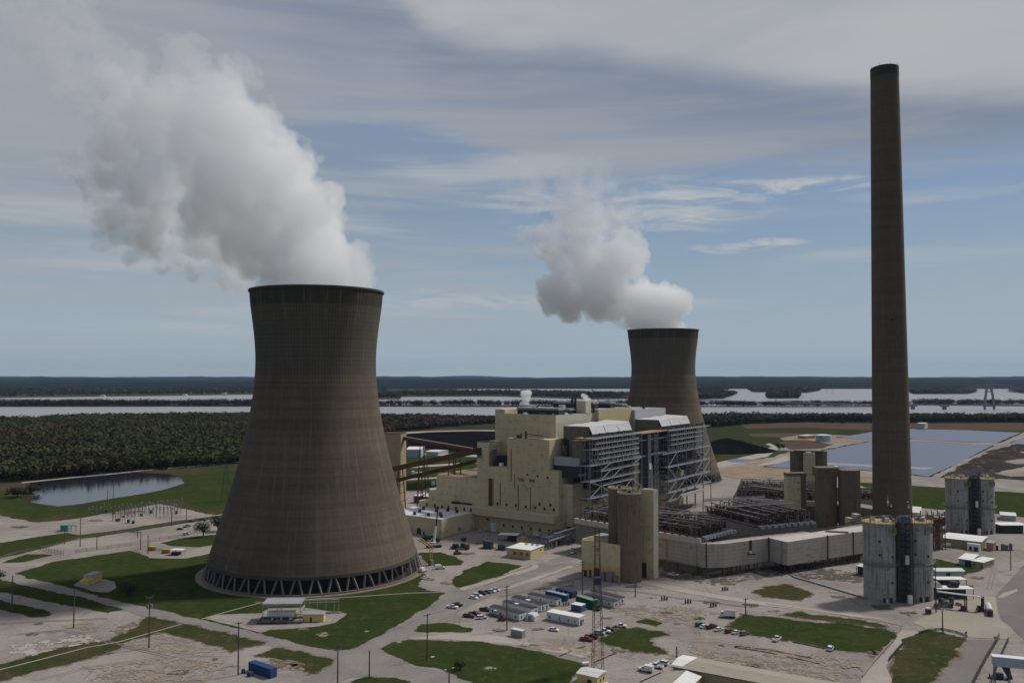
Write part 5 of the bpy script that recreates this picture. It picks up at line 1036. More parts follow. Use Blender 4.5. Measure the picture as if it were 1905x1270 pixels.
def win(s, a, b, z0=1.2, z1=2.3): return (s, a, b, z0, z1, M_GLASS, 'window')
def dr(s, a, b, m_=None): return (s, a, b, .3, 2.5, m_ or M_DARK, 'door')
def trailer(label, p, h, wall, roof, ops, group='site office trailers', skirt=True, name='office_trailer', cat='trailer', rise=.0):
    t, L, w = box_house(name, label, cat, p, h, wall, roof, group, .12, rise, ops, z0=.5)
    if skirt: part('skirt', M_ESP, (-L / 2 + .15, L / 2 - .15, -w / 2 + .1, w / 2 - .1, 0, .5), parent=t)
    return t, L, w
t, L, w = trailer('white office trailer with black shingle roof and wooden ramp, nearest of the joined row', ((910, 1142), (966, 1156), (980, 1151.5)), 3.5, M_TRAILW, M_SHING, [win('f', .10, .13), dr('f', .25, .30, M_WHITE), win('f', .36, .39), win('f', .86, .89), win('r', .25, .36)], rise=.5)
part('porch_roof', M_WROOF, (-L * .27, -L * .2, -w / 2 - 1.6, -w / 2, 2.9, 3.0), parent=t); part('ramp', M_WOOD, (-L * .42, -L * .02, -w / 2 - 2.2, -w / 2 - .9, .1, 1.0), parent=t)
t, L, w = trailer('white office trailer with black roof and a pale skylight, middle of the joined row', ((934, 1132), (989, 1146), (1001, 1142)), 3.4, M_TRAILW, M_SHING, [win('r', .2, .3), dr('r', .6, .75)], rise=.5); part('skylight', M_WROOF, (-2, 0, -2, -.4, 3.62, 3.9), parent=t)
t, L, w = trailer('white office trailer with black roof and tall end windows, farthest of the joined row', ((951, 1123.5), (1006, 1139), (1021, 1134.5)), 3.5, M_TRAILW, M_SHING, [win('r', .2, .34, .9, 2.6), win('r', .65, .8, .9, 2.6)], rise=.5); part('skylight', M_WROOF, (-1, 1.5, -2.2, -.6, 3.62, 3.95), parent=t)
trailer('long grey trailer with a dark flat roof beside the blue container', ((981, 1117), (1036, 1128), (1043, 1124.6)), 3.3, M_TRAILW, M_SHING, [win('f', .04, .08), win('f', .44, .47), win('f', .8, .83), dr('r', .4, .7)])
trailer('white trailer with a bright white roof, standing alone in front of the others', ((1017, 1153), (1077, 1164.8), (1091.5, 1160)), 3.7, M_TRAILW, M_WROOF, [win('f', .08, .12), win('f', .38, .41), win('f', .66, .69), win('f', .86, .89), dr('r', .2, .5), win('r', .6, .8)])
trailer('white trailer with a dark roof and white roof panels, right of the green lorry', ((1086, 1117.5), (1142, 1132), (1149, 1128.5)), 3.3, M_TRAILW, M_SHING, [win('f', .4, .44), win('f', .6, .64), win('f', .82, .86), win('r', .3, .6)])
trailer('white trailer with a dark roof behind the one by the green lorry', ((1098, 1110.5), (1154, 1125.2), (1160, 1122)), 3.3, M_TRAILW, M_SHING, [win('r', .3, .6)])
def container(label, p, h, m_, roof, group='shipping containers on the gravel yard', door_m=M_WHITE, nd=0):
    t, L, w = box_house('shipping_container', label, 'container', p, h, m_, roof, group, .02)
    for k in range(nd): part('door', door_m, (-L / 2 + L * (.12 + .3 * k), -L / 2 + L * (.12 + .3 * k) + 1.2, -w / 2 - .06, -w / 2 + .04, .2, 2.4), parent=t)
    return t
container('bright blue container with a pale top, behind the grey trailer', ((1014.5, 1110), (1051, 1119), (1056.5, 1117)), 3.0, M_BLUE, mat('pale_blue_top', (.30, .42, .50), .1))
container('navy container with white doors, farthest back in the trailer camp', ((1033.5, 1105.5), (1064, 1113), (1075.5, 1110.5)), 3.0, M_NAVY, M_NAVY, nd=3)
container('short blue container with a white roof, between the white trailer and the green lorry', ((1062.5, 1135.5), (1081, 1139), (1093, 1135.5)), 3.0, mat('mid_blue', (.055, .085, .185), .1), M_WROOF)
container('grey green container with white roof, alone in front of the trailer camp', ((950, 1183), (971, 1187.5), (977, 1184.5)), 3.0, M_GRN, M_ROOFW)
container('dark blue container beside the utility pole on the bottom left gravel', ((462, 1248), (503, 1262.5), (513, 1257.5)), 3.3, M_BLUE, M_BLUE, None)
t = container('small blue skip next to the dark blue container', ((459.5, 1257), (466, 1259), (470, 1256.5)), 1.4, M_BLUE, M_NAVY, None); t = container('tiny blue bin at the foot of the bottom left pole', ((449, 1252), (453, 1253), (455.5, 1251.5)), 1.4, M_BLUE, M_NAVY, None)
t = thing('storage_shed', 'round topped white fabric shed at the end of the black roofed trailers', 'shed', (*U(990, 1152), 0), R(-30)); mb = MB(); mb.profile([(-2.4, 0), (2.4, 0), (2.4, 2.0), (1.4, 3.0), (-1.4, 3.0), (-2.4, 2.0)], 4.2); mb.build('cover', M_TRAILW, t); part('door', M_ESP, (-.8, .8, -2.16, -2.05, 0, 2.2), parent=t)
t, L, w = box_house('pump_hut', 'yellow hut with a grey flat roof on the left lawn by the road', 'hut', ((155, 1086), (171, 1086.5), (196, 1079.5)), 4.6, M_YEL, M_ROOFG, openings=[('f', .25, .55, .3, 2.2, M_DARK, 'door')]); part('lean_to', M_YEL, (-L / 2 - .2, L / 2 - .6, -w / 2 - 2.2, -w / 2 - .02, 0, 2.6), parent=t)
box_house('teal_shed', 'small teal sheet metal shed on the far left gravel lot', 'shed', ((112, 988.5), (126, 988), (130, 985)), 4.2, M_TEAL, M_TEAL); t = tag(part('gantry', M_TEAL, (0, .4, -.2, .2, 0, 4), (3.4, 3.8, -.2, .2, 0, 4), (-.2, 4, -.3, .3, 3.6, 4.2), parent=None), 'teal pipe gantry standing right of the teal shed', 'gantry'); t.location = (*U(132, 987.5), 0)
# fuel canopy
(c0, c1) = U(487, 1158), U(560, 1157); t = thing('canopy', 'grey roofed open canopy over the white tank on the lawn before the near cooling tower', 'canopy', ((c0[0] + c1[0]) / 2, (c0[1] + c1[1]) / 2 + 3, 0), math.atan2(c1[1] - c0[1], c1[0] - c0[0])); L = (Vector(c1) - Vector(c0)).length
part('roof', M_ROOFG, (-L / 2, L / 2, -4, 6, 8.2, 8.6), parent=t)
for x in (-L / 2 + .4, -2, L / 2 - .4):
    for y in (-3.4, 5.4): MB().bar((x, y, 0), (x, y, 8.2), .28).build('post', M_PALE, t)
part('side_beam', M_PALE, (-L / 2, L / 2, -3.6, -3.3, 7.6, 8.2), (L / 2 - .6, L / 2, -3.6, 5.6, 5.0, 5.4), parent=t)
T_ = thing('fuel_tank', 'long white horizontal tank with a yellow end band lying under the grey canopy', 'tank', (*U(526, 1153), 0), math.atan2(c1[1] - c0[1], c1[0] - c0[0]))
MB().hcyl(-6.2, 5.4, 0, 2.9, 1.55, 18).build('shell', M_WHITE, T_, True); MB().hcyl(5.42, 6.6, 0, 2.9, 1.57, 18).build('end_band', M_YEL, T_)
for x in (-4.6, -.6, 3.4): part('saddle', M_WHITE, (x - .25, x + .25, -1.2, 1.2, .3, 1.6), parent=T_)
T_ = thing('bund_wall', 'low dark concrete bund round the white tank under the canopy', 'wall', (*U(526, 1155), 0), math.atan2(c1[1] - c0[1], c1[0] - c0[0])); part('wall', M_CASE, (-10.4, 9.8, -4.6, -4.2, 0, 1.2), (-10.4, -10, -4.2, 3.6, 0, 1.2), (9.4, 9.8, -4.2, 3.6, 0, 1.2), (-10, 9.4, 3.2, 3.6, 0, 1.2), parent=T_); part('pipe', M_DARK, (-10, 9.4, -5.4, -5.1, .5, .8), parent=T_)
box_house('yellow_shed', 'yellow shed with a ribbed grey roof, right of the canopy with the white tank', 'shed', ((563, 1157.5), (602, 1157.5), (604, 1153)), 3.8, M_YEL, mat('ribbed_roof', (.36, .35, .33), .1, .4, grid=(.9, 0, .06)), rise=1.0, over=.4, openings=[('f', .34, .44, .1, 2.4, M_RUST, 'door')])
t = thing('pipe_rack', 'thin pale pipe rack frame on the lawn behind the yellow shed', 'pipe rack', (*U(560, 1140), 0), 0)
a0 = Vector(U(560, 1140)); mb = MB(); m2 = MB()
for px, py in ((562, 1142), (576, 1141), (590, 1140.5), (606, 1140), (622, 1140), (630, 1139.5)): q = Vector(U(px, py)) - a0; mb.bar((q.x, q.y, 0), (q.x, q.y, 6.3), .22)
q0, q1 = Vector(U(562, 1142)) - a0, Vector(U(631, 1139.5)) - a0
for z in (5.2, 6.3): m2.bar((q0.x, q0.y, z), (q1.x, q1.y, z), .25)
m2.bar((q0.x, q0.y + 1.5, 6.2), (q1.x, q1.y + 1.5, 6.2), .2); mb.build('posts', M_PALE, t); m2.build('pipe', M_PALE, t); part('skid', M_ESP, (q1.x - 7, q1.x + 1, -1, .6, 0, .7), parent=t)
# yellow racks and canopy near the left service road
for (px, py, lb) in ((283, 1024, 'yellow painted tool rack stack, left one beside the small open canopy'), (308, 1029, 'yellow painted tool rack stack right next to the small open canopy')):
    t = thing('storage_rack', lb, 'rack', (*U(px, py), 0), R(-8), 'yellow racks by the service road'); part('tier', M_YELP, (-2, 2, -.9, .9, .6, 1.2), (-2, 2, -.9, .9, 1.5, 2.1), (-2, 2, -.9, .9, 2.4, 2.7), parent=t); part('frame', M_DARK, (-2, -1.8, -1, 1, 0, 2.5), (1.8, 2, -1, 1, 0, 2.5), (-.1, .1, -1, 1, 0, 2.5), (-1.95, 1.95, -.8, .8, 1.22, 1.48), parent=t)
t = thing('sheet_panel', 'white leaning sheet panel between the two yellow racks', 'panel', (*U(296, 1026), 0), R(30)); part('sheet', M_WHITE, (-1.6, 1.6, -.1, .1, 0, 2.6), parent=t); part('brace', M_DARK, (-1.6, -1.45, .1, 1.2, 0, .15), (1.45, 1.6, .1, 1.2, 0, .15), parent=t)
t = thing('canopy', 'small white roofed open shelter beside the yellow racks', 'canopy', (*U(330, 1032), 0), R(-6)); part('roof', M_WROOF, (-4, 4, -2.4, 2.4, 3.4, 3.6), parent=t); part('stores', M_DARK, (-3.4, 1.5, -1.6, 1.6, 0, 1.8), parent=t)
for x in (-3.8, 0, 3.8):
    for y in (-2.2, 2.2): MB().bar((x, y, 0), (x, y, 3.4), .16).build('post', M_RUST, t)
# substation yard
ss = thing('substation', 'outdoor electrical substation of grey steel frames on gravel by the pond', 'substation', (*U(250, 963), 0)); so = Vector(U(250, 963)); g = random.Random(5)
for row, (pa, pb, n, h) in enumerate((((165, 958), (200, 951), 6, 7), ((206, 956), (300, 947), 14, 8), ((215, 967), (250, 973), 9, 9), ((225, 962), (330, 955), 17, 9), ((262, 955), (338, 950), 12, 11), ((290, 963), (335, 960), 7, 10))):
    A_, B_ = Vector(U(*pa)), Vector(U(*pb)); fr = MB(); ins = MB(); eq = MB()
    for k in range(n):
        p = A_.lerp(B_, k / (n - 1)) - so; hh = h * g.uniform(.6, 1.05); fr.bar((p.x, p.y, 0), (p.x, p.y, hh), .26); fr.bar((p.x - .9, p.y, hh * .8), (p.x + .9, p.y, hh * .8), .18)
        if k and k % 3: q = A_.lerp(B_, (k - 1) / (n - 1)) - so; fr.bar((q.x, q.y, h * .62), (p.x, p.y, h * .62), .2)
        ins.box(p.x - .3, p.x + .3, p.y - .3, p.y + .3, hh * .8, hh * .8 + 1.4)
        if g.random() < .12: eq.box(p.x - .9, p.x + .9, p.y - 2.4, p.y - 1.2, 0, g.uniform(1.2, 2.6))
    fr.build('frame', mat('substation_steel', (.16, .17, .175), .2, 1), ss); ins.build('insulator_bank', M_ESP, ss, kind='stuff')
    if eq.v: eq.build('switchgear', M_XFMR, ss, kind='stuff')
# yard in front of the boiler house
t, L, w = box_house('pump_house', 'pale yellow pump house with white roof and three tan louvres, below the boiler house', 'pump house', ((943, 1035.5), (987, 1041), (1011, 1031)), 5.6, mat('pale_yellow_block', (.56, .46, .25), .08, .3, col2=(.44, .35, .19), streak=.3), M_WROOF, over=.35, openings=[('f', .27, .39, 2.0, 4.0, mat('tan_louvre', (.22, .16, .10)), 'louvre'), ('f', .55, .67, 2.0, 4.0, mat('tan_louvre', (.22, .16, .10)), 'louvre'), ('f', .80, .93, 2.0, 4.0, mat('tan_louvre', (.22, .16, .10)), 'louvre'), ('f', .50, .515, 0, 4.6, M_ESP, 'downpipe'), ('r', .72, .8, 3.2, 4.3, M_DARK, 'vent')])
for x in (-2, 2.2, 5.6): MB().cyl(x, w * .3, 5.8, 6.6, 1.3, .9, 14).build('roof_fan', M_STEEL, t)
t = thing('water_tank', 'upright white storage tank against the lower wall of the boiler house', 'tank', (*U(920, 987), 0)); MB().cyl(0, 0, 0, 6.4, 2.9, n=24).build('shell', M_WHITE, t, True); MB().cyl(0, 0, 6.4, 6.9, 2.9, .4, 24).build('roof', M_ROOFW, t); MB().bar((2.9, -.8, 0), (2.9, -.8, 6.8), .2).build('ladder', M_DARK, t)
def xfmr(px, py, s, lb):
    t = thing('transformer', lb, 'transformer', (*U(px, py), 0), R(-30), 'transformers in the yard'); part('pad', M_COALP, (-5 * s, 5 * s, -4 * s, 4 * s, 0, .14), parent=t); part('tank', M_XFMR, (-2.3 * s, 2.3 * s, -1.8 * s, 1.8 * s, .14, 4.8 * s), parent=t)
    for k in range(5): part('cooling_fin', M_XFMR, (2.4 * s + .0, 3.4 * s, (-1.7 + .75 * k) * s, (-1.4 + .75 * k) * s, .8 * s, 4.4 * s), parent=t)
    for x in (-1.2, 0, 1.2): MB().cyl(x * s, 0, 4.8 * s, 6.3 * s, .18 * s, n=8).build('bushing', M_DARK, t)
M_COALP = mat('oily_pad', (.05, .042, .038), .3, .5)
xfmr(907, 1019, 1.0, 'taller blue green transformer on an oily pad in the yard'); xfmr(932, 1022, .72, 'shorter blue green transformer on an oily pad, nearer the yellow pump house')
t = thing('canopy', 'white roofed open carport in the yard under the boiler house wall', 'canopy', (*U(948, 1005), 0), R(-12)); part('roof', M_WROOF, (-7, 6.4, -4, 4, 4.2, 4.45), parent=t); part('parked_plant', M_DARK, (-1, 5.5, -2.4, 3, 0, 2.6), parent=t)
for x in (-6.7, -2.2, 2.2, 6.1):
    for y in (-3.7, 3.7): MB().bar((x, y, 0), (x, y, 4.2), .18).build('post', M_DARK, t)
box_house('storage_hut', 'small dull yellow hut behind the pump house with the white roof', 'hut', ((961, 1010), (971, 1011.5), (981, 1008)), 3.4, M_YEL, M_ROOFG)
box_house('skip', 'dark blue steel skip on the yard near the annex', 'skip', ((858, 1006), (863, 1006.6), (866, 1005)), 1.9, M_NAVY, M_DARK, over=0)
t, L, w = box_house('box_trailer', 'white box trailer parked by the lower wall of the boiler house', 'trailer', ((990, 997), (1003, 1000), (1011, 997.5)), 4.0, M_WHITE, M_WROOF, z0=.9, over=0); part('wheel', M_TYRE, (L / 2 - 2.4, L / 2 - 1.4, -w / 2 + .1, w / 2 - .1, 0, .9), (-L / 2 + .8, -L / 2 + 1.2, -.3, .3, 0, .9), parent=t)
cr = thing('cooling_rack', 'grey steel pipe and cooler frame behind the pump house', 'pipe rack', (*U(1035, 1015), 0), R(-35 + 90)); mb = MB(); g = random.Random(8)
for x in range(-14, 30, 5):
    for y in (-3, 3): mb.bar((x, y, 0), (x, y, 7.5), .3)
    mb.bar((x, -3, 7.5), (x, 3, 7.5), .3); mb.bar((x, -3, 4.5), (x, 3, 4.5), .25)
for z in (4.5, 7.5):
    for y in (-3, -1.5, 0, 1.5, 3): mb.bar((-14, y, z), (28, y, z), .22 if y % 3 else .35)
mb.build('frame', M_PLAT, cr); part('top_deck', M_ROOFW, (-2, 26, -1, 1.6, 8.0, 8.3), parent=cr)
for x in (-3, 2, 7): MB().cyl(x, 3.2, 0, 9.5, 1.5, n=14).build('absorber', M_CASE, cr)
mb = MB()
for k in range(26): x, y = g.uniform(-14, 18), g.uniform(-4, 4); mb.box(x, x + g.uniform(.4, 2.6), y, y + .6, g.uniform(0, 4), g.uniform(4, 6))
mb.build('pump_set', M_ESP, cr, kind='stuff'); mb = MB(); mb.bar((-14, -3.6, 5.6), (10, -3.6, 5.6), .5); mb.bar((-14, -4.4, 6.6), (10, -4.4, 6.6), .35); mb.build('pipe', M_PALE, cr)
box_house('valve_house', 'cream box house at the right end of the boiler house wall', 'hut', ((1046, 1001), (1062, 1006), (1078, 996)), 6.5, M_CREAM, M_CREAM, over=.05); t = tag(MB().cyl(0, 0, 6.7, 8.4, 4, 1.5, 16).build('domed_hood', M_RUST, None), 'rusty domed hood on the cream box house by the boiler house', 'hood'); t.location = (*U(1062, 1000), 0)
# bottom right workshop
pf = U(1250.7, 1237, 6.4); t = thing('workshop', 'long tan workshop with brown roof and white roof panels at the bottom edge', 'workshop', (pf[0], pf[1], 0), R(-31))
part('wall', M_TANW, (.2, 62, .2, 12.5, 0, 6.2), parent=t); mb = MB(); mb.add([(-.4, -.5, 6.2), (62.5, -.5, 6.2), (62.5, 6.4, 7.1), (-.4, 6.4, 7.1), (-.4, 13.2, 6.3), (62.5, 13.2, 6.3), (-.4, -.5, 6.0), (62.5, -.5, 6.0), (-.4, 13.2, 6.0)], [(0, 1, 2, 3), (3, 2, 5, 4), (0, 6, 7, 1), (0, 3, 4, 8, 6)]); mb.build('roof', M_TANROOF, t)
mb = MB(); mb.add([(-.6, .6, 6.42), (3.4, .6, 6.42), (5.2, 6.4, 7.18), (5.2, 13.1, 6.42), (-.6, 13.1, 6.42), (-.6, 6.4, 7.18)], [(0, 1, 2, 5), (5, 2, 3, 4)]); mb.build('roof_panel', M_WROOF, t)
part('wing_wall', M_TANW, (.4, 11, -26, .2, 0, 5.0), parent=t); mb = MB(); mb.add([(-.2, -26, 5.0), (5.6, -26, 5.9), (5.6, -.6, 5.9), (-.2, -.6, 5.0)], [(0, 1, 2, 3)]); mb.build('wing_roof', M_TANROOF, t); mb = MB(); mb.add([(5.6, -26, 5.9), (11.4, -26, 5.0), (11.4, -.6, 5.0), (5.6, -.6, 5.9), (11.4, -26, 4.8), (11.4, -.6, 4.8)], [(0, 1, 2, 3), (1, 4, 5, 2)]); mb.build('roof_panel', M_WROOF, t)
part('door', M_DARK, (30, 34, .12, .22, 0, 3.4), (21.6, 22.6, .12, .22, 0, 2.4), parent=t); part('gutter', M_RUST, (-.4, 62.4, -.62, -.5, 5.95, 6.2), parent=t); part('ac_unit', M_ROOFW, (14, 15.2, -1.0, .2, 0, 2.2), parent=t)
t, L, w = box_house('gate_hut', 'yellow hut with pale roof and red barrels at the foot of the lattice mast', 'hut', ((1074, 1270), (1111, 1278), (1131, 1267)), 3.6, M_YEL, M_ROOFW, rise=.9, over=.4, openings=[('f', .5, .72, .2, 2.2, M_DARK, 'door'), ('r', .3, .45, 1.2, 2.2, M_DARK, 'window'), ('r', .65, .8, 1.2, 2.2, M_DARK, 'window')])
for dx, nm in ((-.6, 'left'), (.5, 'right')): o = tag(MB().cyl(0, 0, 0, 1.2, .42, n=12).build('barrel', mat('barrel_red', (.25, .045, .03), .2), None), 'red oil barrel in front of the yellow gate hut, %s of two' % nm, 'barrel', 'red oil barrels'); p_ = U(1088, 1277); o.location = (p_[0] + dx, p_[1], 0)
T_ = thing('gas_tank', 'small white gas tank beside the yellow gate hut', 'tank', (*U(1089, 1238), 0), R(20)); MB().hcyl(-1.4, 1.4, 0, 1.0, .65, 12).build('shell', M_WHITE, T_, True); part('saddle', M_ESP, (-.9, -.7, -.4, .4, 0, .6), (.7, .9, -.4, .4, 0, .6), parent=T_)
# right side: conveyor gallery, sheds, loading station
g0 = U(1846, 1218, 10.0); t = thing('conveyor_gallery', 'pale blue enclosed conveyor gallery on steel legs leaving the frame at bottom right', 'conveyor', (g0[0], g0[1], 0), R(-20)); mb = MB(); mb.box(0, 60, -1.4, 1.4, 6.6, 9.8); mb.build('gallery', mat('pale_blue_sheet', (.40, .45, .52), .06, .4, grid=(1.4, 0, .03)), t); part('roof', mat('pale_sheet', (.66, .68, .70), .05), (-.2, 60, -1.6, 1.6, 9.8, 10.1), parent=t)
for x in (.6, 5.2, 22, 40):
    for y in (-1.2, 1.2): MB().bar((x, y, 0), (x, y, 6.6), .3).build('leg', M_PLAT, t)
MB().add([(2.6, -1, 6.5), (5.2, -1, 6.5), (6.2, -1, 2.4), (4.8, -1, 2.4), (2.6, 1, 6.5), (5.2, 1, 6.5), (6.2, 1, 2.4), (4.8, 1, 2.4)], [(0, 1, 2, 3), (7, 6, 5, 4), (0, 3, 7, 4), (1, 5, 6, 2)]).build('chute', M_NAVY, t)
t = thing('hopper_pump', 'dark pump and hopper machine under the pale conveyor gallery', 'machine', (*U(1858, 1262), 0), R(-20)); part('skid', M_DARK, (-3, 3, -1.2, 1.2, 0, .5), parent=t); part('motor', M_NAVY, (-1, 1.5, -.8, .8, .5, 2.2), parent=t); part('guard_rail', M_RUST, (-3, -2.9, -1.2, 1.2, .5, 1.6), (2.9, 3, -1.2, 1.2, .5, 1.6), (-3, 3, -1.25, -1.15, 1.5, 1.6), parent=t)
def shed(label, p, h, wall, roof, rise=0, ops=(), over=.5, name='shed', group=None): return box_house(name, label, 'shed', p, h, wall, roof, group, over, rise, ops)
t, L, w = shed('long tan shed with a white roof, behind the near grey silos', ((1752, 1015.5), (1826, 1024), (1831, 1013)), 5.6, M_TANW, M_WROOF, .6)
part('portal', M_WHITE, (L / 2 - 7.5, L / 2 - .4, -w / 2 - 3.6, -w / 2 - .02, 2.6, 4.4), (L / 2 - 7.5, L / 2 - 6.4, -w / 2 - 3.6, -w / 2 - .02, 0, 2.6), (L / 2 - 4.9, L / 2 - 3.9, -w / 2 - 3.6, -w / 2 - .02, 0, 2.6), (L / 2 - 1.4, L / 2 - .4, -w / 2 - 3.6, -w / 2 - .02, 0, 2.6), parent=t)
shed('square tan box shed at the end of the long white roofed shed', ((1835, 1023), (1848, 1024.5), (1853, 1020)), 4.8, mat('tan_pink_wall', (.34, .235, .165), .1), M_ROOFG)
g = random.Random(2); t = thing('pipe_cluster', 'grey vessels and pipes right of the square tan box shed', 'machine', (*U(1866, 1023), 0)); part('vessel', M_PLAT, (-1, .6, -1, .6, 0, 4), (1.6, 3, -.8, .6, 0, 3.4), (4, 5.4, -1, .4, 0, 4.2), parent=t); part('frame', M_RUST, (-4, 6, -1.6, -1.4, 0, .3), (-4, -3.8, -1.6, 1, 0, 3), (-4, 6, -1.5, -1.35, 2.6, 2.8), parent=t)
shed('open shed with a pale grey roof on the grass, left half of a pair', ((1784, 1051), (1807, 1054), (1815, 1043)), 3.8, M_GREYCLAD, M_WROOF, 0, [('f', .48, 1.0, 0, 3.2, M_DARK, 'opening')]); shed('tan shed with pale grey roof and brown door, right half of the pair', ((1808, 1055), (1829, 1058.5), (1837, 1049)), 3.8, M_TANW, M_WROOF, 0, [('f', .8, .92, 0, 2.6, M_RUST, 'door'), ('f', .1, .3, 1.6, 2.6, M_RUST, 'window')])
shed('grey sheet shed beside the near grey silos, with a dark opening', ((1742, 1074), (1794, 1074), (1797, 1068)), 3.6, M_GREYCLAD, M_ROOFW, .9, [('f', .35, .5, 0, 2.6, M_DARK, 'opening')])
def canopy(name, label, p, z, roof, posts=True, hood=None):
    (lx, ly, _), rz, L, w = rect(*p); t = thing(name, label, 'canopy', (lx, ly, 0), rz); part('roof', roof, (-L / 2, L / 2, -w / 2, w / 2, z, z + .35), parent=t); part('core', M_DARK, (-L / 2 + .5, L / 2 - 3.5, -w / 2 + 1.2, w / 2 - .6, 0, z), parent=t)
    for x in (-L / 2 + .4, 0, L / 2 - .4): MB().bar((x, -w / 2 + .3, 0), (x, -w / 2 + .3, z), .25).build('post', M_DARK, t)
    return t, L, w
t, L, w = canopy('canopy', 'white flat roofed blower canopy with curved metal hood, nearer one right of the silos', ((1744, 1114), (1813, 1114.5), (1820, 1108)), 4.8, M_WROOF)
def hood(t, x, y, z, r=2.4, d=3.0):
    mb = MB(); pts = [(x - r + 2 * r * k / 10, y, z + r * math.sin(math.pi * k / 10) * 1.15) for k in range(11)]
    for k in range(10): a, b = pts[k], pts[k + 1]; mb.add([a, b, (b[0], y + d, b[2]), (a[0], y + d, a[2])], [(0, 1, 2, 3)])
    mb.add(pts, [tuple(range(11))]); mb.add([(p[0], y + d, p[2]) for p in pts], [tuple(range(11))[::-1]]); mb.build('hood', M_HOOD, t)
hood(t, -L / 2 + 1.5, -1, 5.1); q = MB(); q.add([(L / 2 - 11, -1, 5.15), (L / 2 - 6.5, -1, 5.15), (L / 2 - 5.6, -1, 7.6), (L / 2 - 9.6, -1, 7.9), (L / 2 - 11, 2, 5.15), (L / 2 - 6.5, 2, 5.15), (L / 2 - 5.6, 2, 7.6), (L / 2 - 9.6, 2, 7.9)], [(0, 1, 2, 3), (7, 6, 5, 4), (0, 3, 7, 4), (1, 5, 6, 2), (3, 2, 6, 7)]); q.build('fan_inlet', M_DARK, t)
canopy('canopy', 'white flat roofed canopy just behind the blower canopy by the near silos', ((1744, 1096), (1800, 1096), (1807, 1090)), 4.8, M_WROOF)
t, L, w = canopy('canopy', 'white roofed blower shed with curved hood, left of the near grey silos', ((1592, 1068), (1622, 1073.5), (1632, 1066)), 4.6, M_ROOFW); hood(t, L / 2 - 2.2, -1, 4.95)
t, L, w = canopy('canopy', 'far white roofed blower canopy right of the distant silos', ((1862, 992), (1915, 992), (1920, 986)), 5.5, M_WROOF); shed('far grey roofed shed behind the distant silos at the right edge', ((1862, 967), (1890, 969), (1893, 963)), 4, M_GREYCLAD, M_ROOFW, .8); t, L, w = canopy('canopy', 'blower canopy with curved hood, left of the distant grey silos', ((1752, 974), (1772, 975), (1776, 970)), 5, M_ROOFW); hood(t, 0, -1, 5.4, 3.2)
t = thing('loading_pipework', 'white loading pipe bridge with hanging arm over the tanker bay', 'pipe bridge', (*U(1745, 1128), 0)); b_ = Vector(U(1745, 1128)); q = Vector(U(1829, 1137)) - b_; mb = MB()
for o_, w in ((0, .6), (1.0, .4), (-.9, .35)): mb.bar((0, o_, 7.2), (q.x, q.y + o_, 6.6), w)
mb.build('pipe', M_ROOFW, t)
for f in (.05, .3, .62, .99): mb = MB(); mb.bar((q.x * f, q.y * f - .8, 0), (q.x * f, q.y * f - .8, 7), .4); mb.bar((q.x * f, q.y * f + .8, 0), (q.x * f, q.y * f + .8, 7), .4); mb.bar((q.x * f, q.y * f - 1, 6.2), (q.x * f, q.y * f + 1, 6.2), .3); mb.build('trestle', M_DARK, t)
mb = MB(); g = random.Random(4)
for k in range(26): x = g.uniform(-2, 11); y = g.uniform(-3, 3); mb.box(x, x + g.uniform(.4, 2), y, y + g.uniform(.3, 1.2), 0, g.uniform(.8, 3.8))
mb.build('valve_skid', M_ESP, t, kind='stuff'); part('loading_arm', M_DARK, (q.x - .4, q.x + .4, q.y - .4, q.y + .4, 2.4, 7), parent=t)
t = thing('tool_shed', 'small rust brown booth on the pad right of the near silos', 'booth', (*U(1727, 1141), 0)); part('wall', M_RUST, (-1, 1, -1, 1, 0, 2.4), parent=t); part('roof', M_ROOFW, (-1.15, 1.15, -1.15, 1.15, 2.4, 2.7), parent=t)
t = thing('pump_skid', 'dark pump skid on the tanker bay pad', 'machine', (*U(1792, 1136), 0)); part('skid', M_DARK, (-1.8, 1.8, -1, 1, 0, .6), parent=t); part('pump', M_RUST, (-.9, .9, -.7, .7, .6, 2.4), parent=t)
rt = thing('rusty_absorber', 'rust and pink stained steel structure right of the chimney foot', 'steel structure', (*U(1737, 1021), 0), R(10)); part('column', mat('pink_rust_sheet', (.36, .25, .19), .15, .3, col2=(.2, .09, .06), streak=.7), (-4, -1, -2, 2, 0, 22), (2.2, 5.4, -2, 2, 0, 20), parent=rt); part('box', M_RUST, (-6, 6, -3, 4, 15, 19), parent=rt); mb = MB()
for x in (-6, -2, 2, 6):
    for y in (-3, 4): mb.bar((x, y, 0), (x, y, 24), .4)
for z in (6, 12, 19, 22): mb.bar((-6, -3, z), (6, -3, z), .4); mb.bar((6, -3, z), (6, 4, z), .4); mb.bar((-6, -3, z - 5), (6, -3, z), .25)
mb.build('frame', M_RUST, rt); part('chute', M_GREYCLAD, (6, 11, -2, -1, 2, 3.5), parent=rt)
t, L, w = shed('pale house with a white gabled roof at the right foot of the chimney', ((1692, 972), (1712, 973.5), (1722, 966)), 8, M_GREYCLAD, M_WROOF, 3)
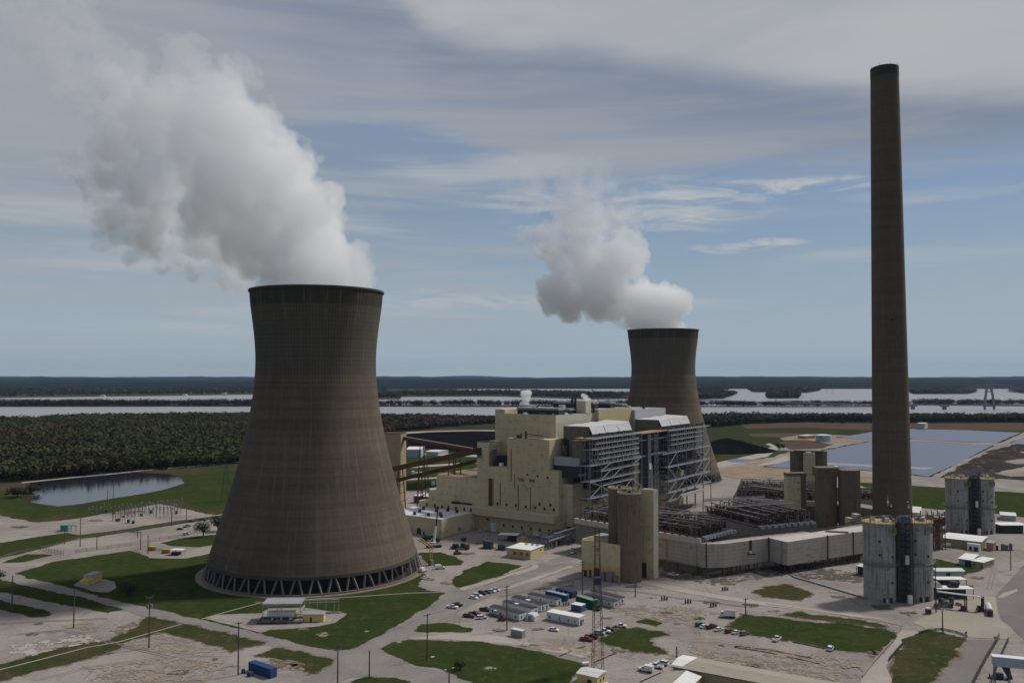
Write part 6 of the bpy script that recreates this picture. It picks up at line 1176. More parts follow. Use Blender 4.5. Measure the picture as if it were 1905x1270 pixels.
# conveyors and transfer house behind the near tower
def truss_conv(label, P, Q, w=3.6, h=3.0, legs=(), mt_=None):
    P, Q = Vector(P), Vector(Q); t = thing('coal_conveyor', label, 'conveyor', (P.x, P.y, 0), 0, 'rust red coal conveyors'); d = Q - P; mb = MB(); mb.bar((0, 0, P.z), (d.x, d.y, Q.z), w, h); mb.build('gallery', mt_ or M_RUST, t); mb = MB(); mb.bar((0, 0, P.z + h / 2 + .12), (d.x, d.y, Q.z + h / 2 + .12), w * .9, .2); mb.build('roof', mat('rust_roof', (.21, .13, .115), .2), t)
    for f in legs:
        x, y, z = d.x * f, d.y * f, P.z + (Q.z - P.z) * f; mb = MB(); s = Vector((-d.y, d.x, 0)).normalized() * (w * .9)
        for sg in (-1, 1): mb.bar((x + s.x * sg * 1.5, y + s.y * sg * 1.5, 0), (x + s.x * sg * .5, y + s.y * sg * .5, z - h / 2), .6)
        for k in range(1, 5): zz = (z - h / 2) * k / 5; mb.bar((x - s.x * 1.3, y - s.y * 1.3, zz), (x + s.x * 1.2, y + s.y * 1.2, zz + 3), .3)
        mb.build('trestle', M_RUST, t)
truss_conv('main rust red coal conveyor rising from behind the near tower to the boiler house', atY(728, 873, 690), atY(888, 838.5, 616), 4.2, 3.6, (.12, .42, .72))
truss_conv('lower rust red conveyor under the main one, left of the boiler house', atY(740, 893, 690), atY(888, 857, 640), 3.2, 2.6, (.3, .6)); truss_conv('grey roofed upper conveyor running from the tan transfer house to the boiler house', atY(752, 815, 705), atY(880, 837, 625), 3.4, 2.6, (.28, .8), M_RUST)
th2 = thing('transfer_house', 'tall tan transfer house behind the right flank of the near cooling tower', 'transfer house', ((735 - 952.5) / F_PX * 706, 706, 0), R(-15)); part('wall', mat('tan_tower', (.36, .29, .17), .1, .2, col2=(.27, .22, .13), streak=.4), (-9, 8, -6, 6, 0, 62), parent=th2); part('roof', M_RUST, (-9.2, 8.2, -6.2, 6.2, 62, 62.6), parent=th2)
t, L, w = shed('blue white warehouse behind the rust red conveyors', ((757, 851), (783, 851), (788, 845)), 11, mat('blue_white_sheet', (.36, .43, .50), .06, .2, grid=(2, 0, .05)), M_WROOF, 2)
t, L, w = shed('low white roofed building right of the blue white warehouse, by the coal yard', ((792, 846), (815, 847), (822, 843)), 5, M_GREYCLAD, M_ROOFW, 1)
t, L, w = shed('small brown shed left of the boiler house steps', ((795, 923), (812, 926), (818, 921)), 7, M_RUST, M_ROOFG); t, L, w = canopy('canopy', 'white roofed pump canopy left of the brown shed by the boiler house', ((768, 935), (795, 937), (800, 930)), 6, M_ROOFW)
g = random.Random(11)
for i, (px, py, lb) in enumerate(((768, 882, 'pale tank cluster on the grass under the lower conveyor, left one'), (783, 884, 'pale tank cluster on the grass under the lower conveyor, right one'), (806, 902, 'white pipe manifold on the grass strip left of the boiler house'))):
    t = thing('process_tank', lb, 'tank', (*U(px, py), 0)); MB().cyl(0, 0, 0, 3.6, 1.8, n=14).build('shell', M_WHITE, t); MB().cyl(4, .6, 0, 2.6, 1.3, n=12).build('small_tank', M_ROOFW, t); MB().bar((-3, -1, 1), (7, -1.4, 1), .5).build('pipe', M_PALE, t)
# far tank, pond hut, bridge
t = thing('storage_tank', 'round pale blue storage tank out by the ponds', 'tank', (*U(1532, 821), 0)); MB().cyl(0, 0, 0, 11, 12.4, n=36).build('shell', mat('pale_blue_tank', (.33, .45, .53), .06, .1), t, True); MB().cyl(0, 0, 11, 12.4, 12.5, .5, 36).build('roof', mat('pale_sheet', (.66, .68, .70), .05), t); part('stair', M_DARK, (-9, -8.6, -10, -8.8, 6, 9), (-7, -6.4, -11, -10.6, 6.5, 9.2), parent=t)
t, L, w = shed('white box pump house on the bank behind the far pond', ((1706, 797), (1720, 797.5), (1724, 796)), 11, mat('off_white_sheet', (.5, .5, .45), .06), M_ROOFW); shed('pinkish flat building left of the pale blue storage tank', ((1484, 815), (1498, 816), (1500, 813.5)), 5, mat('tan_pink_wall', (.34, .235, .165), .1), M_ROOFW)
br = thing('river_bridge', 'long cable stayed river bridge with a grey A shaped pylon, far right', 'bridge', (1508, 2655, 0)); mb = MB()
for s in (-1, 1): mb.bar((s * 14, 0, 2), (s * 16, 0, 15), 5.0); mb.bar((s * 16, 0, 15), (s * 3.2, 0, 92), 5.6, 5.0)
mb.bar((-16, 0, 13), (16, 0, 13), 4); mb.bar((-9, 0, 58), (9, 0, 58), 3); mb.build('pylon', mat('bridge_concrete', (.20, .20, .21), .08, .05), br)
dk = [(900, -250, 13), (420, -110, 13.5), (0, 0, 14), (-300, 90, 14), (-560, 240, 14), (-760, 620, 13), (-900, 1100, 12), (-1150, 1700, 11)]
mb = MB()
for a, b in zip(dk[:-1], dk[1:]): mb.bar(a, b, 16, 2.6)
mb.build('deck', mat('bridge_concrete', (.20, .20, .21), .08, .05), br)
for f in (.35, .6, .85): x, y = -300 * f * 1.2, 90 * f; part('pier', mat('bridge_concrete', (.20, .20, .21), .08, .05), (x - 4, x + 4, y - 6, y + 6, 0, 12.8), parent=br); part('pier_cap', mat('bridge_concrete', (.20, .20, .21), .08, .05), (x - 12, x + 12, y - 7, y + 7, 9, 12.7), parent=br)
mb = MB()
for k in range(1, 9):
    for s, e in ((-1, (-300, 90)), (1, (420, -110))): f = k / 9; mb.bar((0, 0, 60 + 30 * f), (e[0] * f, e[1] * f, 15), .5)
mb.build('stay_cable', M_PALE, br)
for i, (px, py, lb) in enumerate(((191, 738, 'white river barge moored at the far wooded bank, leftmost'), (344, 736, 'white towboat on the far bank of the flooded river, middle'), (417, 733.5, 'white river barge moored at the far wooded bank, next to the near tower'), (1546, 715, 'white building on the far shore right of the second tower'))):
    t = thing('river_barge' if i < 3 else 'far_building', lb, 'boat' if i < 3 else 'building', (*U(px, py), .5)); part('hull', M_WHITE, (-14, 14, -5, 5, 0, 5), parent=t); part('cabin', M_WHITE, (-9, 8, -4, 4, 5, 9), parent=t)
# ================================================================== poles, masts, fences
M_POLE = mat('pole_wood', (.085, .068, .058), .2, .8)
def pole(name, label, base, top_px, arms=1, xf=False, lamp=False, thick=.30, rz=.6, group='utility poles'):
    x, y = U(*base); r = ray(*top_px); h = max(6.0, CAM_H + r[2] * (y / r[1])); t = thing(name, label, 'pole', (x, y, 0), rz, group)
    MB().cyl(0, 0, 0, h, thick, thick * .7, 8).build('pole', M_POLE, t)
    for k in range(arms):
        z = h - .6 - 1.2 * k; part('crossarm', M_POLE, (-1.5, 1.5, -.12, .12, z, z + .22), parent=t)
        q = MB(); [q.cyl(xx, 0, z + .22, z + .5, .07, n=6) for xx in (-1.3, 0, 1.3)]; q.build('insulator', M_ESP, t)
    if xf:
        for s_ in (-.75, .75): MB().cyl(s_, 0, h - 4.6, h - 3.0, .5, n=10).build('transformer_can', M_ESP, t)
        q = MB(); q.bar((0, 0, h - .5), (-1.8, .3, h + .7), .12); q.bar((0, 0, h - .5), (1.8, .3, h + .7), .12); q.build('stay', M_ESP, t)
    if lamp:
        q = MB(); q.bar((0, 0, h - .2), (1.4, 0, h), .12); q.bar((0, 0, h - .2), (-1.4, 0, h), .12); q.build('lamp_arm', M_POLE, t); part('lamp_head', M_HOOD, (1.2, 1.9, -.2, .2, h - .1, h + .15), (-1.9, -1.2, -.2, .2, h - .1, h + .15), parent=t)
    return t
for a in [
 ('bare wooden pole at the left edge, between two grass strips', (22, 1139), (22, 1070), 0),
 ('bare wooden pole beside the sandy patch on the left gravel', (137, 1168), (137, 1096), 0),
 ('stout utility pole carrying two transformer cans, beside the grass wedge on the left', (277, 1205), (278, 1110), 1, True),
 ('utility pole next to the dark blue container at bottom left', (443, 1255), (443, 1156), 1),
 ('tall pole between the teal shed and the substation', (149, 1017), (149, 963), 0), ('left of two plain poles by the yellow racks', (261.5, 1023), (261.5, 988), 0), ('right of two plain poles by the yellow racks', (275, 1030), (275, 994), 0),
 ('thin pole on the gravel strip right of the grass triangle at far left', (180, 1021), (180, 996), 0), ('tallest mast pole in the substation', (210, 968), (210, 899), 0), ('short pole on the pond bank behind the substation', (200, 941), (200, 911), 1), ('pole at the right end of the substation yard', (346.5, 967), (346.5, 946), 0), ('pole on the grass strip before the right end of the substation', (319, 978), (319, 942), 0),
 ('pole with crossarm standing in the road junction at the bottom edge', (628, 1274), (628, 1199), 2), ('short pole right of the road junction pole', (687, 1262), (687, 1209), 0), ('tall pole on the big front lawn, with a small crossarm', (794.7, 1227), (794.7, 1141), 1), ('utility pole with crossarm at the corner of the black roofed trailers', (943, 1172), (943, 1089), 2), ('utility pole with crossarms in front of the yellow block house', (1083.6, 1115), (1083.6, 1043), 2),
 ('short plain pole on the gravel before the fluted brown silos', (1182, 1110), (1182, 1080), 0), ('pole at the left corner of the big parking lawn, near the box lorry', (1387.3, 1145), (1387.3, 1112), 1), ('thin pole behind the white vans beside the workshop', (1259, 1231), (1259, 1206), 0), ('tall dark pole against the right side of the near grey silos', (1741.5, 1139), (1741.5, 1046), 0), ('pole on the gravel far right, beside the tan box shed', (1880.6, 1060), (1880.6, 1009), 0),
 ('thin pole on the left grass triangle behind the road', (120, 1012), (120, 985), 0), ('thin pole in the gravel by the service road fence', (256, 1000), (256, 985), 0)]:
    pole('utility_pole', a[0], a[1], a[2], a[3], len(a) > 4)
pole('street_lamp', 'twin headed lamp pole on the soil rim below the tanker bay pad', (1754, 1178), (1754, 1135), 0, lamp=True, group='lamp poles'); pole('street_lamp', 'lamp pole at the bottom edge on the big front lawn', (835.5, 1275), (835.5, 1244), 0, lamp=True, group='lamp poles')
def lattice(name, label, base, h, w0, w1, mt_, straight=.45, rz=.5, arms=()):
    t = thing(name, label, 'lattice tower', (*base, 0), rz); n = 16
    def wd(f): return w0 + (w1 - w0) * min(1, f / straight)
    for sx in (-1, 1):
        for sy in (-1, 1):
            mb = MB()
            for k in range(n): a, b = k / n, (k + 1) / n; mb.bar((sx * wd(a), sy * wd(a), h * a), (sx * wd(b), sy * wd(b), h * b), .15)
            mb.build('leg', mt_, t)
    mb = MB()
    for k in range(n):
        a, b = k / n, (k + 1) / n; A_, B_ = wd(a), wd(b); za, zb = h * a, h * b
        for s in (-1, 1):
            e = 1 if (k + (s > 0)) % 2 else -1; mb.bar((-e * A_, s * A_, za), (e * B_, s * B_, zb), .085); mb.bar((s * A_, e * A_, za), (s * B_, -e * B_, zb), .085)
            mb.bar((-B_, s * B_, zb), (B_, s * B_, zb), .075); mb.bar((s * B_, -B_, zb), (s * B_, B_, zb), .075)
    mb.build('bracing', mt_, t)
    for z, L in arms: mb = MB(); mb.bar((-L, 0, z), (L, 0, z), .25); mb.bar((-L, 0, z), (0, 0, z + 2.4), .15); mb.bar((L, 0, z), (0, 0, z + 2.4), .15); mb.build('crossarm', mt_, t)
    return t
lt = lattice('lattice_mast', 'rusty steel lattice mast standing behind the yellow gate hut, widening to its feet', U(1112, 1246), 53, 1.95, .8, M_RUST, .9, .12); part('platform', M_DARK, (-1.8, 1.8, -1.8, 1.8, 27.6, 27.8), parent=lt); part('antenna', M_ESP, (-1.9, 1.9, -.1, .1, 46, 46.3), (-.6, .6, -1.4, -1.2, 44.5, 46), parent=lt); part('cabinet', M_NAVY, (-1.2, 1.2, -1.2, 1.2, 32, 34.6), parent=lt)
lattice('transmission_tower', 'dark lattice transmission tower on the meadow left of the near cooling tower', U(420, 932), 37, 4.6, 1.0, M_DARK, .8, .3, ((36, 5), (31, 6.5), (26, 5)))
for px, py, lb in ((1549, 733, 'slender river crossing pylon in the flood water, right one'), (1538, 732, 'slender river crossing pylon in the flood water, left one')): lattice('transmission_tower', lb, U(px, py), 60, 6, 1.5, M_ESP, .8, .2, ((58, 10), (50, 12)))
def fence(name, label, pix, h=2.3, gap=5.0, mt_=None, rails=3, cat='fence', thick=.09, postw=.14):
    mt_ = mt_ or M_DARK; pts = [Vector(U(*p)) for p in pix]; o = pts[0]; t = thing(name, label, cat, (o.x, o.y, 0)); rl = MB(); k0 = None
    for a, b in zip(pts[:-1], pts[1:]):
        n = max(1, int((b - a).length / gap))
        if k0 is None: k0 = MB().box(-postw / 2, postw / 2, -postw / 2, postw / 2, 0, h).mesh('post', mt_)
        for k in range(n + (b is pts[-1])): p = a.lerp(b, k / n) - o; q = bpy.data.objects.new('post', k0); COL.objects.link(q); q.parent = t; q.location = (p.x, p.y, 0)
        for r_ in range(rails): z = h * (r_ + 1) / rails; rl.bar((a.x - o.x, a.y - o.y, z), (b.x - o.x, b.y - o.y, z), thick)
    rl.build('rail', mt_, t); return t
fence('wire_fence', 'dark wire fence along the service road left of the near tower', [(141, 1028), (200, 1021), (262, 1012), (330, 1000), (365, 991)], 2.2, 6, None, 5)
fence('wire_fence', 'wire fence following the left road bend past the grass triangle', [(-30, 1050), (30, 1030), (76, 1021), (150, 1003), (240, 989), (330, 974), (410, 963)], 1.6, 7, M_FENCE if 'M_FENCE' in globals() else M_ESP, 3)
fence('wire_fence', 'chain fence crossing the left lot entrance', [(70, 1021), (96, 1027), (118, 1032)], 2.2, 3, None, 4)
fence('wire_fence', 'dark chain fence running along the right road into the bottom edge', [(1859, 1188), (1836, 1226), (1812, 1272), (1800, 1300)], 2.6, 3, None, 6)
fence('wire_fence', 'dark inner chain fence right of the asphalt, under the conveyor gallery', [(1876, 1193), (1862, 1224), (1845, 1270)], 2.2, 3, None, 5)
fence('guard_rail', 'white and rust guard rail on the left side of the little concrete bridge', [(1605, 1260), (1622, 1238), (1640, 1217), (1662, 1193)], 1.0, 2.0, mat('rail_pale', (.30, .26, .22), .3, 1), 2, 'guard rail', .28, .25)
fence('guard_rail', 'dark guard rail on the right side of the little concrete bridge', [(1654, 1229), (1668, 1212), (1681, 1198)], 1.1, 2.0, M_DARK, 2, 'guard rail', .3, .3)
fence('guard_rail', 'curved dark guard rail round the soil bank below the tanker pad', [(1710, 1179), (1728, 1174), (1752, 1172), (1780, 1178), (1799, 1185)], 1.0, 2.2, M_DARK, 2, 'guard rail', .26, .25)
fence('wire_fence', 'low wire fence along the gravel road above the parking lawn', [(1390, 1141), (1480, 1150), (1560, 1160), (1640, 1170), (1676, 1172)], 1.4, 7, M_ESP, 2)
for px, py, lb in ((1851, 1195, 'small yellow road sign at the top of the right chain fence'), (1797, 1186, 'small dark road sign at the end of the curved guard rail')):
    t = thing('road_sign', lb, 'sign', (*U(px, py), 0)); MB().bar((0, 0, 0), (0, 0, 2.6), .1).build('post', M_DARK, t); part('plate', mat('sign_yellow', (.5, .36, .05)) if px > 1800 else M_DARK, (-.45, .45, -.08, -.02, 1.8, 2.7), parent=t)
t = thing('pipeline', 'pair of pale ground pipes running from under the duct to the near grey silos', 'pipeline', (*U(1475, 1073), 0)); b_ = Vector(U(1475, 1073)); mb = MB()
for o_ in (-.9, 0, .9):
    pts = [(0, o_, .6)] + [tuple(Vector(U(px, py)) - b_) + (.6,) for px, py in ((1530, 1089), (1580, 1104), (1625, 1117))]; mb.tube([(p[0], p[1] + (o_ if i else 0), p[2]) for i, p in enumerate(pts)], .28, 6)
mb.build('pipe', M_PALE, t); part('sleeper', M_WOOD, *[((Vector(U(1475 + 150 * k / 16, 1073 + 44 * k / 16)) - b_).x - .3, (Vector(U(1475 + 150 * k / 16, 1073 + 44 * k / 16)) - b_).x + .3, (Vector(U(1475 + 150 * k / 16, 1073 + 44 * k / 16)) - b_).y - 1.6, (Vector(U(1475 + 150 * k / 16, 1073 + 44 * k / 16)) - b_).y + 1.6, 0, .35) for k in range(17)], parent=t)
# wheel stops
def stops(pix, n, label, L=2.4, group='timber wheel stops', skip=.0, seed=1):
    pts = [Vector(U(*p)) for p in pix]; g = random.Random(seed); first = None; tot = sum((b - a).length for a, b in zip(pts[:-1], pts[1:]))
    for k in range(n):
        f = (k + .5) / n * tot
        for a, b in zip(pts[:-1], pts[1:]):
            if f <= (b - a).length + 1e-6: break
            f -= (b - a).length
        if g.random() < skip: continue
        p = a.lerp(b, min(1, f / (b - a).length)); rz = math.atan2(b.y - a.y, b.x - a.x) + g.uniform(-.04, .04)
        if first is None:
            first = MB().profile([(-L / 2, 0), (L / 2, 0), (L / 2, .22), (L / 2 - .15, .3), (-L / 2 + .15, .3), (-L / 2, .22)], .32).build('wheel_stop', M_WOODD, None); tag(first, label, 'wheel stop', group); o = first
        else: o = first.copy(); COL.objects.link(o)
        o.location = (p.x, p.y, 0.05); o.rotation_euler = (0, 0, rz)
M_WOODD = mat('dark_timber', (.040, .030, .026), .2, .9)
stops([(1337, 1200.5), (1366, 1204), (1420, 1212), (1526, 1235)], 19, 'dark timber wheel stop in the nearer of the double rows on the open gravel', seed=2, skip=.1)
stops([(1368, 1202), (1430, 1209), (1508, 1224)], 15, 'dark timber wheel stop in the farther of the double rows on the open gravel', seed=3, skip=.15)
stops([(1398, 1180.5), (1440, 1187), (1534, 1206.5)], 14, 'dark timber wheel stop along the edge of the big parking lawn', seed=4, skip=.2)
stops([(1040, 1221), (1070, 1208), (1098, 1199.5)], 7, 'dark timber wheel stop left of the lattice mast', seed=5, skip=.15); stops([(1106, 1232), (1146, 1214.6)], 6, 'dark timber wheel stop right of the lattice mast', seed=6); stops([(1190, 1269), (1230, 1251)], 5, 'dark timber wheel stop before the white vans by the workshop', seed=7)
for px, py, lb in ((1280, 1122, 'brown wooden cradle on the open gravel, darkest of the three'), (1327, 1128.5, 'low brown wooden rack on the open gravel, nearest the box lorry'), (1236, 1116, 'pale thin frame rack on the open gravel, farthest left'), (1349, 1098, 'small brown sign board on the gravel below the duct'), (1053, 1126, 'little timber rack beside the short blue container')):
    t = thing('timber_rack', lb, 'rack', (*U(px, py), 0), R(20)); part('post', M_WOOD, (-1.6, -1.4, -.5, .5, 0, 2.0), (1.4, 1.6, -.5, .5, 0, 1.6), (-.1, .1, -.5, .5, 0, 2.2), parent=t); part('rail', M_WOOD, (-1.6, 1.6, -.1, .1, .6, .8), (-1.6, 1.6, -.1, .1, 1.2, 1.35), parent=t)
# overhead wires
def wire(label, pts, r=.035):
    path = []
    for a, b in zip(pts[:-1], pts[1:]):
        a, b = Vector(a), Vector(b)
        for k in range(9): f = k / 8; path.append(a.lerp(b, f) - Vector((0, 0, 1.6 * 4 * f * (1 - f))))
    tag(MB().tube(path, r, 4).build('power_line', M_DARK, None), label, 'power line')
def ptop(base, top): x, y = U(*base); r = ray(*top); return (x, y, CAM_H + r[2] * (y / r[1]) - .3)
wire('thin black power line from the transformer pole past the blue container to the road junction', [ptop((277, 1205), (278, 1110)), ptop((443, 1255), (443, 1156)), ptop((628, 1274), (628, 1199))]); wire('thin black power line from the road junction pole to the lawn and trailer poles', [ptop((628, 1274), (628, 1199)), ptop((794.7, 1227), (794.7, 1141)), ptop((943, 1172), (943, 1089)), ptop((1083.6, 1115), (1083.6, 1043))])
# ================================================================== vehicles
def paint(name, c): return mat('paint_' + name, c, .04, .8, rough=.32, spec=.5)
PAINT = {k: paint(k, c) for k, c in dict(white=(.70, .70, .70), silver=(.40, .41, .43), grey=(.16, .165, .17), black=(.018, .018, .02), navy=(.02, .03, .07), blue=(.03, .07, .18), red=(.22, .02, .02), maroon=(.075, .02, .022), olive=(.10, .10, .075), darkred=(.12, .022, .018), brown=(.13, .06, .035), green=(.012, .085, .04), yellow=(.5, .36, .04), orange=(.32, .11, .03)).items()}
def wheels(t, xs, y, r=.36):
    for x in xs:
        for s in (-1, 1): MB().tube([(x, s * y - .13, r), (x, s * y + .13, r)], r, 12).build('wheel', M_TYRE, t)
def car_proto(kind):
    t = thing(kind, '', 'car'); 
    def green(x0, x1, x2, x3, z0, z1, w0=1.66, w1=1.36):
        MB().prism([(x0, -w0 / 2), (x1, -w0 / 2), (x1, w0 / 2), (x0, w0 / 2)], z0, z1, [(x2, -w1 / 2), (x3, -w1 / 2), (x3, w1 / 2), (x2, w1 / 2)]).build('window', M_GLASS, t)
        MB().box(x2 - .04, x3 + .04, -w1 / 2 - .03, w1 / 2 + .03, z1, z1 + .07).build('roof', PAINT['white'], t)
    def hull(p, w=1.84): MB().profile(p, w).build('body', PAINT['white'], t)
    if kind == 'sedan':
        hull([(-2.3, .32), (2.25, .30), (2.32, .62), (2.1, .80), (.95, .96), (-1.65, 1.0), (-2.28, .95), (-2.36, .6)]); green(-1.95, 1.1, -1.2, .25, .97, 1.42); wheels(t, (-1.4, 1.4), .84, .33)
    elif kind == 'suv':
        hull([(-2.3, .42), (2.3, .40), (2.38, .8), (2.2, 1.02), (1.15, 1.14), (-2.28, 1.16), (-2.4, .7)], 1.92); green(-2.26, 1.25, -2.0, .45, 1.15, 1.72, 1.76, 1.48); wheels(t, (-1.45, 1.45), .88, .38)
    elif kind == 'pickup':
        hull([(-2.9, .5), (2.75, .46), (2.85, .9), (2.7, 1.14), (1.25, 1.22), (-.7, 1.22), (-.7, .85), (-2.75, .85), (-2.75, 1.2), (-2.95, 1.2)], 1.95); green(-.68, 1.4, -.5, .7, 1.22, 1.84, 1.78, 1.5)
        for s in (-1, 1): part('bed_side', PAINT['white'], (-2.75, -.7, s * .93 - .05, s * .93 + .05, .85, 1.24), parent=t)
        wheels(t, (-1.9, 1.75), .9, .42)
    elif kind == 'van':
        hull([(-2.9, .5), (2.8, .46), (2.9, .9), (2.6, 1.15), (1.5, 1.28), (.4, 1.28), (.4, .6), (-2.9, .6)], 1.95); green(-.2, 1.6, -.1, .9, 1.26, 1.84, 1.78, 1.5); part('cargo_box', PAINT['white'], (-3.0, .3, -1.05, 1.05, .8, 2.55), parent=t); wheels(t, (-1.9, 1.75), .9, .42)
    return t
PROTO = {}; USED = set()
def car(kind, colr, px, py, deg, label, group='vehicles parked around the site'):
    if kind not in PROTO: PROTO[kind] = car_proto(kind); t = PROTO[kind]; first = True
    else: t = dup(PROTO[kind], (0, 0, 0), 0, label); first = False
    x, y = U(px, py); t.location = (x, y, .06); t.rotation_euler = (0, 0, R(deg)); t['label'] = label; t['group'] = group; t['category'] = {'pickup': 'pickup truck', 'van': 'van'}.get(kind, 'car')
    for c in t.children:
        if c.name.split('.')[0] in ('body', 'roof', 'bed_side', 'cargo_box'): c.material_slots[0].link = 'OBJECT'; c.material_slots[0].material = PAINT[colr]
    return t
for a in [
 ('sedan', 'white', 881, 1113, -28, 'white saloon car, nearest end of the slanted row by the diagonal road'), ('suv', 'white', 888, 1109.5, -28, 'white estate car second in the slanted row, before the navy one'), ('suv', 'navy', 897.5, 1105, -28, 'dark navy off-roader in the slanted row by the diagonal road'), ('sedan', 'blue', 907, 1103, -28, 'bright blue saloon car next to the dark navy off-roader'), ('sedan', 'white', 915, 1101, -28, 'white saloon just beyond the bright blue car'), ('sedan', 'white', 923, 1098.5, -28, 'white saloon at the far end of the slanted row by the diagonal road'),
 ('pickup', 'white', 841.5, 1131, -25, 'white pickup truck parked by the diagonal road, nearer of two'), ('pickup', 'black', 850.5, 1127, -25, 'black pickup truck behind the white pickup by the diagonal road'), ('pickup', 'darkred', 873, 1147.5, -22, 'red pickup truck left of the black roofed trailers'), ('pickup', 'black', 882.5, 1143.8, -22, 'black pickup truck beside the red pickup by the trailers'), ('suv', 'white', 896, 1150.5, 20, 'white estate car at the ramp of the black roofed trailers'), ('pickup', 'maroon', 903, 1136, -24, 'maroon pickup truck behind the black roofed trailers'),
 ('sedan', 'white', 1030, 1173, -22, 'white saloon car alone in front of the white roofed trailer'), ('pickup', 'red', 1091.5, 1191.5, -18, 'bright red pickup truck beside the lattice mast'), ('pickup', 'black', 1100.5, 1187, -18, 'black pickup truck beside the bright red pickup'), ('suv', 'silver', 1115.5, 1180, -18, 'silver off-roader parked by the lattice mast'), ('pickup', 'white', 1123.5, 1176.5, -18, 'white pickup truck behind the silver off-roader'), ('sedan', 'black', 1133, 1172, -18, 'black saloon car beyond the silver off-roader'), ('pickup', 'white', 1154, 1166.5, -18, 'white pickup truck loaded with gear at the grass edge'),
 ('suv', 'olive', 1302, 1164, 35, 'olive estate car, first of the row left of the parking lawn'), ('sedan', 'white', 1310.5, 1167, 35, 'white saloon between the olive estate and the maroon pickup'), ('pickup', 'maroon', 1324, 1168, 35, 'large maroon pickup in the row left of the parking lawn'), ('sedan', 'white', 1337.5, 1172.5, 35, 'white saloon just right of the large maroon pickup'), ('suv', 'brown', 1357, 1176, 35, 'dark brown estate car at the corner of the parking lawn'), ('sedan', 'white', 1370.6, 1178, 35, 'white saloon between the brown estate and the grey car'), ('suv', 'grey', 1385, 1180.5, 35, 'grey estate car, last of the row at the parking lawn'),
 ('pickup', 'white', 1445.4, 1191, 50, 'white pickup parked alone on the lower edge of the parking lawn'), ('suv', 'white', 1545, 1208.5, 60, 'white off-roader at the right end of the parking lawn edge'), ('pickup', 'white', 1253, 1071, -25, 'white pickup truck in the shade under the flue duct'), ('van', 'white', 1201, 1248.5, 150, 'white box bodied van left of the workshop wing'), ('pickup', 'white', 1220, 1241.5, 150, 'white pickup between the box van and the far pickup by the workshop'), ('suv', 'white', 1232.5, 1236, 150, 'white off-roader farthest in the row by the workshop'), ('pickup', 'white', 1312, 1269.5, 60, 'white pickup cut by the bottom edge beside the workshop wing'), ('sedan', 'white', 1130, 1277, 20, 'white car roof at the bottom edge beside the gate hut'),
 ('sedan', 'white', 896, 988.5, -10, 'white saloon car parked at the boiler house annex'), ('sedan', 'white', 972, 996, -20, 'white saloon car behind the white roofed carport'), ('suv', 'white', 346.5, 994.5, 15, 'white off-roader on the service road by the green trees'), ('sedan', 'black', 335, 985, 10, 'black car on the gravel strip below the substation'), ('pickup', 'grey', 348, 980, 60, 'grey pickup with white box on the gravel strip below the substation'), ('pickup', 'brown', 354, 970.5, 10, 'rusty red lorry at the grass bank, left one'), ('pickup', 'darkred', 376, 967.5, 10, 'rusty red lorry at the grass bank, right one'),
 ('van', 'white', 788, 1063, 60, 'white tank van right under the legs of the near tower'), ('van', 'white', 819, 1058, 15, 'white van by the puddle right of the near tower'), ('sedan', 'white', 791, 1076, 40, 'small white car nearest the path right of the near tower'), ('pickup', 'white', 1750, 985, 0, 'white pickup far behind the near silos by the rusty structure')]: car(*a)
def truck(name, label, px, py, deg, cab, cargo, kind='box', L=7.0):
    t = thing(name, label, 'truck', (*U(px, py), .05), R(deg)); MB().profile([(L / 2 - 2.0, .6), (L / 2, .6), (L / 2 + .05, 1.5), (L / 2 - .5, 1.7), (L / 2 - .75, 2.7), (L / 2 - 2.0, 2.75)], 2.3).build('cab', cab, t); part('windscreen', M_GLASS, (L / 2 - .72, L / 2 - .5, -1.0, 1.0, 1.75, 2.55), (L / 2 - 1.7, L / 2 - .85, -1.17, 1.17, 1.75, 2.45), parent=t); part('chassis', M_DARK, (-L / 2, L / 2 - .6, -.8, .8, .45, .75), parent=t)
    if kind == 'box': part('cargo_box', cargo, (-L / 2, L / 2 - 2.15, -1.25, 1.25, .95, 3.5), parent=t); part('roof', mat('tan_tarp', (.42, .33, .24), .1, .8), (-L / 2 - .03, L / 2 - 2.1, -1.27, 1.27, 3.5, 3.6), parent=t); part('side_opening', M_DARK, (-L / 2 + 1.2, L / 2 - 3.4, -1.3, -1.24, 2.2, 3.0), parent=t)
    if kind == 'dump': MB().prism([(-L / 2, -1.1), (L / 2 - 2.2, -1.1), (L / 2 - 2.2, 1.1), (-L / 2, 1.1)], .9, 2.6, [(-L / 2 - .3, -1.3), (L / 2 - 2.1, -1.3), (L / 2 - 2.1, 1.3), (-L / 2 - .3, 1.3)]).build('tipper', cargo, t)
    if kind == 'tank': MB().hcyl(-L / 2, L / 2 - 2.3, 0, 2.15, 1.3, 18).build('tank', cargo, t, True); part('ladder', M_DARK, (-L / 2 - .1, -L / 2, -.3, .3, .8, 3.2), parent=t); part('walkway', M_HOOD, (-L / 2 + 1, L / 2 - 3.2, -.3, .3, 3.42, 3.52), parent=t)
    wheels(t, (L / 2 - 1.0, -L / 2 + 2.1, -L / 2 + .9), .98, .5); return t
truck('box_truck', 'white box lorry with a tan top beside the parking lawn', 1353.5, 1148, 165, PAINT['white'], PAINT['white']); truck('dump_truck', 'white cabbed tipper with a brown body driving past the pump house', 1065, 1029, -100, PAINT['white'], PAINT['brown'], 'dump', 6.4)
truck('tanker_truck', 'white bulk tanker with a maroon cab at the loading bay', 1840, 1140, -115, PAINT['maroon'], mat('tanker_white', (.74, .74, .73), .05, .5, rough=.4), 'tank', 14.0); truck('tractor_unit', 'small dark tractor beside the white bulk tanker', 1822, 1136, -110, PAINT['black'], PAINT['grey'], 'none', 5.0)
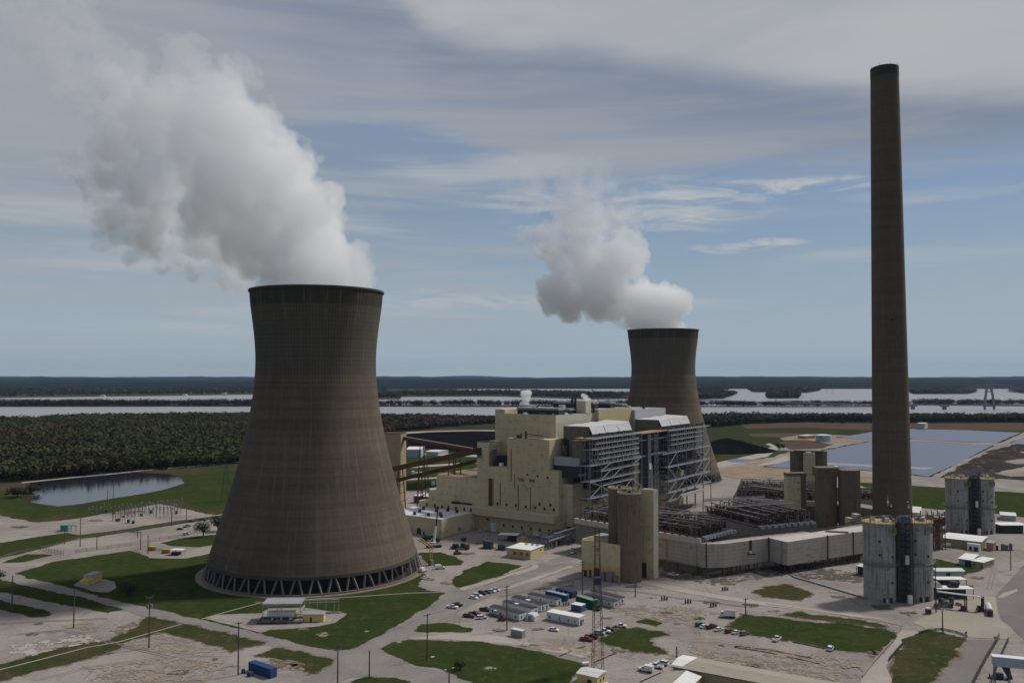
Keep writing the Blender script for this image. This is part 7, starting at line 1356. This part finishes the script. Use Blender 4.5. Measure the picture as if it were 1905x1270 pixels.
t = truck('green_lorry', 'green articulated lorry with a green box trailer among the site offices', 1106, 1134, -33, PAINT['green'], PAINT['green'], 'none', 6.4)
container('long green box trailer coupled behind the green lorry', ((1071, 1123), (1103, 1133), (1109, 1130)), 3.9, M_GREEN, mat('pale_green_top', (.20, .26, .22), .15), None)
t = thing('mobile_crane', 'mobile crane with a white and black raised boom at the foot of the near tower', 'crane', (*U(807, 1018), 0), R(15)); part('carrier', M_NAVY, (-5, 5, -1.4, 1.4, .7, 1.7), parent=t); part('cab', PAINT['white'], (-1.5, 1.5, -1.4, 1.0, 1.7, 3.6), parent=t); wheels(t, (-4, -2.4, 2.2, 4), 1.2, .6)
h_ = CAM_H + ray(808, 948)[2] * (U(807, 1018)[1] / ray(808, 948)[1]); MB().bar((0, 0, 3), (1.6, .6, h_ * .56), 1.15).build('lower_boom', PAINT['white'], t); MB().bar((1.5, .6, h_ * .54), (2.6, 1.0, h_), .6).build('upper_boom', M_DARK, t)
t = thing('low_loader', 'rusty low loader truck carrying dark machinery in the yard right of the tower', 'truck', (*U(856, 1021), 0), R(-18)); part('bed', M_RUST, (-6.5, 6, -1.4, 1.4, .8, 1.3), parent=t); part('load', M_DARK, (-5, -1, -1.2, 1.2, 1.3, 3.2), (.5, 3.5, -1.1, 1.1, 1.3, 3.8), parent=t); part('cab', PAINT['brown'], (4.4, 6.2, -1.2, 1.2, 1.3, 3.4), parent=t); wheels(t, (-5, -3.6, 4, 5.4), 1.1, .5)
t = thing('wheel_loader', 'small rusty loader on the soil below the low loader truck', 'loader', (*U(850, 1031), 0), R(30)); part('body', PAINT['brown'], (-2, 1.5, -1, 1, .7, 1.8), parent=t); part('cab', M_DARK, (-.8, .6, -.8, .8, 1.8, 2.9), parent=t); part('bucket', M_RUST, (1.8, 2.8, -1.3, 1.3, .2, 1.2), parent=t); wheels(t, (-1.3, 1.1), 1.0, .65)
t = thing('forklift', 'red telehandler parked at the corner of the black roofed trailers', 'forklift', (*U(934, 1154), 0), R(-20)); part('body', PAINT['red'], (-1.6, 1.2, -.9, .9, .6, 1.6), parent=t); part('cab', M_GLASS, (-.9, .3, -.7, .7, 1.6, 2.5), parent=t); MB().bar((-1, 0, 2.0), (2.6, 0, 1.2), .35).build('boom', PAINT['red'], t); wheels(t, (-1.1, 1.0), .85, .5)
t = thing('stair_gantry', 'yellow access stair against the lower right rim of the near cooling tower', 'stair', (*U(790, 1050), 0), R(-35)); mb = MB(); mb.bar((4, 0, 0), (4, 0, 11), .35); mb.bar((4, 2, 0), (4, 2, 11), .35); mb.bar((-5, 0, 14), (4, 0, 10.6), .5); mb.bar((-5, 2, 14), (4, 2, 10.6), .5); mb.bar((-5, 1, 15), (4, 1, 11.7), .3)
for k in range(7): mb.bar((4, 0, 1.5 * k + .4), (4, 2, 1.5 * k + .4), .2)
mb.build('frame', mat('dull_yellow_steel', (.34, .26, .08), .2, 1), t); part('base', M_CASE, (3, 5, -.4, 2.4, 0, 3), parent=t)
# ================================================================== single trees
def tree(label, px, py, h, r, cols, k=420, group='trees and bushes', name='tree', trunk=True, seed=1):
    x, y = U(px, py); t = thing(name, label, 'tree' if name == 'tree' else 'bush', (x, y, 0), 0, group); n = 4 if trunk else 3; g = np.random.default_rng(seed); parts_ = []
    for i in range(n):
        off = np.array([[g.uniform(-.45, .45) * r, g.uniform(-.45, .45) * r, g.uniform(-.02, .14) * h]]); parts_.append(clumps(off, np.array([h * g.uniform(.75, 1.0)]), np.array([r * g.uniform(.55, .85)]), np.array([cols]) * g.uniform(.8, 1.2), k // n, 0, seed + i))
    quads('crown', parts_, LEAF, t)
    mb = MB(); mb.tube([(0, 0, 0), (.1, 0, h * .3), (.0, .1, h * .62)], [r * .09, r * .07, r * .03], 7)
    for i in range(4): a = i * 1.6 + seed; mb.tube([(.05, 0, h * .28), (math.cos(a) * r * .35, math.sin(a) * r * .35, h * .52), (math.cos(a) * r * .55, math.sin(a) * r * .55, h * .68)], [r * .05, r * .035, r * .015], 5)
    mb.build('trunk', M_POLE, t); return t
GT = (.030, .052, .018)
tree('round green tree on the grass left of the near tower, left and fuller one', 378, 998, 11.5, 7.4, GT, 1500, seed=3); tree('round green tree touching the left flank of the near tower', 405, 988, 11, 6.8, GT, 1300, seed=4)
tree('dark round bush standing alone on the big left lawn', 240, 1107, 5.2, 4.6, (.022, .034, .014), 420, name='bush', seed=5, trunk=False); tree('dark bush at the left picture edge by the road', -2, 1080, 6, 4.4, (.022, .030, .015), 360, name='bush', seed=6, trunk=False); tree('small dark bush on the big front lawn near the bottom', 857, 1246, 3.6, 2.6, (.026, .036, .015), 260, name='bush', seed=7, trunk=False); tree('small bush by the little bridge and the parking lawn', 1627, 1220, 3, 1.6, (.035, .045, .02), 200, name='bush', seed=8, trunk=False)
tree('dark bushy tree overhanging the left end of the pond', 32, 925, 9, 10, (.030, .034, .018), 500, seed=9); tree('dark tree on the bank where the pond meets the left meadow', 58, 918, 8, 8, (.036, .036, .02), 420, seed=10)
g = random.Random(21)
tree('dark low hedge behind the mobile crane, right of the near cooling tower', 793, 1006, 3.2, 5.5, (.020, .026, .014), 300, name='hedge', seed=61, trunk=False); tree('dark low hedge end beside the mobile crane carrier', 812, 1009, 2.8, 4.2, (.022, .026, .015), 240, name='hedge', seed=62, trunk=False)
for i, (px, py, h, lb) in enumerate(((1352, 834, 13, 'leftmost green tree on the coal mound, beside the second tower'), (1366, 836, 14, 'second green tree from the left on the coal mound ridge'), (1380, 837, 16, 'tallest green tree on the coal mound ridge'), (1394, 840, 15, 'green tree right of the tallest one on the coal mound'), (1407, 843, 12, 'rightmost green tree on the coal mound before the dirt road'), (1448, 837, 10, 'dark green tree right of the dirt road bend'), (1458, 836, 9, 'small dark green tree at the edge of the ploughed field'), (1400, 838, 9, 'low green tree tucked behind the coal mound trees'))): tree(lb, px, py, h, h * .55, (.036, .046, .026), 260, 'trees on the coal mound', seed=30 + i)
for i, (px, py, lb) in enumerate(((1549, 788, 'dark round tree in the field, left of the pair before the far treeline'), (1565, 790, 'dark round tree in the field, right of the pair before the far treeline'))): tree(lb, px, py, 14, 8, (.028, .034, .02), 200, 'field trees', seed=50 + i)
# coal mounds
def mound(label, px, py, a, b, h, rz, mt_=None):
    x, y = U(px, py); vs = [(0, 0, h)]; fs = []; n = 40
    for ri in range(1, 7):
        f = ri / 6
        for k in range(n): th = 2 * math.pi * k / n; w = 1 + .12 * mnoise.noise(Vector((math.cos(th) * 2, math.sin(th) * 2, px))); vs.append((a * f * w * math.cos(th), b * f * w * math.sin(th), h * (1 - f) ** 1.0 + (.6 * mnoise.noise(Vector((k, ri, 1))) if ri < 6 else -.3)))
    fs += [(0, 1 + k, 1 + (k + 1) % n) for k in range(n)]
    for ri in range(5): fs += [(1 + ri * n + k, 1 + (ri + 1) * n + k, 1 + (ri + 1) * n + (k + 1) % n, 1 + ri * n + (k + 1) % n) for k in range(n)]
    o = MB().add(vs, fs).build('coal_pile', mt_ or G_COAL, None, True); o.location = (x, y, .1); o.rotation_euler = (0, 0, rz); tag(o, label, 'coal pile', 'coal piles')
mound('black coal pile right of the second tower, with green trees on its ridge', 1352, 838, 75, 60, 19, .2); mound('long black coal pile in the yard behind the rust red conveyors', 890, 826, 150, 60, 12, .1); mound('lower black coal pile left of the long one, next to the coal yard road', 800, 821, 70, 40, 6, .1)
mound('dark ash heap on the bank right of the pond road', 1830, 868, 45, 22, 6, .5, G_DARK); mound('dark ash heap along the dike at the right edge', 1880, 838, 60, 18, 5, .5, G_DARK)
# steam wisps on the boiler hall roof
steam('steam_plume', 'small white steam puff rising from the boiler hall roof, left one', [(Vector(atY(975, 752, 690)), 4.5, 1.3), (Vector(atY(978, 745, 690)), 4.2, 1.2), (Vector(atY(980, 737, 692)), 4.0, 1.1), (Vector(atY(974, 732, 692)), 3.6, 1.0), (Vector(atY(984, 730, 692)), 3.6, .9)], (.5, .35), .22, (0, 100), 0, .2)
steam('steam_plume', 'small white steam puff above the right boiler hall roof', [(Vector(atY(1094, 744, 740)), 3.0, 1.2), (Vector(atY(1089, 741, 740)), 3.6, 1.2), (Vector(atY(1086, 736, 740)), 3.0, .9)], (.5, .35), .3, (0, 100), 0, .2)
# ================================================================== air
def haze(density):
    mb = MB(); mb.box(-26000, 26000, -500, 29000, -1.5, 520); m = bpy.data.materials.new('haze'); m.use_nodes = True; t = NT(m.node_tree); t.n.clear()
    v = t.new('ShaderNodeVolumePrincipled'); v.inputs['Color'].default_value = (.50, .72, 1.0, 1); v.inputs['Density'].default_value = density; v.inputs['Anisotropy'].default_value = 0.0
    ou = t.new('ShaderNodeOutputMaterial'); t.l.new(v.outputs[0], ou.inputs['Volume']); o = mb.build('haze', m); o['kind'] = 'stuff'
    return o
haze(HAZE)
